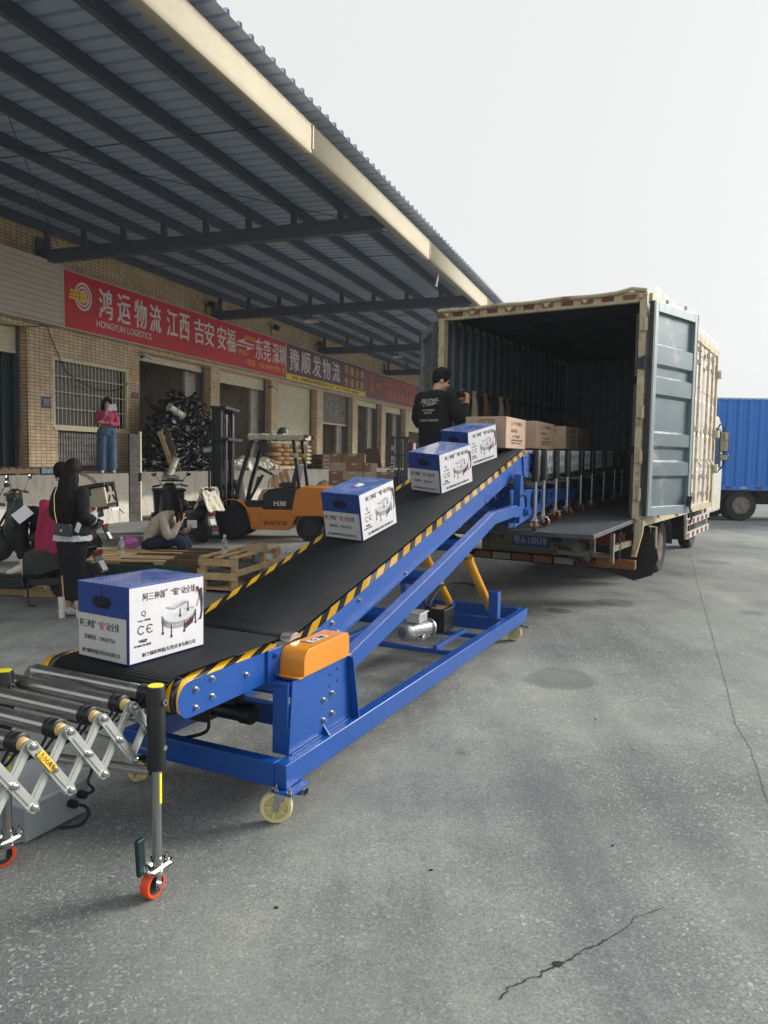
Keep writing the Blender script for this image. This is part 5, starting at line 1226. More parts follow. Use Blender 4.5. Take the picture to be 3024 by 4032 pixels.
b = MB(); b.sheet([(-1.47+.32*math.cos(t), .255+.30*math.sin(t)) for t in [rad(12)+rad(160)*i/8 for i in range(9)]], (0, -.05, 0), (1, 0, 0), (0, 0, 1), (0, -.24, 0)); o = b.build('rear_arch', 'fork_black', fk); o.modifiers.new('t', 'SOLIDIFY').thickness = .02
b = MB(); b.box(-.57, -.02, -1.05, -.12, .62, .70); b.bar((-.05, -.58, .70), (.02, -.58, 1.12), .55, .05, (1, 0, 0)); b.build('floor_plate', 'fork_black', fk, smooth=False)
b = MB(); b.bar((-.22, -.45, .70), (-.5, -.45, 1.22), .06, .05); b.lathe([(.15, -.010), (.17, -.010), (.17, .012), (.15, .012)], (-.55, -.45, 1.30), (-.45, 0, .85), 28, True)
for a in (0, 2.1, 4.2): b.bar((-.55, -.45, 1.30), Vector((-.55, -.45, 1.30))+Vector((.85*math.cos(a), math.sin(a), .45*math.cos(a)))*.155, .02, .02)
b.build('steering_wheel', 'black_plastic', fk)
for k in range(4):
    MB().bar((-.30, -.62-.05*k, .95), (-.36, -.62-.05*k, 1.18), .014, .014).build('lever', 'dark_steel', fk)
b = MB(); b.prism([(-.82, 1.0), (-1.14, .985), (-1.24, 1.44), (-1.15, 1.45), (-1.06, 1.07), (-.84, 1.08)], (0, -.34, 0), (1, 0, 0), (0, 0, 1), (0, -.5, 0)); b.build('seat', mat('grey seat vinyl', '#3c4046', .55), fk, bevel=.03)
for y in (-.09, -1.06):
    b = MB(); b.bar((-.14, y, 1.1), (-.39, y, 1.95), .075, .07, (1, 0, 0)); b.bar((-.05, y, .68), (-.14, y, 1.1), .075, .07, (1, 0, 0)); b.build('guard_pillar', 'fork_black', fk, smooth=False, bevel=.008)
    b = MB(); b.bar((-1.27, y, .98), (-1.14, y, 1.95), .09, .06, (1, 0, 0)); po = b.build('guard_pillar', 'fork_black', fk, smooth=False, bevel=.008)
    yy = y+.046 if y > -.5 else y+.046
    MB().bar((-1.20, yy, 1.56), (-1.185, yy, 1.64), .004, .055, (1, 0, 0)).build('sticker', 'sign_yellow' if y < -.5 else 'offwhite', po, smooth=False)
b = MB()
for i in range(8): b.box(-.45-.1*i, -.41-.1*i, -1.08, -.07, 1.95, 1.975)
b.box(-1.30, -.36, -.11, -.06, 1.93, 1.98); b.box(-1.30, -.36, -1.10, -1.05, 1.93, 1.98); b.build('overhead_guard', 'fork_black', fk, smooth=False)
b = MB(); n = 18
for i in range(n+1):
    for j in range(9): pass
vs = []; fs = []; rr = random.Random(4)
for i in range(25):
    x = -.30-1.05*i/24
    for j, (y, dz) in enumerate(((0.0, -.10), (-.02, -.03), (-.05, .0), (-.3, -.012), (-.58, -.02), (-.86, -.012), (-1.1, 0), (-1.13, -.03), (-1.15, -.09))):
        vs.append((x+rr.uniform(-.01, .01), y+rr.uniform(-.012, .012), 2.0+dz+rr.uniform(-.012, .012)-(.03*rr.random() if j in (0, 8) else 0)))
for i in range(24):
    for j in range(8): a = i*9+j; fs.append((a, a+1, a+10, a+9))
b.add(vs, fs); b.prism([(-1.35, 1.90), (-1.35, 2.0), (-1.335, 2.0), (-1.335, 1.87)], (0, 0, 0), (1, 0, 0), (0, 0, 1), (0, -1.14, 0)); b.prism([(-.30, 1.90), (-.30, 2.0), (-.285, 2.0), (-.285, 1.88)], (0, 0, 0), (1, 0, 0), (0, 0, 1), (0, -1.14, 0))
o = b.build('canvas_cover', 'canvas', fk); s_ = o.modifiers.new('sub', 'SUBSURF'); s_.levels = s_.render_levels = 2; crumple(o, .05, .12)
for y in (-.16, -1.0):
    MB().box(-1.42, -1.352, y-.06, y+.06, 1.93, 1.99).build('tail_lamp', 'reflector_red', fk, smooth=False, bevel=.01)
b = MB(); b.bar((-.42, .0, 1.85), (-.62, .08, 1.75), .02, .02); b.bar((-.62, .08, 1.85), (-.64, .09, 1.66), .03, .16, (1, 0, 0)); b.build('mirror', 'fork_black', fk, bevel=.02)
ms = bpy.data.objects.new('mast', None); COL.objects.link(ms); ms.parent = fk
for y in (-.17, -.98):
    b = MB(); b.box(.22, .40, y-.02, y+.02, .22, 2.45); b.box(.22, .25, y-.07, y+.07, .22, 2.45); b.box(.37, .40, y-.07, y+.07, .22, 2.45); b.build('mast_channel', 'fork_black', ms, smooth=False)
    b = MB(); b.box(.27, .36, y+.05*(1 if y < -.5 else -1), y+.10*(1 if y < -.5 else -1), .3, 2.40); b.build('inner_channel', 'fork_black', ms, smooth=False)
    b = MB(); yc = y+.16*(1 if y < -.5 else -1); b.cyl((.18, yc, .3), (.18, yc, 1.5), .035, 12); b.cyl((.18, yc, 1.5), (.18, yc, 2.36), .022, 12); b.build('lift_cylinder', 'chrome', ms)
b = MB(); b.box(.12, .42, -1.10, -.05, 2.45, 2.50); b.box(.06, .40, -1.12, -.03, 1.86, 1.91); b.box(.38, .42, -1.0, -.15, .9, 1.0); b.build('mast_crosshead', 'fork_black', ms, smooth=False)
b = MB()
for y in (-.50, -.64): b.box(.30, .32, y-.02, y+.02, .9, 2.42)
b.build('lift_chain', 'dark_steel', ms, smooth=False)
for y in (-.44, -.70): MB().tube([(.36, y, .5), (.40, y+.02, 1.1), (.37, y-.02, 1.8), (.34, y, 2.3), (.28, y, 2.38), (.22, y, 2.2), (.2, y+.01, 1.4)], .014, 7).build('hydraulic_hose', 'rubber', ms)
MB().tube([(-.05, -.3, .72), (.08, -.28, .85), (.14, -.3, .65), (.2, -.3, .5)], .013, 7).build('hydraulic_hose', 'rubber', fk)
b = MB(); b.box(.43, .50, -1.05, -.10, .30, .42); b.box(.43, .50, -1.05, -.10, .66, .76)
for i in range(6): b.box(.44, .47, -1.04+.18*i, -1.01+.18*i, .76, 1.35)
b.box(.44, .47, -1.05, -.10, 1.33, 1.37); b.build('carriage', 'fork_black', ms, smooth=False)
for y in (-.32, -.84):
    b = MB(); b.box(.505, .55, y-.06, y+.06, .06, .80); b.box(.55, 1.5, y-.06, y+.06, .06, .10); b.build('fork', 'fork_black', fk, smooth=False)
hm = empty('safety_helmet', fk.matrix_world @ Vector((0, 0, 0)), 0, 'green hard hat lying on the canvas roof of the orange forklift', 'helmet')
hm.location = (-1.95, 14.2, 2.0); b = MB(); b.lathe([(.001, .13), (.06, .12), (.10, .08), (.115, .03), (.118, 0), (.14, -.005), (.14, -.01), (.11, -.005)], (0, 0, .01), (0, 0, 1), 24); b.build('shell', mat('green helmet', '#2f4a3e', .45), hm)

# second lift truck, seen from its mast end
h2 = WHM @ Vector((16.6, -2.9, 0))
f2 = empty('reach_stacker', h2, rad(-86), 'dark grey lift truck with white lettering on its mast beside the carton stack', 'forklift')
for y in (-.30, .30):
    b = MB(); b.box(.0, .10, y-.09, y+.09, .12, 2.46); o = b.build('mast_channel', mat('slate lift paint', '#3b434c', .5, var=.1), f2, smooth=False, bevel=.01)
    if y < 0: text('HELI', .24, 'sign_white', o, (.102, y, 1.15), (0, 0, 1), (0, -1, 0), bold=.03, width=.56, align='CENTER'); 
    if y < 0:
        for z in (1.62, 2.05): MB().box(.1005, .103, y-.06, y+.06, z-.10, z+.10).build('sticker', 'offwhite', o, smooth=False)
b = MB(); b.box(-.06, .14, -.42, .42, 2.46, 2.56); b.box(-.02, .12, -.2, .2, 1.7, 1.78); b.build('mast_crosshead', 'fork_black', f2, smooth=False)
b = MB(); b.cyl((.03, .0, .2), (.03, .0, 2.2), .05, 14); b.cyl((-.05, .12, .2), (-.05, .12, 2.3), .03, 10); b.build('lift_cylinder', 'fork_black', f2)
b = MB(); b.prism([(-.15, .15), (-1.5, .15), (-1.7, .5), (-1.6, 1.0), (-.9, 1.1), (-.2, .8)], (0, -.45, 0), (1, 0, 0), (0, 0, 1), (0, .9, 0)); b.build('body', 'fork_black', f2, bevel=.03)
for y in (-.42, .42): tyre('wheel', (-.1, y, .25), (0, 1, 0), .25, .16, parent=f2, rim='fork_black'); tyre('wheel', (-1.25, y, .22), (0, 1, 0), .22, .14, parent=f2, rim='fork_black')
for y in (-.2, .2):
    b = MB(); b.box(.15, .20, y-.05, y+.05, .06, .6); b.box(.2, 1.1, y-.05, y+.05, .06, .10); b.build('fork', 'fork_black', f2, smooth=False)

# ================================================================== STOCK ON THE DOCK
def wloc(x, n, z): return WHM @ Vector((x, -n, z))
MT['spool_black'] = mat('black spool plastic', '#0a0b0e', .34, var=.15, scale=12)
MT['spool_white'] = mat('white spool plastic', '#e2dfd4', .45, var=.08, scale=8)
def spool_mesh(matn, L, rb, rf, nf):
    pr = [(.001, 0)]
    for i in range(nf):
        h = L*i/(nf-1)-.0; a = max(0, min(L-.010, h-.005)); pr += [(rb, a), (rf, a), (rf, a+.010), (rb, a+.010)]
    pr = [(.001, 0), (rf, 0)] + pr[3:]; pr[-1] = (.001, L); b = MB(); b.lathe(pr, (0, 0, -L/2), (0, 0, 1), 14)
    if matn == 'spool_black':
        b.cur = 1; b.prism([(-.018, -.02), (.018, -.02), (.018, .02), (-.018, .02)], (.02, 0, L/2+.001), (1, 0, 0), (0, 1, 0), (0, 0, .001))
    o = b.build('plastic_spool', [matn, 'offwhite'], None); return o
sp0 = spool_mesh('spool_black', .66, .050, .074, 4); sp1 = spool_mesh('spool_white', .50, .085, .125, 3)
rs_ = random.Random(21)
def heap(proto, n, x0, x1, nc, zb_, ztop_, dn, label, cat, grp, edge=.10, whites=()):
    """spools piled in horizontal layers, each resting in the gaps of the layer below"""
    k = 0; z = zb_+edge; lay = 0
    while k < n and z < ztop_:
        t = (z-zb_)/(ztop_-zb_); half = (x1-x0)/2*math.sqrt(max(.05, 1-t**1.6)); c = (x0+x1)/2+.25*t
        x = c-half
        while x < c+half and k < n:
            for row in range(1):
                if k >= n: break
                o = proto if k == 0 else dup(proto)
                yaw = rs_.gauss(0, .75); tilt = rs_.gauss(0, .28)
                d_ = Vector((math.sin(yaw)*math.cos(tilt), -math.cos(yaw)*math.cos(tilt), math.sin(tilt)))
                if rs_.random() < .75: d_ = Vector((math.cos(yaw*.5), .3*math.sin(yaw), 1.3*math.sin(tilt)))
                q = (WHM.to_3x3() @ d_).to_track_quat('Z', 'Y')
                o.rotation_euler = q.to_euler(); o.location = wloc(x+rs_.uniform(-.05, .05), nc-dn*row+rs_.uniform(-.12, .12)-t*.25, z+rs_.uniform(-.03, .03))
                tag(o, label, cat, grp); k += 1
            x += rs_.uniform(.13, .19)
        z += .115; lay += 1
    return k
print('spools', heap(sp0, 290, 2.1, 5.3, .95, DK, 3.3, .42, 'black plastic spool in the tall heap on the dock', 'spool', 'black spools heaped on the dock'))
for i, (x, n, z, d_, lab) in enumerate(((3.05, 1.1, 2.78, (1, -.3, -.5), 'white spool lying on top of the black spool heap'), (4.55, 1.0, 1.72, (.5, -1, .1), 'white spool among the black ones beside the forklift mast'), (2.55, 1.35, 1.28, (.25, -.3, 1), 'white spool standing at the foot of the black spool heap'))):
    o = dup(sp1); o.location = wloc(x, n, z); o.rotation_euler = (WHM.to_3x3() @ Vector(d_)).to_track_quat('Z', 'Y').to_euler(); tag(o, lab, 'spool', 'white spools')
heap(sp1, 30, 6.4, 9.2, .95, DK, 2.1, .4, 'white plastic spool in the low heap behind the forklift', 'spool', 'white spools', edge=.11)

def sack_proto(matn):
    b = MB(); n = 12; vs = []; fs = []
    for i in range(n+1):
        u_ = i/n; w_ = .27*min(1, (math.sin(PI*u_))**.28+.03); h = .10*(math.sin(PI*u_))**.45+.008
        for k in range(12):
            a = 2*PI*k/12; c, s1 = math.cos(a), math.sin(a)
            vs.append(((u_-.5)*.78, w_*math.copysign(abs(c)**.7, c), h*math.copysign(abs(s1)**.7, s1)+.10))
    for i in range(n):
        for k in range(12): a, c = i*12+k, i*12+(k+1) % 12; fs.append((a, c, c+12, a+12))
    fs += [tuple(range(11, -1, -1)), tuple(n*12+k for k in range(12))]
    b.add(vs, fs); return b.build('sack', matn, None)
MT['kraft'] = mat('kraft paper sack', '#a8865c', .8, var=.12, scale=5, bump=.5, bscale=12, bdist=.02); MT['film_sack'] = mat('shrink-wrapped sack', '#c9bd9a', .22, var=.15, scale=9, bump=.7, bscale=16, bdist=.03)
MT['film_sack'].node_tree.nodes['Principled BSDF'].inputs['Coat Weight'].default_value = .6
sk = sack_proto('kraft'); first = True
for lay in range(5):
    for c in range(3):
        o = sk if first else dup(sk); first = False
        o.location = wloc(8.95+.66*c+(.2 if lay % 2 else 0), .85+.03*(lay % 2), DK+.16+.148*lay); o.rotation_euler = (0, 0, WH_ROT+rad(8*(1 if (c+lay) % 2 else -1))); o.scale = (.86, 1, .82)
        tag(o, 'kraft paper sack in the %s layer of the stack, %s' % (('bottom', 'second', 'middle', 'fourth', 'top')[lay], ('on the white spool side', 'between two others', 'beside the film-wrapped sacks')[c]), 'sack', 'paper sacks on the dock')
fs0 = sack_proto('film_sack'); first = True
for lay in range(5):
    o = fs0 if first else dup(fs0); first = False
    o.location = wloc(11.35+.03*(lay % 2), .85, DK+.16+.148*lay); o.rotation_euler = (0, 0, WH_ROT+rad(90)); o.scale = (.8, .95, .85)
    tag(o, 'shiny film-wrapped sack, %s of its pile beside the paper sacks' % ('bottom', 'second', 'middle', 'fourth', 'topmost')[lay], 'sack', 'film-wrapped sacks on the dock')
def pallet(loc, rot, Lx, Ly, H, matn, label, nslat=7, group=None, fl=False):
    t = empty('wooden_pallet', loc, rot, label, 'pallet', group); sw = Lx/nslat
    for i in range(nslat):
        MB().box(i*sw+.004, i*sw+sw*.72, 0, Ly, H-.02, H).build('slat', matn, t, smooth=False, bevel=.002)
    for y in (0, Ly/2-.045, Ly-.09): MB().box(0, Lx, y, y+.09, .02, H-.0205).build('bearer', matn, t, smooth=False, bevel=.003)
    b = MB()
    for x in (0, Lx/2-.05, Lx-.1): b.box(x, x+.1, 0, Ly, 0, .0195)
    b.build('bottom_board', matn, t, smooth=False); return t
pallet(wloc(8.6, 1.15, DK+.002), WH_ROT, 2.2, .9, .13, 'wood', 'wooden pallet under the stack of paper sacks', 10)
for k in range(4): pallet(wloc(12.6, 1.1, DK+.002+.145*k), WH_ROT+rad(3*(-1)**k), 1.15, .9, .14, 'wood_dark', 'dark wooden pallet, %s of the pile beside the carton stack' % ('bottom', 'second', 'third', 'topmost')[k], 6, 'pallets piled on the dock')
def plank(loc, d_, L, wd, th, matn, label, group='planks leaning at the dock'):
    o = MB().bar((0, 0, 0), Vector(d_).normalized()*L, wd, th, (0, 1, 0)).build('plank', matn, None, smooth=False, bevel=.003); o.location = loc
    return tag(o, label, 'plank', group)
plank(wloc(2.62, 1.32, DK), WHM.to_3x3() @ Vector((-.42, .1, 1.0)), 1.15, .12, .03, 'wood', 'pale plank leaning against the spool heap near the gate', )
plank(wloc(2.80, 1.36, DK), WHM.to_3x3() @ Vector((-.42, .1, 1.15)), 1.25, .14, .035, 'wood_dark', 'dark plank leaning beside the pale plank near the gate')
for k in range(3): plank(wloc(19.6+.5*k, .45, DK), WHM.to_3x3() @ Vector((.02, .25, 1)), .95, .36, .06, 'wood_dark', 'grey board leaning on the wall behind the carton stack', 'boards leaning on the wall')
def stack_box(x, y, z, L, W_, H, label, rot=0., m_='carton_dark', grp='cartons stacked on a pallet'):
    o = empty('shipping_carton', (x, y, z), rot, label, 'carton', grp)
    MB().box(0, L, 0, W_, 0, H).build('carton_body', m_, o, smooth=False, bevel=.005)
    MB().box(-.001, L+.001, W_/2-.03, W_/2+.03, H-.06, H+.001).build('tape', 'tape', o, smooth=False)
    MB().box(L*.30, L*.62, -.0015, -.0003, H*.72, H*.92).build('paper_label', 'offwhite', o, smooth=False); return o
pallet((-1.66, 21.9, 0), 0, 1.95, .85, .14, 'wood', 'wooden pallet under the big carton stack', 9)
CH = .262
for r_ in range(6):
    xs = [(-1.64, .37), (-1.26, .68)] if r_ == 5 else ([(-1.65, .52), (-1.12, .48), (-.63, .22)] if r_ == 4 else [(-1.66, .40), (-1.25, .62), (-.62, .36), (-.25, .52)])
    for j_, (x, L) in enumerate(xs):
        m_ = 'carton_dark' if (r_+int(x*10)) % 3 else 'carton'
        stack_box(x, 21.95, .141+CH*r_, L-.008, .60, CH-.004, 'brown carton of the big stack, %s row from the pallet, %s' % (('first', 'second', 'third', 'fourth', 'fifth', 'topmost')[r_], ('at the forklift end', 'next to the forklift end', 'third along', 'at the lift truck end')[j_]), m_=m_)
stack_box(-.40, 21.97, .141+CH*4, .17, .4, CH-.02, 'small pale carton at the lift truck end under the topmost row', m_='carton')
for k, (x, z, h) in enumerate(((23.4, DK, .72), (23.4, DK+.73, .72), (23.45, DK+1.46, .6), (22.9, DK, .6), (27.3, DK, .7), (27.35, DK+.71, .7), (27.2, DK+1.42, .6))):
    p = wloc(x, -1.4, z); stack_box(p.x, p.y, p.z, .75, .6, h, 'tall carton inside an open bay, %s' % ('on the floor of its pile', 'in the middle of its pile', 'on top of its pile', 'standing alone', 'on the floor beyond', 'in the middle beyond', 'on top beyond')[k], WH_ROT, grp='cartons inside the far bays')
ex = empty('extinguisher_box', wloc(23.6, .9, DK), WH_ROT, 'red fire extinguisher cabinet with white side on the far dock', 'fire cabinet')
MB().box(0, .55, -.35, 0, 0, 1.35).build('cabinet', mat('cabinet red', '#8c1c26', .45), ex, smooth=False, bevel=.01); b = MB(); b.box(.14, .54, -.353, -.3505, .3, 1.3); b.build('white_panel', 'white', ex, smooth=False)
# dark scrap bundles in front of the dock under the sacks
for x, n, s1, z, lab in ((7.0, 1.75, .55, 0, 'crumpled dirty tarpaulin bundle left of the forklift seat'), (5.2, 1.8, .5, 0, 'grey wrapped bundle behind the scooter towel'), (11.4, 1.7, .7, 0, 'pale wrapped bundle below the film-wrapped sacks')):
    b = MB(); b.sphere((0, 0, s1*.5), s1*.5, 20, 14, (1.0, .75, 1.05)); o = b.build('wrapped_bundle', 'canvas', None); o.location = wloc(x, n, z); crumple(o, .25, .22); tag(o, lab, 'bundle', 'wrapped bundles before the dock')
for k, x in enumerate((8.1, 8.45, 8.75, 9.3)):
    plank(wloc(x, 1.55, 0.02), WHM.to_3x3() @ Vector((.1*(-1)**k, .3, 1)), .9+.1*k, .16, .03, 'wood', 'short board leaning on the dock front behind the forklift', 'boards on the dock front')
# gate at the dock gap
gt = empty('metal_gate', wloc(0.04, 1.95, 0), WH_ROT, 'dark sheet metal gate with a pale post at the dock corner', 'gate')
MB().box(.02, .38, -.02, .02, .08, 2.05).build('gate_panel', mat('dark gate sheet', '#2e2c29', .65, grime_sheen='#4a463f', gscale=4), gt, smooth=False)
b = MB()
for z in [.2+.22*i for i in range(9)]: b.box(.02, .38, -.03, -.021, z, z+.03)
b.build('gate_rib', 'fork_black', gt, smooth=False); MB().box(.39, .44, -.03, .03, .0, 2.12).build('gate_post', 'shutter', gt, smooth=False, bevel=.004)
b = MB(); b.box(.36, .40, -.06, -.031, .95, 1.15); b.build('latch', 'dark_steel', gt, smooth=False)
for k in range(3): plank(wloc(.62+.08*k, 2.1-.02*k, .02+.05*k), WHM.to_3x3() @ Vector((.9, .1+.1*k, .02)), 1.3, .14, .04, 'wood_dark', 'old board lying on the ground in the dock gap', 'boards in the dock gap')
# flat dolly and pallets at the dock edge, broom
for x, m_, lab in ((-3.7, 'wood_dark', 'dark pallet on the dock edge before the broom'), (-2.55, mat('faded blue pallet', '#6c8090', .7, grime_sheen='#3c4650', gscale=5), 'faded blue pallet on the dock edge behind the standing woman')):
    pallet(wloc(x, 1.95, DK+.002), WH_ROT, 1.1, .9, .13, m_, lab, 6)
br = empty('broom', wloc(-1.36, .12, DK), WH_ROT, 'red-handled broom leaning by the green door', 'broom'); b = MB(); b.tube([(0, 0, .1), (.14, .1, 1.0)], .014, 8); b.build('handle', mat('broom red', '#8f3a2c', .5), br); b = MB(); b.prism([(-.16, 0), (.16, 0), (.04, .13), (-.04, .13)], (0, -.02, 0), (1, 0, 0), (0, 0, 1), (0, .05, 0)); b.build('bristles', 'dark_steel', br)

# ================================================================== LOW PALLETS, CRATE AND SMALL THINGS
p1 = empty('wooden_pallet', (-4.25, 8.78, 0), 0, 'slatted wooden pallet stack left of the seated woman', 'pallet', 'pallets in the yard')
for i in range(8): MB().box(0, 1.62, .02+.155*i, .02+.155*i+.10, .272, .295).build('slat', 'wood', p1, smooth=False, bevel=.002)
for x in (.0, .75, 1.5): MB().box(x, x+.1, 0, 1.25, .16, .2715).build('bearer', 'wood', p1, smooth=False, bevel=.003)
for i in range(5): MB().box(0, 1.62, .05+.26*i, .05+.26*i+.12, .137, .1595).build('bottom_board', 'wood_dark', p1, smooth=False, bevel=.002)
pallet((-4.28, 8.76, 0), 0, 1.6, 1.25, .13, 'wood_dark', 'dark wooden pallet at the bottom of the slatted stack', 8, 'pallets in the yard')
p2 = empty('wooden_pallet', (-3.30, 8.95, 0), rad(-4), 'upturned dark timber pallet with long bearers before the seated woman', 'pallet', 'pallets in the yard')
for y, z in ((.0, .24), (.38, .26), (.72, .25), (1.02, .26)): MB().box(.1+.12*y, 1.5, y, y+.045, .12, z+.06).build('bearer', 'wood_dark', p2, smooth=False, bevel=.003)
for i in range(9): MB().box(.12+.155*i, .22+.155*i, -.02, 1.1, .095, .119).build('slat', 'wood_dark', p2, smooth=False, bevel=.002)
MB().box(.05, .15, -.02, 1.1, 0, .094).build('block', 'wood_dark', p2, smooth=False); MB().box(1.3, 1.4, -.02, 1.1, 0, .094).build('block', 'wood_dark', p2, smooth=False)
o = MB().box(0, 1.32, 0, .05, .15, .28).build('timber_beam', 'wood_green', None, smooth=False, bevel=.004); o.location = (-3.58, 8.62, 0); o.rotation_euler = (0, 0, rad(-5)); tag(o, 'dark green timber beam along the front of the pallets', 'beam')
o = MB().box(0, .9, 0, .16, .0, .13).build('timber_beam', 'wood_dark', None, smooth=False, bevel=.004); o.location = (-3.4, 8.60, 0); o.rotation_euler = (0, 0, rad(-5)); tag(o, 'rough dark timber lying under the green beam', 'beam')
o = plank((-3.9, 7.95, .02), (1, .12, .01), 1.0, .12, .025, 'wood', 'broken pale plank on the ground behind the scooter stand', 'loose planks'); o = plank((-4.6, 8.1, .03), (1, -.08, .0), .9, .14, .025, 'wood', 'wide pale plank on the ground under the dark green scooter', 'loose planks')
cr_ = empty('wooden_crate', (-2.10, 8.40, 0), rad(-15), 'open pine crate holding plastic-wrapped parts beside the belt', 'crate')
W1, L1, H1 = .46, 1.22, .42
for x in (0, W1-.07):
    for y in (0, L1*.62, L1-.05): MB().box(x, x+.07, y, y+.05, .0, H1-.021).build('post', 'wood', cr_, smooth=False, bevel=.003)
for x in (0, .19, W1-.085):
    MB().box(x, x+.085, -.02, L1+.02, H1-.02, H1).build('top_board', 'wood', cr_, smooth=False, bevel=.002)
for z in (.15, .31):
    MB().box(-.01, W1+.01, -.022, -.0005, z+.005, z+.085).build('end_board', 'wood', cr_, smooth=False, bevel=.002); MB().box(-.01, W1+.01, L1+.0005, L1+.022, z+.005, z+.085).build('end_board', 'wood', cr_, smooth=False, bevel=.002)
for x in (-.022, W1+.0005): MB().box(x, x+.0215, -.02, L1+.02, .205, .275).build('side_board', 'wood', cr_, smooth=False, bevel=.002)
MB().box(.0, W1, .0, L1, .04, .055).build('floor_board', 'wood', cr_, smooth=False)
k = NT('clear plastic wrap'); k.b.inputs['Base Color'].default_value = (.55, .58, .6, 1); k.b.inputs['Roughness'].default_value = .12; k.b.inputs['Transmission Weight'].default_value = .75; k.b.inputs['IOR'].default_value = 1.2; k.bump(k.noise(22, 4), .8, .03); MT['wrap'] = k.m
for i, (x, y, z, s1, m_, nm, lab) in enumerate(((.13, .22, .16, .11, 'wrap', 'plastic_bundle', 'clear plastic-wrapped bundle at the near end inside the crate'), (.25, .6, .17, .13, 'wrap', 'plastic_bundle', 'clear plastic-wrapped bundle in the middle of the crate'), (.2, 1.0, .16, .12, 'wrap', 'plastic_bundle', 'clear plastic-wrapped bundle at the far end of the crate'))):
    b = MB(); b.sphere((0, 0, 0), s1, 24, 16, (1.3, 1.4, .85)); o = b.build(nm, m_, None); M_ = frame(Vector((-2.10, 8.40, 0)), rad(-15)); o.location = M_ @ Vector((x, y, z)); crumple(o, .10, .05); tag(o, lab, 'plastic bundle', 'wrapped bundles in the crate')
    b = MB(); b.cyl((-.12, 0, 0), (.12, .03, .01), s1*.45, 12); q = b.build('wrapped_part', 'dark_steel', o)
def bottle(loc, label, full):
    t = empty('water_bottle', loc, 0, label, 'bottle', 'water bottles')
    g_ = NT('clear bottle plastic'); g_.b.inputs['Base Color'].default_value = (.92, .95, .97, 1); g_.b.inputs['Roughness'].default_value = .08; g_.b.inputs['Transmission Weight'].default_value = .85; g_.b.inputs['IOR'].default_value = 1.25
    b = MB(); b.lathe([(.001, 0), (.030, 0), (.034, .01), (.034, .06), (.031, .07), (.034, .08), (.031, .10), (.034, .11), (.034, .15), (.030, .175), (.014, .205), (.014, .215)], (0, 0, 0), (0, 0, 1), 20); b.build('bottle_body', g_.m, t)
    b = MB(); b.cyl((0, 0, .214), (0, 0, .236), .017, 16); b.build('cap', 'white', t)
    b = MB(); b.lathe([(.0347, .115), (.0347, .155)], (0, 0, 0), (0, 0, 1), 20, False); b.f = b.f[:-2]; b.mi = b.mi[:-2]; b.build('label_band', 'offwhite', t)
    if full:
        b = MB(); b.prism([(-.02, .15), (.02, .15), (.0, .125)], (0, -.0353, 0), (1, 0, 0), (0, 0, 1), (0, -.0006, 0)); b.build('red_mark', 'red', t, smooth=False)
    return t
bottle((-1.83, 8.47, H1+.001), 'red-labelled water bottle standing on the pine crate', True)
bottle((-3.28, 9.2, .296), 'water bottle on the slatted pallet left of the pink bag', False)
sb = empty('small_carton', (-1.66, 8.85, H1+.001), rad(-12), 'small open cardboard box on the pine crate', 'carton')
b = MB(); t_ = .004
b.box(0, .22, 0, t_, 0, .10); b.box(0, .22, .15-t_, .15, 0, .10); b.box(0, t_, t_, .15-t_, 0, .10); b.box(.22-t_, .22, t_, .15-t_, 0, .10); b.box(t_, .22-t_, t_, .15-t_, 0, t_); b.build('box_wall', 'carton', sb, smooth=False)
b = MB(); b.bar((.01, .075, .10), (.09, .075, .115), .13, .003); b.build('flap', 'carton', sb, smooth=False)
b = MB(); b.sphere((0, 0, .07), .10, 20, 12, (1.15, .7, .8)); o = b.build('plastic_bag', mat('pink carrier bag', '#c973bd', .35, var=.12, scale=8, bump=.7, bscale=18, bdist=.02), None); o.location = (-3.42, 9.95, .30); crumple(o, .09, .06); tag(o, 'pink plastic bag behind the seated woman', 'bag')
bp_ = empty('plastic_pallet', (-2.95, 10.35, 0), rad(-8), 'pale blue plastic pallet on the ground beyond the seated woman', 'pallet', 'pallets in the yard')
MT['pale_blue'] = mat('pale blue plastic', '#6f9fb8', .5, var=.1)
for i in range(7): MB().box(.0, 1.0, .02+.125*i, .10+.125*i, .125, .145).build('deck_slat', 'pale_blue', bp_, smooth=False, bevel=.003)
b = MB()
for x in (0, .45, .9):
    for y in (0, .4, .78): b.box(x, x+.1, y, y+.12, .0, .1245)
b.build('foot', 'pale_blue', bp_, smooth=False); b = MB()
for y in (0, .78): b.box(0, 1.0, y+.02, y+.10, .03, .05)
b.build('runner', 'pale_blue', bp_, smooth=False)
cable('thin black cable lying across the yard behind the pallets', [(-5.2, 11.6, .01), (-4.6, 11.5, .01), (-4.0, 11.7, .01), (-3.5, 11.2, .01)], .010)
for i, (x, y) in enumerate(((-.98, 2.62), (1.30, 4.38), (1.38, 3.93), (.95, 2.9), (1.75, 3.2), (.2, 2.7), (1.45, 3.55), (-.35, 2.45))):
    b = MB(); b.sphere((0, 0, .003), .007, 8, 5, (1.3, .7, .4)); o = b.build('pebble', 'crack' if i % 2 else 'offwhite', None); o.location = (x, y, 0); o.rotation_euler = (0, 0, i*1.3); tag(o, ('dark' if i % 2 else 'pale')+' loose chip of grit on the yard surface', 'pebble', 'grit chips on the yard')

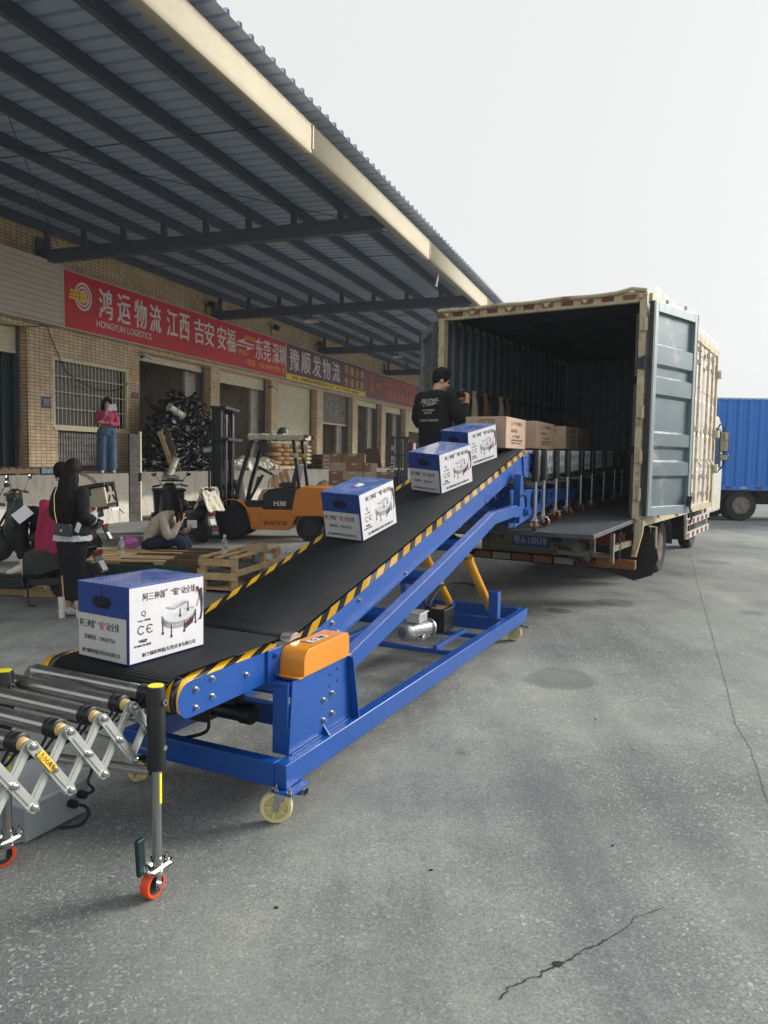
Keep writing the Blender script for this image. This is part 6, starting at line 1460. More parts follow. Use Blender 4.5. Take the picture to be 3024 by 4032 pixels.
# ================================================================== SCOOTERS
MT['scoot_black'] = mat('scooter black panel', '#15181d', .35, var=.12, scale=5, coat=.3); MT['scoot_green'] = mat('scooter dark green panel', '#182422', .38, var=.1, scale=4, coat=.3)
MT['case_alu'] = mat('ribbed tin top case', '#a89f8c', .4, metal=.5, var=.12, scale=6)
def body_prism(mb, poly, wd, taper=.75):
    """side outline given depth with a narrower outer face, so panels are rounded rather than flat"""
    n = len(poly); cx = sum(p[0] for p in poly)/n; cz = sum(p[1] for p in poly)/n
    R_ = [[(x, 0, z) for x, z in poly]]; vs = []
    for y, k in ((-wd/2, taper), (-wd*.36, .97), (wd*.36, .97), (wd/2, taper)):
        vs += [(cx+(x-cx)*k, y, cz+(z-cz)*k) for x, z in poly]
    fs = [tuple(range(n)), tuple(range(4*n-1, 3*n-1, -1))]
    for l in range(3):
        for i in range(n): a, c = l*n+i, l*n+(i+1) % n; fs.append((c, a, a+n, c+n))
    return mb.add(vs, fs)
def scooter(loc, rot, label, panel, kind):
    t = empty('electric_scooter', loc, rot, label, 'scooter', 'electric scooters')     # x forward; wheels at x=0 and x=1.25
    wb = 1.25
    for x, R_ in ((0, .235), (wb, .235)): tyre('wheel', (x, 0, R_), (0, 1, 0), R_, .10, parent=t, rim='dark_steel', rimr=.6, holes=5)
    b = MB(); body_prism(b, [(-.22, .52), (.0, .34), (.32, .24), (.48, .25), (.48, .55), (.30, .64), (-.10, .66), (-.25, .60)], .34); b.build('tail_body', panel, t, bevel=.01)
    b = MB(); body_prism(b, [(.40, .14), (.95, .14), (1.0, .27), (.44, .27)], .30, .9); b.build('footboard', 'scoot_black', t, bevel=.01)
    b = MB(); body_prism(b, [(.90, .16), (1.02, .16), (1.10, .45), (1.02, .92), (.92, .95), (.93, .5)], .36, .7); b.build('leg_shield', panel, t, bevel=.015)
    b = MB(); body_prism(b, [(-.26, .66), (.40, .64), (.44, .69), (.36, .74), (.05, .74), (-.24, .77)], .28, .85); b.build('seat', mat('maroon seat', '#2c1416', .5) if kind == 'near' else 'black_plastic', t, bevel=.02)
    b = MB()
    for y in (-.075, .075): b.tube([(.98, y, .86), (wb-.02, y*1.1, .42), (wb, y*1.1, .235)], .02, 8)
    b.build('front_fork', 'dark_steel', t)
    b = MB(); b.sheet([(wb+.27*math.cos(a), .235+.28*math.sin(a)) for a in [rad(20)+rad(140)*i/8 for i in range(9)]], (0, -.07, 0), (1, 0, 0), (0, 0, 1), (0, .14, 0)); o = b.build('front_mudguard', panel, t); o.modifiers.new('t', 'SOLIDIFY').thickness = .008
    b = MB(); b.tube([(.95, -.33, .99), (.93, -.22, 1.02), (.97, -.06, 1.0), (.97, .06, 1.0), (.93, .22, 1.02), (.95, .33, .99)], .012, 8); b.build('handlebar', 'dark_steel', t)
    for y in (-.30, .30):
        MB().cyl((.945, y*.8, 1.005), (.953, y*1.25, .985), .018, 10).build('grip', 'rubber', t)
        b = MB(); b.tube([(.93, y*.7, 1.02), (.92, y*.9, 1.12), (.92, y*1.2, 1.20)], .006, 6); mo = b.build('mirror_stalk', 'dark_steel', t); b = MB(); b.sphere((.915, y*1.25, 1.22), .055, 14, 9, (.35, 1.1, .8)); b.build('mirror', 'glass', mo)
    b = MB(); body_prism(b, [(.90, .88), (1.06, .86), (1.08, .98), (.98, 1.06), (.90, 1.02)], .22, .7); b.build('headset', 'scoot_black', t, bevel=.01)
    b = MB(); b.lathe([(.001, .03), (.05, .025), (.065, .0), (.065, -.03)], (1.075, 0, .94), (1, 0, .1), 20); b.build('headlight', 'alu', t)
    b = MB(); b.box(-.30, -.27, -.10, .10, .50, .56); b.build('tail_light', 'reflector_red', t, smooth=False, bevel=.008)
    b = MB(); b.bar((-.28, 0, .50), (-.36, 0, .33), .17, .012, (1, 0, 1)); b.build('rear_mudguard', 'scoot_black', t, smooth=False); b = MB(); b.bar((-.318, 0, .445), (-.370, 0, .35), .11, .006, (1, 0, 1)); npl = b.build('number_plate', 'white', t, smooth=False)
    b = MB(); b.bar((.0, .09, .235), (.42, .09, .22), .04, .07); b.build('swing_arm', 'dark_steel', t, smooth=False); b = MB(); b.cyl((0, -.06, .235), (0, .06, .235), .11, 18); b.build('hub_motor', 'dark_steel', t)
    b = MB(); b.bar((.42, .12, .2), (.30, .30, .01), .02, .02); b.bar((.30, .30, .008), (.24, .30, .008), .03, .015); b.build('kickstand', 'dark_steel', t)
    return t
# nearest scooter: faces left, its rear wheel behind the standing woman
s1 = scooter((-3.28, 7.72, 0), rad(176), 'dark green scooter on its side stand carrying the seated person', 'scoot_green', 'near')
b = MB(); b.box(.10, .36, -.20, -.17, .2, .30); b.build('muffler_cover', mat('grey cover', '#4a4d50', .5), s1, smooth=False, bevel=.02)
text('Luyuan', .05, 'offwhite', s1, (.12, .1715, .57), (-1, 0, 0), Z_, width=.14)
# far scooter with top case
s2_ = scooter((-4.30, 10.6, 0), rad(183), 'black scooter with a ribbed tin top case by the dock wall', 'scoot_black', 'far')
tc_ = bpy.data.objects.new('top_case', None); COL.objects.link(tc_); tc_.parent = s2_; tc_.location = (-.20, 0, .78); tc_.rotation_euler = (0, rad(10), 0)
b = MB(); b.box(-.20, .16, -.21, .21, .0, .30); b.build('case_body', 'case_alu', tc_, smooth=False, bevel=.025); b = MB(); b.box(-.21, .17, -.22, .22, .301, .36); b.build('case_lid', 'scoot_black', tc_, smooth=False, bevel=.02)
b = MB()
for y in (-.13, .13): b.box(-.225, -.2005, y-.03, y+.03, .22, .34)
b.box(-.206, -.2005, -.2, .2, .02, .06); b.box(.0, .04, .2105, .225, .2, .33); b.bar((-.205, -.16, .08), (-.205, -.06, .17), .03, .01); b.bar((-.205, .16, .08), (-.205, .06, .17), .03, .01); b.build('case_latch', 'black_plastic', tc_, smooth=False)
b = MB(); b.box(-.215, .175, -.225, -.2105, -.01, .36); b.box(-.215, .175, .2255, .235, -.02, .02); b.build('case_edge', 'scoot_black', tc_, smooth=False)
b = MB(); b.box(-.23, -.22, -.16, .16, -.06, -.02); b.build('tail_light', 'white', tc_, smooth=False)
# scooter by the forklift, towel over its backrest
s3_ = scooter((-3.30, 13.30, 0), rad(140), 'black scooter with a cream towel over its backrest beside the forklift', 'scoot_black', 'towel')
b = MB(); b.bar((-.18, 0, .76), (-.26, 0, 1.0), .22, .05, (1, 0, 0)); b.build('backrest', 'black_plastic', s3_, bevel=.02)
b = MB(); b.box(.80, .96, -.20, .20, 1.08, 1.11); b.build('front_tray', 'black_plastic', s3_, smooth=False, bevel=.01)
b = MB(); b.box(-.42, -.30, -.075, .075, .16, .33); b.build('mudflap', 'scoot_black', s3_, smooth=False)
its = [text('招租电话', .05, 'red', None, (-.4215, .06, .28), (0, -1, 0), Z_, width=.12, bold=.02), text('仓库物流', .05, mat('green sticker ink', '#2f8a52', .6).name and 'pale_blue', None, (-.4215, .06, .21), (0, -1, 0), Z_, width=.12, bold=.02)]
join_text(its, 'lettering', s3_)
vs, fs = [], []; rr = random.Random(8)
for i in range(22):
    s = -1+2*i/21
    for j in range(11):
        y = -.16+.32*j/10
        z = 1.03-abs(s)**1.2*.42-(.05*rr.random() if i in (0, 21) else 0); x = -.24-.16*s*(.5+.9*abs(s))*(1 if s > 0 else .95)
        vs.append((x+.012*math.sin(j*1.7+i*.4), y*(1+.25*abs(s)), z))
for i in range(21):
    for j in range(10): a = i*11+j; fs.append((a, a+1, a+12, a+11))
b = MB(); b.add(vs, fs); o = b.build('towel', mat('cream towel', '#d8d0bd', .95, var=.1, bump=.6, bscale=60), None); o.matrix_world = frame(Vector((-3.30, 13.30, 0)), rad(140))
o.modifiers.new('t', 'SOLIDIFY').thickness = .012; q = o.modifiers.new('s', 'SUBSURF'); q.levels = q.render_levels = 1; crumple(o, .07, .08); tag(o, 'cream towel draped over the scooter backrest', 'towel')
b = MB(); b.sphere((0, 0, 0), .12, 16, 10, (1.1, .9, .4)); o = b.build('plastic_bag', 'wrap', None); o.location = frame(Vector((-3.30, 13.30, 0)), rad(140)) @ Vector((.88, 0, 1.15)); crumple(o, .08, .06); tag(o, 'crumpled clear plastic bag on the scooter front tray', 'bag')
bn = empty('waste_bin', (-4.35, 14.9, 0), rad(20), 'black plastic bin behind the scooter front', 'bin'); b = MB(); b.prism([(-.25, 0), (.25, 0), (.3, .85), (-.3, .85)], (0, -.25, 0), (1, 0, 0), (0, 0, 1), (0, .5, 0)); b.build('bin_body', 'black_plastic', bn, bevel=.02); MB().box(-.32, .32, -.28, .28, .851, .90).build('lid', 'black_plastic', bn, smooth=False, bevel=.015)
# ================================================================== PEOPLE (local x = their right, y = forward, z = up)
MT['skin'] = mat('skin', '#c99c82', .5, var=.05, scale=12); MT['hair'] = mat('black hair', '#0c0a0a', .62, var=.3, scale=30, spec=.25, bump=.5, bscale=60, bdist=.01)
MT['cloth_black'] = mat('black cloth', '#0d0f13', .85, var=.2, scale=7, bump=.25, bscale=18, bdist=.01); MT['cloth_skirt'] = mat('black skirt cloth', '#0b0d12', .8, var=.2, scale=5)
MT['cloth_white'] = mat('white cotton', '#cfcdd2', .8, var=.06, scale=8, bump=.3, bscale=16, bdist=.01); MT['boot_white'] = mat('white leather boot', '#d6d2ca', .35, var=.05)
MT['pink_knit'] = mat('rose knit', '#b2486a', .85, var=.08, scale=8, bump=.25, bscale=22, bdist=.008); MT['denim'] = mat('blue denim', '#4a627f', .85, var=.16, scale=4, grime_sheen='#6f88a3', gscale=3, gamt=.4, bump=.3, bscale=14, bdist=.01)
MT['denim_dark'] = mat('dark denim', '#1c2b42', .85, var=.15, scale=5, bump=.3, bscale=14, bdist=.01); MT['beige_knit'] = mat('grey beige top', '#b9ada0', .85, var=.07, scale=7, bump=.35, bscale=13, bdist=.012)
MT['sweat_black'] = mat('black sweatshirt', '#12151a', .9, var=.15, scale=5, bump=.4, bscale=9, bdist=.02); MT['paper'] = mat('white paper', '#e4e4ee', .7, var=.03); MT['lip'] = mat('lip', '#a85a55', .5)
V = Vector
def limb(mb, pts, rs, n=14, sx=1.0):
    P = [V(p) for p in pts]; sm, rr2 = [], []
    for i in range(len(P)-1):
        p0, p1, p2, p3 = P[max(0, i-1)], P[i], P[i+1], P[min(len(P)-1, i+2)]
        for t in (0, .25, .5, .75):
            sm.append(.5*((2*p1)+(p2-p0)*t+(2*p0-5*p1+4*p2-p3)*t*t+(3*p1-p0-3*p2+p3)*t**3)); rr2.append(rs[i]+(rs[i+1]-rs[i])*t)
    sm.append(P[-1]); rr2.append(rs[-1]); mb.tube(sm, rr2, n, sx=sx)
    for p, r in ((P[0], rs[0]), (P[-1], rs[-1])): mb.sphere(p, r*.98, 12, 8)
def rings(mb, L, n=18, pw=.85):
    """loft of ellipses: (centre, side half vector, front half vector)"""
    vs, fs = [], []
    for c, a, b_ in L:
        c, a, b_ = V(c), V(a), V(b_)
        for k in range(n):
            t = 2*PI*k/n; ct, st_ = math.cos(t), math.sin(t)
            vs.append(c+a*math.copysign(abs(ct)**pw, ct)+b_*math.copysign(abs(st_)**pw, st_))
    for i in range(len(L)-1):
        for k in range(n): a, c = i*n+k, i*n+(k+1) % n; fs.append((a, c, c+n, a+n))
    fs += [tuple(range(n-1, -1, -1)), tuple((len(L)-1)*n+k for k in range(n))]; mb.add(vs, fs)
def fuse(mb, name, matn, parent, vox=.008, it=4, fold=0., fsize=.08):
    o = mb.build(name, matn, parent, smooth=True)
    r = o.modifiers.new('r', 'REMESH'); r.mode = 'VOXEL'; r.voxel_size = vox
    s = o.modifiers.new('s', 'SMOOTH'); s.iterations = it; s.factor = .5
    if fold:
        t = bpy.data.textures.new('folds', 'CLOUDS'); t.noise_scale = fsize; t.noise_depth = 2
        d = o.modifiers.new('f', 'DISPLACE'); d.texture = t; d.strength = fold; d.texture_coords = 'LOCAL'
    me = bpy.data.meshes.new_from_object(o.evaluated_get(bpy.context.evaluated_depsgraph_get())); o.modifiers.clear(); o.data = me
    me.polygons.foreach_set('use_smooth', [True]*len(me.polygons)); return o
def hand(mb, wrist, d, palm, curl=.5, size=1.0, side=1):
    """palm + four unequal bent fingers + side thumb. d = from wrist to knuckles, palm = palm normal"""
    d = V(d).normalized(); p = V(palm); p = (p-d*p.dot(d)).normalized(); s = d.cross(p)*side; w = V(wrist); k = size
    rings(mb, [(w, s*.022*k, p*.016*k), (w+d*.04*k, s*.036*k, p*.015*k), (w+d*.085*k, s*.038*k, p*.012*k)], 12)
    for i, (off, L) in enumerate(((-.029, .066), (-.010, .076), (.010, .070), (.028, .054))):
        a = w+d*.083*k+s*off*k; pts = [a]; ang = 0
        for j, f in enumerate((.45, .32, .23)):
            ang += curl*(.75, .95, .7)[j]+.05*i; pts.append(pts[-1]+(d*math.cos(ang)+p*math.sin(ang))*L*f*k)
        mb.tube(pts, [.0095*k, .009*k, .0083*k, .007*k], 8); mb.sphere(pts[-1], .007*k, 8, 6)
    a = w+d*.028*k-s*.028*k; mb.tube([a, a+(d*.55-s*.7+p*.4)*.032*k, a+(d*.9-s*.55+p*.75)*.056*k], [.012*k, .010*k, .0085*k], 8)
def head(mb, c, f, up, r=.1, face=True):
    """skull, jaw, nose, ears in the body mesh; returns axes"""
    f = V(f).normalized(); up = V(up); up = (up-f*up.dot(f)).normalized(); s = f.cross(up); c = V(c); k = r/.1
    def e(dx, dy, dz, a, b_, h): rings(mb, [(c+(s*dx+f*dy+up*(dz+h*math.sin(t)))*k, s*max(.002, a*math.cos(t))*k, f*max(.002, b_*math.cos(t))*k) for t in [PI*(-.5+i/10) for i in range(11)]], 16, 1.0)
    e(0, -.012, .025, .074, .090, .088); e(0, .022, -.045, .054, .062, .066); e(0, .052, -.088, .026, .026, .024)
    e(0, .088, -.022, .011, .016, .020); e(0, .084, -.006, .008, .009, .030); e(.040, .062, -.032, .022, .018, .020); e(-.040, .062, -.032, .022, .018, .020); e(0, .070, .022, .045, .012, .010)
    for q in (-1, 1): e(q*.074, -.012, -.015, .009, .020, .030)
    return c, s, f, up, k
def face(parent, ax):
    c, s, f, up, k = ax
    b = MB()
    for q in (-1, 1): b.sphere(c+(s*q*.030+f*.077+up*.000)*k, .0085*k, 10, 7)
    b.build('eyes', 'hair', parent)
    b = MB()
    for q in (-1, 1): b.tube([c+(s*q*.014+f*.083+up*.020)*k, c+(s*q*.032+f*.080+up*.025)*k, c+(s*q*.047+f*.068+up*.020)*k], .0035*k, 6)
    b.build('eyebrows', 'hair', parent)
    b = MB(); b.tube([c+(s*x*.022+f*(.083-.012*x*x)+up*-.062)*k for x in (-1, -.5, 0, .5, 1)], [.002*k, .006*k, .0065*k, .006*k, .002*k], 8); b.build('mouth', 'lip', parent)
def strands(mb, root_fn, n, seed, r0=.010, r1=.003):
    rr = random.Random(seed)
    for i in range(n):
        pts = root_fn(i/(n-1), rr); m_ = len(pts); mb.tube(pts, [r0+(r1-r0)*(j/(m_-1))**2 for j in range(m_)], 6)
def person(loc, az, label, group=None): return empty('person', loc, -az, label, 'person', group)
def hair_cap(mb, ax, thick=.012, back=1.0, fringe=True):
    c, s, f, up, k = ax
    rings(mb, [(c+(f*(-.014-.02*max(0, -math.sin(t)))+up*(.030+(.090+thick)*math.sin(t)))*k, s*max(.003, (.076+thick)*math.cos(t))*k, f*max(.003, (.078+thick)*math.cos(t))*k) for t in [PI*(-.22+i*.72/10) for i in range(11)]], 18, 1.0)
    rings(mb, [(c+(f*-.050+up*z_)*k, s*a*k, f*b_*k) for z_, a, b_ in ((-.085, .050, .040), (-.04, .072, .058), (.02, .082, .064), (.07, .07, .06))], 16, 1.0)

# ---- woman in black standing with her back to the camera
P1 = person((-2.95, 6.98, 0), rad(22), 'woman in a black jacket and long skirt standing with her back turned'); P1.scale = (.90, .92, 1.0)
b = MB(); ax1 = head(b, (0, .015, 1.385), (-.40, 1, -.30), (0, .2, 1), .098)
limb(b, [(0, -.01, 1.20), (0, .0, 1.30)], [.045, .042]); rings(b, [((0, 0, .80), (.13, 0, 0), (0, .09, 0)), ((0, -.01, .98), (.115, 0, 0), (0, .08, 0)), ((0, -.01, 1.14), (.14, 0, 0), (0, .085, 0)), ((0, -.01, 1.23), (.11, 0, 0), (0, .06, 0))])
for q in (-1, 1):
    limb(b, [(q*.07, 0, .80), (q*.056, .01, .46), (q*.056, -.01, .28), (q*.07, -.01, .12)], [.08, .05, .042, .034])
    limb(b, [(q*.155, -.01, 1.19), (q*.195, -.03, .97), (q*.12, .15, .93), (q*.06, .24, .98)], [.045, .038, .032, .024]); hand(b, (q*.06, .24, .98), (-q*.3, .7, .35), (-q*.8, -.3, .3), .8, .9, q)
body1 = fuse(b, 'body', 'skin', P1, .008); face(body1, ax1)
b = MB(); hair_cap(b, ax1, .016)
def hr(u_, rr):
    a = PI*(.02+.96*u_)+PI; x, y = math.cos(a), math.sin(a); k = .74+.26*rr.random(); e = -.36-.18*rr.random()
    return [V((.070*x, .01+.075*y, 1.44)), V((.100*x*k, -.01+.095*y*k, 1.34)), V((.125*x*k, -.02+.095*y*k-.02, 1.22)), V((.135*x*k+.02*rr.uniform(-1, 1), -.06+.085*y*k-.01, 1.13)), V((.12*x*k+.03*rr.uniform(-1, 1), -.08+.075*y-.02*rr.random(), 1.40+e))]
strands(b, hr, 90, 3, .015, .004); fuse(b, 'hair', 'hair', P1, .007, 1, .010, .02)
b = MB(); rings(b, [((0, .0, .795), (.205, 0, 0), (0, .15, 0)), ((0, -.005, .86), (.175, 0, 0), (0, .128, 0)), ((0, -.01, .98), (.145, 0, 0), (0, .108, 0)), ((0, -.015, 1.10), (.165, 0, 0), (0, .112, 0)), ((0, -.015, 1.20), (.165, 0, 0), (0, .09, 0)), ((0, -.01, 1.255), (.075, 0, 0), (0, .06, 0))])
for q in (-1, 1): limb(b, [(q*.16, -.015, 1.195), (q*.205, -.04, .98), (q*.135, .13, .935)], [.064, .058, .05])
fuse(b, 'jacket', 'cloth_black', P1, .010, 3, .02, .09)
b = MB(); L_ = []
for z_, k in ((.742, 1.0), (.775, .96), (.81, .9)): L_.append(((0, 0, z_), (.205*k, 0, 0), (0, .155*k, 0)))
rings(b, L_, 30); fuse(b, 'shirt_hem', 'cloth_white', P1, .007, 1, .028, .035)
b = MB()
for q in (-1, 1): limb(b, [(q*.14, .12, .935), (q*.075, .225, .975)], [.054, .040])
fuse(b, 'shirt_cuff', 'cloth_white', P1, .007, 2, .015, .03)
b = MB(); rings(b, [((0, 0, .17), (.105, 0, 0), (0, .075, 0)), ((0, 0, .42), (.125, 0, 0), (0, .092, 0)), ((0, -.01, .60), (.155, 0, 0), (0, .118, 0)), ((0, -.015, .72), (.162, 0, 0), (0, .125, 0)), ((0, 0, .84), (.125, 0, 0), (0, .095, 0))]); fuse(b, 'skirt', 'cloth_skirt', P1, .010, 2, .016, .12)
b = MB(); limb(b, [(-.072, -.078, .40), (-.070, -.060, .18)], [.010, .012], 10); b.build('skirt_slit', 'skin', P1)
def boot(parent, x, y, turn=0., matn='boot_white', heel=.062, sc=1.0, M0=None):
    b = MB(); M_ = (M0 or Matrix.Identity(4)) @ Matrix.Translation((x, y, 0)) @ Matrix.Rotation(turn, 4, 'Z') @ Matrix.Scale(sc, 4)
    rings(b, [((0, -.035, heel), (.030, 0, 0), (0, .034, 0)), ((0, -.03, .11), (.034, 0, 0), (0, .042, 0)), ((0, -.03, .165), (.041, 0, 0), (0, .046, 0)), ((0, -.03, .20), (.045, 0, 0), (0, .05, 0))], 14)
    rings(b, [((0, -.05, heel+.025), (.027, 0, 0), (0, 0, .028)), ((0, .02, .065), (.034, 0, 0), (0, .010, .042)), ((0, .085, .035), (.038, 0, 0), (0, .0, .033)), ((0, .135, .024), (.028, 0, 0), (0, 0, .022)), ((0, .152, .020), (.012, 0, 0), (0, 0, .012))], 14)
    n0 = len(b.v); b.v = [tuple(M_ @ V(p)) for p in b.v]; o = fuse(b, 'boot', matn, parent, .006, 2)
    h = MB(); rings(h, [((0, -.042, 0), (.029, 0, 0), (0, .029, 0)), ((0, -.042, heel+.012), (.033, 0, 0), (0, .033, 0))], 14)
    h.v = [tuple(M_ @ V(p)) for p in h.v]; h.build('heel', matn, o); return o
boot(P1, -.085, -.03, rad(-8)); boot(P1, .075, .05, rad(-12))
bg_ = empty('handbag', (0, 0, 0), 0, 'small black handbag with a gold clasp on the standing woman’s hip', 'handbag'); bg_.matrix_world = frame(Vector((-2.95, 6.98, 0)), rad(-22)) @ Matrix.Translation((.075, -.185, .80)) @ Matrix.Rotation(rad(10), 4, 'Z') @ Matrix.Rotation(rad(4), 4, 'Y')
MT['bag_leather'] = mat('black bag leather', '#2a3440', .3, var=.12, scale=12, coat=.4); MT['gold'] = mat('pale gold', '#d8c79a', .25, metal=1.)
b = MB(); b.prism([(-.085, 0), (.085, 0), (.075, .115), (-.075, .115)], (0, -.025, 0), (1, 0, 0), (0, 0, 1), (0, .05, 0)); b.build('bag_body', 'bag_leather', bg_, smooth=False, bevel=.010)
b = MB(); b.prism([(-.076, .117), (.076, .117), (.072, .065), (.03, .048), (-.03, .048), (-.072, .065)], (0, -.031, 0), (1, 0, 0), (0, 0, 1), (0, .004, 0)); b.build('flap', 'bag_leather', bg_, smooth=False, bevel=.003)
b = MB(); b.cyl((0, -.032, .055), (0, -.040, .055), .013, 16); b.build('clasp', 'gold', bg_); b = MB(); b.tube([(-.075, .0, .11), (-.12, .02, .22), (-.16, .06, .36), (-.17, .12, .46)], .005, 6); b.build('chain_strap', 'gold', bg_)
wp = empty('paper_note', (0, 0, 0), 0, 'folded white note sticking out beside the black handbag', 'paper'); wp.matrix_world = frame(Vector((-2.95, 6.98, 0)), rad(-22)) @ Matrix.Translation((.185, -.14, .84)) @ Matrix.Rotation(rad(25), 4, 'Y'); b = MB(); b.box(-.025, .025, -.002, .002, 0, .09); b.build('sheet', 'paper', wp, smooth=False)

# ---- person seated on the near scooter, facing left
P2_ = person((-3.33, 7.80, 0), rad(-93), 'person in black sitting on the green scooter, reading a sheet of paper')
b = MB(); ax2 = head(b, (-.02, .05, 1.345), (.05, .85, -.5), (0, .5, .85), .098); limb(b, [(0, .01, 1.17), (-.01, .035, 1.27)], [.05, .045])
rings(b, [((0, -.02, .74), (.15, 0, 0), (0, .10, 0)), ((0, -.03, .92), (.125, 0, 0), (0, .085, 0)), ((0, -.01, 1.08), (.15, 0, 0), (0, .09, 0)), ((0, .0, 1.17), (.12, 0, 0), (0, .06, 0))])
limb(b, [(-.085, .02, .76), (-.10, .42, .94), (-.11, .44, .50), (-.11, .45, .40)], [.085, .06, .045, .036]); limb(b, [(.085, .02, .76), (.10, .36, .86), (.12, .34, .46), (.12, .35, .34)], [.085, .06, .045, .036])
limb(b, [(-.16, -.01, 1.13), (-.22, .0, .90), (-.15, .13, .87)], [.045, .038, .026]); limb(b, [(.16, -.01, 1.13), (.20, .06, .90), (.08, .22, .90)], [.045, .038, .026])
hand(b, (-.15, .13, .87), (.2, .9, .15), (0, -.3, 1), .7, .95, -1); hand(b, (.08, .22, .90), (-.4, .8, .1), (0, 0, 1), .7, .95, 1); body2 = fuse(b, 'body', 'skin', P2_, .008); face(body2, ax2)
b = MB(); hair_cap(b, ax2, .018); strands(b, lambda u_, rr: [V((.07*math.cos(PI+PI*u_), .03+.07*math.sin(PI+PI*u_), 1.40)), V((.085*math.cos(PI+PI*u_), -.0+.075*math.sin(PI+PI*u_), 1.30)), V((.09*math.cos(PI+PI*u_), -.03+.06*math.sin(PI+PI*u_), 1.17))], 30, 5, .018, .007); fuse(b, 'hair', 'hair', P2_, .009, 2)
b = MB(); rings(b, [((0, -.02, .72), (.185, 0, 0), (0, .135, 0)), ((0, -.03, .90), (.155, 0, 0), (0, .115, 0)), ((0, -.02, 1.08), (.18, 0, 0), (0, .115, 0)), ((0, -.01, 1.17), (.15, 0, 0), (0, .085, 0)), ((0, .01, 1.215), (.07, 0, 0), (0, .06, 0))]); limb(b, [(-.165, -.01, 1.14), (-.225, -.03, 1.0)], [.062, .066]); limb(b, [(.165, -.01, 1.14), (.21, .05, .92), (.11, .19, .905)], [.062, .056, .045]); fuse(b, 'top', 'cloth_black', P2_, .010, 3, .02, .08)
b = MB(); limb(b, [(-.22, -.02, 1.02), (-.235, .0, .90), (-.165, .11, .872)], [.070, .075, .046]); fuse(b, 'sleeve', 'cloth_white', P2_, .008, 2, .02, .05)
b = MB(); limb(b, [(-.085, -.0, .75), (-.10, .42, .93), (-.11, .44, .50)], [.118, .085, .062]); limb(b, [(.085, -.0, .75), (.10, .36, .85), (.12, .34, .42)], [.118, .085, .062]); rings(b, [((0, -.03, .66), (.17, 0, 0), (0, .12, 0)), ((0, -.03, .80), (.175, 0, 0), (0, .13, 0))]); fuse(b, 'trousers', 'cloth_skirt', P2_, .010, 3, .016, .09)
boot(P2_, -.115, .46, 0, M0=Matrix.Translation((0, 0, .29))); boot(P2_, .12, .36, 0, M0=Matrix.Translation((0, 0, .275)))
sh = empty('paper_sheet', (-3.70, 7.55, .935), rad(-30), 'white sheet of paper held over the seated person’s knee', 'paper'); b = MB(); b.bar((-.075, 0, .04), (.065, 0, -.045), .17, .0015, (.35, -.75, .6)); b.build('sheet', 'paper', sh, smooth=False)
b = MB(); vs, fs = [], []; rr = random.Random(2)
for i in range(14):
    t = i/13
    for j in range(9): vs.append((-.145+.29*j/8+.012*math.sin(t*5+j), -.03*math.sin(j*1.2+t*3)-.06*t+.02, .40-.52*t+.02*math.sin(j*.9)))
for i in range(13):
    for j in range(8): a = i*9+j; fs.append((a, a+1, a+10, a+9))
b.add(vs, fs); o = b.build('pink_jacket', mat('deep pink jacket', '#a3294f', .8, var=.1, scale=5, bump=.3, bscale=12, bdist=.01), None); o.location = (-3.36, 7.46, .68); o.modifiers.new('t', 'SOLIDIFY').thickness = .02; q = o.modifiers.new('s', 'SUBSURF'); q.levels = q.render_levels = 2; tag(o, 'deep pink jacket hanging down beside the scooter seat', 'jacket')

# ---- woman in the rose top standing on the dock
p3 = wloc(-.50, 1.80, DK); P3 = person(p3, rad(150), 'woman in a rose top and jeans standing on the dock, reading a note'); K3 = 1.07
P3.scale = (K3,)*3
b = MB(); ax3 = head(b, (-.01, .02, 1.475), (.10, 1, -.18), (0, .15, 1), .098); limb(b, [(0, 0, 1.28), (0, .01, 1.40)], [.045, .043])
rings(b, [((0, 0, .86), (.14, 0, 0), (0, .095, 0)), ((0, 0, 1.02), (.112, 0, 0), (0, .078, 0)), ((0, 0, 1.18), (.14, 0, 0), (0, .09, 0)), ((0, 0, 1.30), (.115, 0, 0), (0, .06, 0))])
for q in (-1, 1): limb(b, [(q*.08, 0, .86), (q*.095, .02, .48), (q*.10, 0, .30), (q*.10, 0, .09)], [.085, .06, .05, .036])
limb(b, [(.155, 0, 1.27), (.185, .04, 1.05), (.045, .16, 1.25), (.02, .17, 1.33)], [.045, .040, .032, .024]); limb(b, [(-.155, 0, 1.27), (-.20, .03, 1.05), (-.03, .17, 1.05), (.09, .16, 1.06)], [.045, .040, .032, .024])
hand(b, (.025, .165, 1.31), (-.25, .25, .9), (-.5, .6, 0), .7, .95, 1); hand(b, (.07, .165, 1.06), (.9, .1, .1), (0, -1, 0), .5, .95, -1); body3 = fuse(b, 'body', 'skin', P3, .007); face(body3, ax3)
b = MB(); hair_cap(b, ax3, .014); strands(b, lambda u_, rr: [V((.072*math.cos(PI+PI*u_), -.005+.07*math.sin(PI+PI*u_), 1.53)), V((.092*math.cos(PI+PI*u_), -.01+.085*math.sin(PI+PI*u_), 1.42)), V((.105*math.cos(PI+PI*u_), -.02+.07*math.sin(PI+PI*u_), 1.28-.05*rr.random()))], 44, 6, .015, .006)
c3, s3, f3, u3, k3 = ax3
for q in (-1, 1): limb(b, [c3+s3*q*.03+f3*.06+u3*.10, c3+s3*q*.07+f3*.05+u3*.03, c3+s3*q*.083+f3*.02-u3*.09], [.022, .016, .012])
fuse(b, 'hair', 'hair', P3, .008, 2)
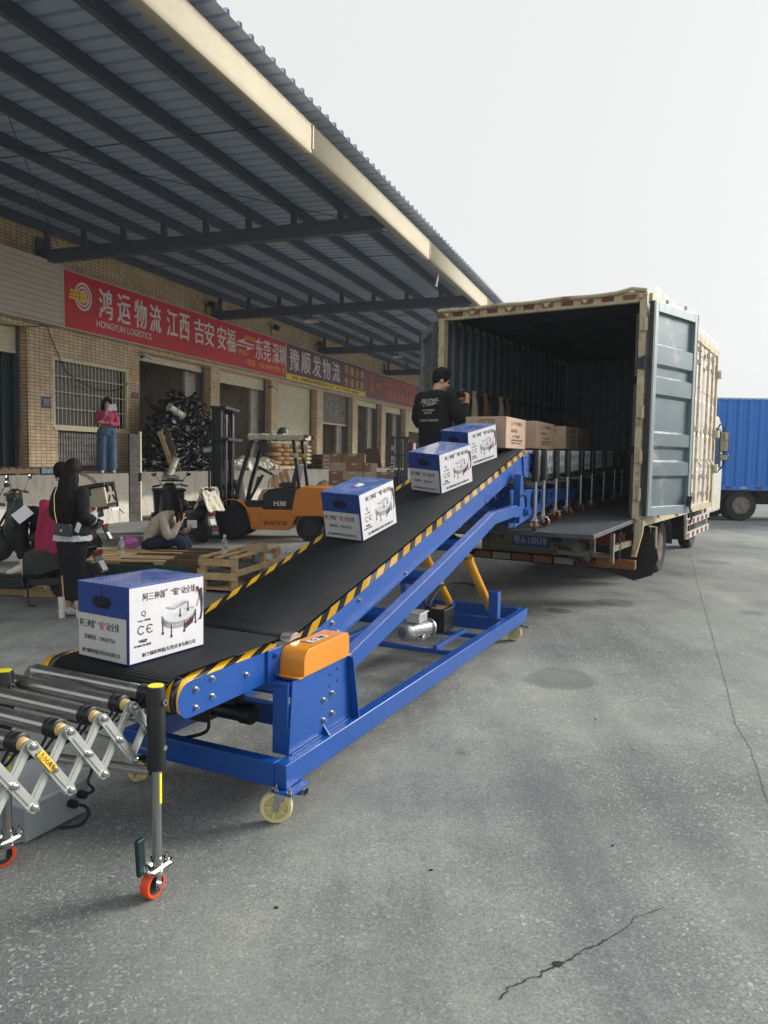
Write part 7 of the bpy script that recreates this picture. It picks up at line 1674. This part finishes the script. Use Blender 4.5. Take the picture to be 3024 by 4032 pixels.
b = MB(); rings(b, [((0, 0, .985), (.132, 0, 0), (0, .098, 0)), ((0, .005, 1.10), (.135, 0, 0), (0, .105, 0)), ((0, .01, 1.19), (.155, 0, 0), (0, .12, 0)), ((0, 0, 1.28), (.145, 0, 0), (0, .085, 0)), ((0, 0, 1.33), (.075, 0, 0), (0, .06, 0))]); limb(b, [(.155, 0, 1.27), (.19, .035, 1.05), (.06, .15, 1.23)], [.060, .055, .042]); limb(b, [(-.155, 0, 1.27), (-.205, .03, 1.05), (-.03, .17, 1.05)], [.060, .055, .045]); fuse(b, 'top', 'pink_knit', P3, .009, 3, .012, .06)
b = MB()
for q in (-1, 1): limb(b, [(q*.075, 0, .88), (q*.095, .01, .50), (q*.10, .01, .10)], [.115, .105, .095])
rings(b, [((0, 0, .80), (.165, 0, 0), (0, .125, 0)), ((0, 0, .92), (.148, 0, 0), (0, .11, 0)), ((0, 0, .975), (.128, 0, 0), (0, .095, 0))]); fuse(b, 'jeans', 'denim', P3, .009, 3, .02, .10)
for q in (-1, 1):
    b = MB(); rings(b, [((q*.10, -.07, .03), (.03, 0, 0), (0, 0, .028)), ((q*.105, .0, .045), (.038, 0, 0), (0, 0, .045)), ((q*.115, .10, .03), (.042, 0, 0), (0, 0, .03)), ((q*.12, .16, .02), (.028, 0, 0), (0, 0, .016))], 14); fuse(b, 'shoe', 'cloth_white', P3, .007, 2)
n3 = empty('paper_note', (0, 0, 0), 0, 'white note held up at the chin of the woman on the dock', 'paper'); n3.matrix_world = frame(p3, rad(-150)) @ Matrix.Scale(K3, 4) @ Matrix.Translation((-.08, .235, 1.375)) @ Matrix.Rotation(rad(12), 4, 'Y') @ Matrix.Rotation(rad(14), 4, 'X'); b = MB(); b.box(-.085, .085, -.001, .001, -.07, .07); b.build('sheet', 'paper', n3, smooth=False)

# ---- woman seated on the pallets, bent over a note (facing right)
P4 = person((-3.10, 10.02, 0), rad(92), 'woman in a grey-beige top sitting bent over on the low pallets')
b = MB(); ax4 = head(b, (0, .345, .845), (0, .70, -.72), (0, .72, .70), .100); limb(b, [(0, .18, .75), (0, .27, .80)], [.048, .044])
rings(b, [((0, -.05, .36), (.15, 0, 0), (0, .10, .03)), ((0, -.03, .50), (.125, 0, 0), (0, .075, -.03)), ((0, .07, .65), (.14, 0, 0), (0, .06, -.06)), ((0, .17, .735), (.13, 0, 0), (0, .04, -.06))])
for q in (-1, 1): limb(b, [(q*.08, -.02, .37), (q*.085, .37, .41), (q*.09, .40, .10), (q*.09, .40, .06)], [.085, .06, .045, .036])
limb(b, [(.16, .16, .70), (.19, .25, .47), (.10, .36, .66), (.07, .375, .70)], [.045, .04, .03, .024]); limb(b, [(-.16, .16, .70), (-.18, .25, .50), (-.06, .43, .54)], [.045, .04, .026])
hand(b, (.08, .37, .69), (-.35, .1, .9), (-.8, -.1, 0), .95, .95, 1); hand(b, (-.06, .42, .54), (.2, .6, .55), (.2, -.8, .5), .6, .95, -1); body4 = fuse(b, 'body', 'skin', P4, .008); face(body4, ax4)
b = MB(); hair_cap(b, ax4, .016)
def hr4(u_, rr):
    a = -1+2*u_; return [V((.06*a, .27+.03*rr.random(), .93)), V((.095*a, .30, .84)), V((.105*a, .31+.02*rr.random(), .72)), V((.10*a+.01*rr.uniform(-1, 1), .31+.05*rr.random(), .585-.05*rr.random()))]
strands(b, hr4, 40, 9, .020, .007)
for q in (-1, 1): limb(b, [(q*.05, .33, .955), (q*.098, .37, .86), (q*.105, .385, .76), (q*.098, .37, .64)], [.03, .026, .022, .010])
fuse(b, 'hair', 'hair', P4, .008, 2)
b = MB(); rings(b, [((0, -.06, .345), (.165, 0, 0), (0, .115, .02)), ((0, -.055, .48), (.148, 0, 0), (0, .10, -.03)), ((0, .04, .63), (.165, 0, 0), (0, .085, -.08)), ((0, .14, .725), (.155, 0, 0), (0, .06, -.075)), ((0, .205, .765), (.075, 0, 0), (0, .03, -.055))]); limb(b, [(.16, .155, .695), (.20, .245, .475), (.115, .34, .625)], [.064, .058, .042]); limb(b, [(-.16, .155, .695), (-.19, .245, .50), (-.075, .40, .535)], [.064, .058, .040]); fuse(b, 'top', 'beige_knit', P4, .009, 3, .016, .06)
b = MB()
for q in (-1, 1): limb(b, [(q*.08, -.04, .37), (q*.09, .36, .405), (q*.09, .40, .10)], [.105, .080, .062])
rings(b, [((0, -.07, .30), (.16, 0, 0), (0, .12, 0)), ((0, -.06, .40), (.165, 0, 0), (0, .12, 0))]); fuse(b, 'jeans', 'denim_dark', P4, .009, 3, .014, .08)
for q in (-1, 1):
    b = MB(); rings(b, [((q*.09, .35, .03), (.03, 0, 0), (0, 0, .028)), ((q*.09, .42, .04), (.036, 0, 0), (0, 0, .04)), ((q*.09, .52, .02), (.03, 0, 0), (0, 0, .018))], 12); b.build('shoe', 'black_plastic', P4)
n4 = empty('paper_note', (0, 0, 0), 0, 'folded white note held low by the woman on the pallets', 'paper'); n4.matrix_world = frame(Vector((-3.10, 10.02, 0)), rad(-92)) @ Matrix.Translation((-.04, .485, .63)) @ Matrix.Rotation(rad(-70), 4, 'Z') @ Matrix.Rotation(rad(-12), 4, 'X'); b = MB(); b.box(-.065, .065, -.004, .004, -.055, .055); b.build('sheet', 'paper', n4, smooth=False)

# ---- man on the tail deck filming with a phone
mp = TRM @ Vector((-.72, 2.15, .93)); P5 = person(mp, rad(40), 'man in a black printed sweatshirt standing at the truck doors with a phone')
b = MB(); ax5 = head(b, (.03, .07, 1.535), (.62, .72, -.35), (.25, .25, 1), .108); limb(b, [(0, 0, 1.36), (.015, .03, 1.47)], [.062, .056])
rings(b, [((0, 0, .88), (.16, 0, 0), (0, .10, 0)), ((0, 0, 1.08), (.15, 0, 0), (0, .10, 0)), ((0, 0, 1.26), (.18, 0, 0), (0, .11, 0)), ((0, 0, 1.38), (.15, 0, 0), (0, .07, 0))])
for q in (-1, 1): limb(b, [(q*.09, 0, .88), (q*.095, .02, .48), (q*.10, -.01, .30), (q*.10, 0, .09)], [.09, .065, .055, .04])
limb(b, [(.19, 0, 1.33), (.30, .10, 1.10), (.22, .30, 1.26), (.20, .34, 1.31)], [.052, .046, .036, .027]); limb(b, [(-.19, 0, 1.33), (-.26, .08, 1.08), (-.06, .28, 1.16), (.06, .33, 1.26)], [.052, .046, .036, .027])
hand(b, (.205, .335, 1.30), (-.05, .25, .95), (-.9, .1, 0), .6, 1.0, 1); hand(b, (.05, .33, 1.26), (.45, .25, .8), (.9, 0, -.3), .6, 1.0, -1); body5 = fuse(b, 'body', 'skin', P5, .008); face(body5, ax5)
b = MB(); c5, s5, f5, u5, k5 = ax5
rings(b, [(c5+(f5*(-.020)+u5*(.040+.100*math.sin(t)))*k5, s5*max(.003, .086*math.cos(t))*k5, f5*max(.003, .094*math.cos(t))*k5) for t in [PI*(-.18+i*.68/10) for i in range(11)]], 18, 1.0); rings(b, [(c5+(f5*-.052+u5*z_)*k5, s5*a*k5, f5*b_*k5) for z_, a, b_ in ((-.055, .045, .030), (-.02, .070, .048), (.04, .08, .06))], 16, 1.0)
rr = random.Random(12)
for i in range(90):
    a, e = rr.uniform(0, 2*PI), rr.uniform(.15, 1.2); d_ = (s5*math.cos(a)*math.cos(e)+f5*math.sin(a)*math.cos(e)+u5*math.sin(e)); p = c5+(f5*-.02+u5*.04)*k5+d_*.092; b.tube([p, p+d_*.022+f5*.016], [.009, .003], 5)
fuse(b, 'hair', 'hair', P5, .007, 1)
b = MB(); rings(b, [((0, 0, .80), (.185, 0, 0), (0, .125, 0)), ((0, 0, .95), (.20, 0, 0), (0, .14, 0)), ((0, 0, 1.12), (.21, 0, 0), (0, .145, 0)), ((0, 0, 1.27), (.22, 0, 0), (0, .135, 0)), ((0, 0, 1.36), (.19, 0, 0), (0, .10, 0)), ((0, .005, 1.425), (.085, 0, 0), (0, .075, 0))]); limb(b, [(.19, 0, 1.33), (.31, .09, 1.09), (.225, .28, 1.235)], [.088, .085, .058]); limb(b, [(-.19, 0, 1.33), (-.275, .07, 1.07), (-.07, .27, 1.14)], [.088, .085, .058]); swt = fuse(b, 'sweatshirt', 'sweat_black', P5, .010, 3, .018, .10)
def back_text(s, z, h, wd, slant=0., bold=.02):
    o = text(s, h, 'sign_white', P5, (0, -.30, z), (1, 0, 0), (0, 0, 1), align='CENTER', width=wd, bold=bold)
    if slant:
        for v in o.data.vertices: v.co.x += v.co.y*slant
    sw = o.modifiers.new('on cloth', 'SHRINKWRAP'); sw.target = swt; sw.wrap_method = 'PROJECT'; sw.use_project_z = True; sw.use_positive_direction = True; sw.use_negative_direction = True; sw.offset = .004; return o
back_text('PRIDE:', 1.285, .085, .24, .25, .03); back_text('VALUE OF PERSONALLY\nENTHUSIASTIC', 1.17, .030, .175, 0, .03); back_text('TO DISTRICT DOMINATED', 1.07, .034, .27, 0, .03)
b = MB(); b.bar((-.10, -.24, 1.238), (.09, -.24, 1.246), .004, .010); o = b.build('lettering', 'sign_white', P5, smooth=False); sw = o.modifiers.new('on cloth', 'SHRINKWRAP'); sw.target = swt; sw.wrap_method = 'NEAREST_SURFACEPOINT'; sw.offset = .004
b = MB()
for q in (-1, 1): limb(b, [(q*.085, 0, .88), (q*.095, .02, .48), (q*.10, 0, .08)], [.115, .09, .075])
rings(b, [((0, 0, .78), (.175, 0, 0), (0, .125, 0)), ((0, 0, .92), (.165, 0, 0), (0, .115, 0))]); fuse(b, 'trousers', 'cloth_skirt', P5, .010, 3, .015, .1)
for q in (-1, 1):
    b = MB(); rings(b, [((q*.10, -.08, .035), (.035, 0, 0), (0, 0, .032)), ((q*.105, .0, .05), (.042, 0, 0), (0, 0, .05)), ((q*.115, .12, .03), (.045, 0, 0), (0, 0, .03)), ((q*.12, .18, .02), (.028, 0, 0), (0, 0, .016))], 14); b.build('shoe', 'black_plastic', P5)
ph = empty('phone', (0, 0, 0), 0, 'dark phone held up by the man at the truck doors', 'phone'); ph.matrix_world = frame(mp, rad(-40)) @ Matrix.Translation((.155, .40, 1.40)) @ Matrix.Rotation(rad(10), 4, 'Y') @ Matrix.Rotation(rad(-15), 4, 'X')
b = MB(); b.box(-.075, .075, -.004, .004, -.037, .037); b.build('phone_body', 'black_plastic', ph, smooth=False, bevel=.003); b = MB(); b.box(-.07, .07, -.0055, -.0045, -.033, .033); b.build('screen', mat('phone screen', '#3a2c34', .15), ph, smooth=False)

# ================================================================== one mesh per repeated small part
def split_islands(o):
    me = o.data; n = len(me.vertices); par = list(range(n))
    def find(a):
        while par[a] != a: par[a] = par[par[a]]; a = par[a]
        return a
    for e in me.edges:
        a, c = find(e.vertices[0]), find(e.vertices[1])
        if a != c: par[a] = c
    isl = {}
    for v in me.vertices: isl.setdefault(find(v.index), []).append(v.index)
    boxes = []
    for vs in isl.values():
        co = [me.vertices[i].co for i in vs]
        boxes.append([[min(c[k] for c in co)-.0005 for k in range(3)], [max(c[k] for c in co)+.0005 for k in range(3)], set(vs)])
    merged = True
    while merged:
        merged = False
        for i in range(len(boxes)):
            for j in range(i+1, len(boxes)):
                A, B_ = boxes[i], boxes[j]
                if all(A[0][k] <= B_[1][k] and B_[0][k] <= A[1][k] for k in range(3)):
                    A[0] = [min(A[0][k], B_[0][k]) for k in range(3)]; A[1] = [max(A[1][k], B_[1][k]) for k in range(3)]; A[2] |= B_[2]
                    boxes.pop(j); merged = True; break
            if merged: break
    if len(boxes) < 2: return
    for q, (lo, hi, vs) in enumerate(boxes):
        bm = bmesh.new(); bm.from_mesh(me); bm.verts.ensure_lookup_table()
        bmesh.ops.delete(bm, geom=[v for v in bm.verts if v.index not in vs], context='VERTS')
        m2 = bpy.data.meshes.new(o.name.split('.')[0]); bm.to_mesh(m2); bm.free()
        for x in me.materials: m2.materials.append(x)
        c = o.copy(); c.name = o.name.split('.')[0]; c.data = m2; COL.objects.link(c)
    for ch in list(o.children): ch.parent = c
    bpy.data.objects.remove(o)
for o in list(COL.objects):
    if o.type == 'MESH' and o.name.split('.')[0] in ('bolt', 'shutter_track', 'extension_brace', 'bar_keeper', 'mast_crosshead', 'bolt_hole', 'tie_rod', 'stripe', 'case_latch', 'lift_arm'): split_islands(o)

# ================================================================== HAZE in the yard air
hz = MB(); hz.box(-225, 225, -35, 405, -1.0, 8.2); hzo = hz.build('haze', 'white', None, smooth=False)
hm_ = bpy.data.materials.new('pale yard haze'); hm_.use_nodes = True; t_ = hm_.node_tree; t_.nodes.clear()
oo = t_.nodes.new('ShaderNodeOutputMaterial'); pv = t_.nodes.new('ShaderNodeVolumePrincipled'); pv.inputs['Color'].default_value = (.86, .92, 1, 1); pv.inputs['Density'].default_value = .0011; pv.inputs['Anisotropy'].default_value = .2
t_.links.new(pv.outputs[0], oo.inputs['Volume']); hzo.data.materials.clear(); hzo.data.materials.append(hm_); tag(hzo, kind='stuff')
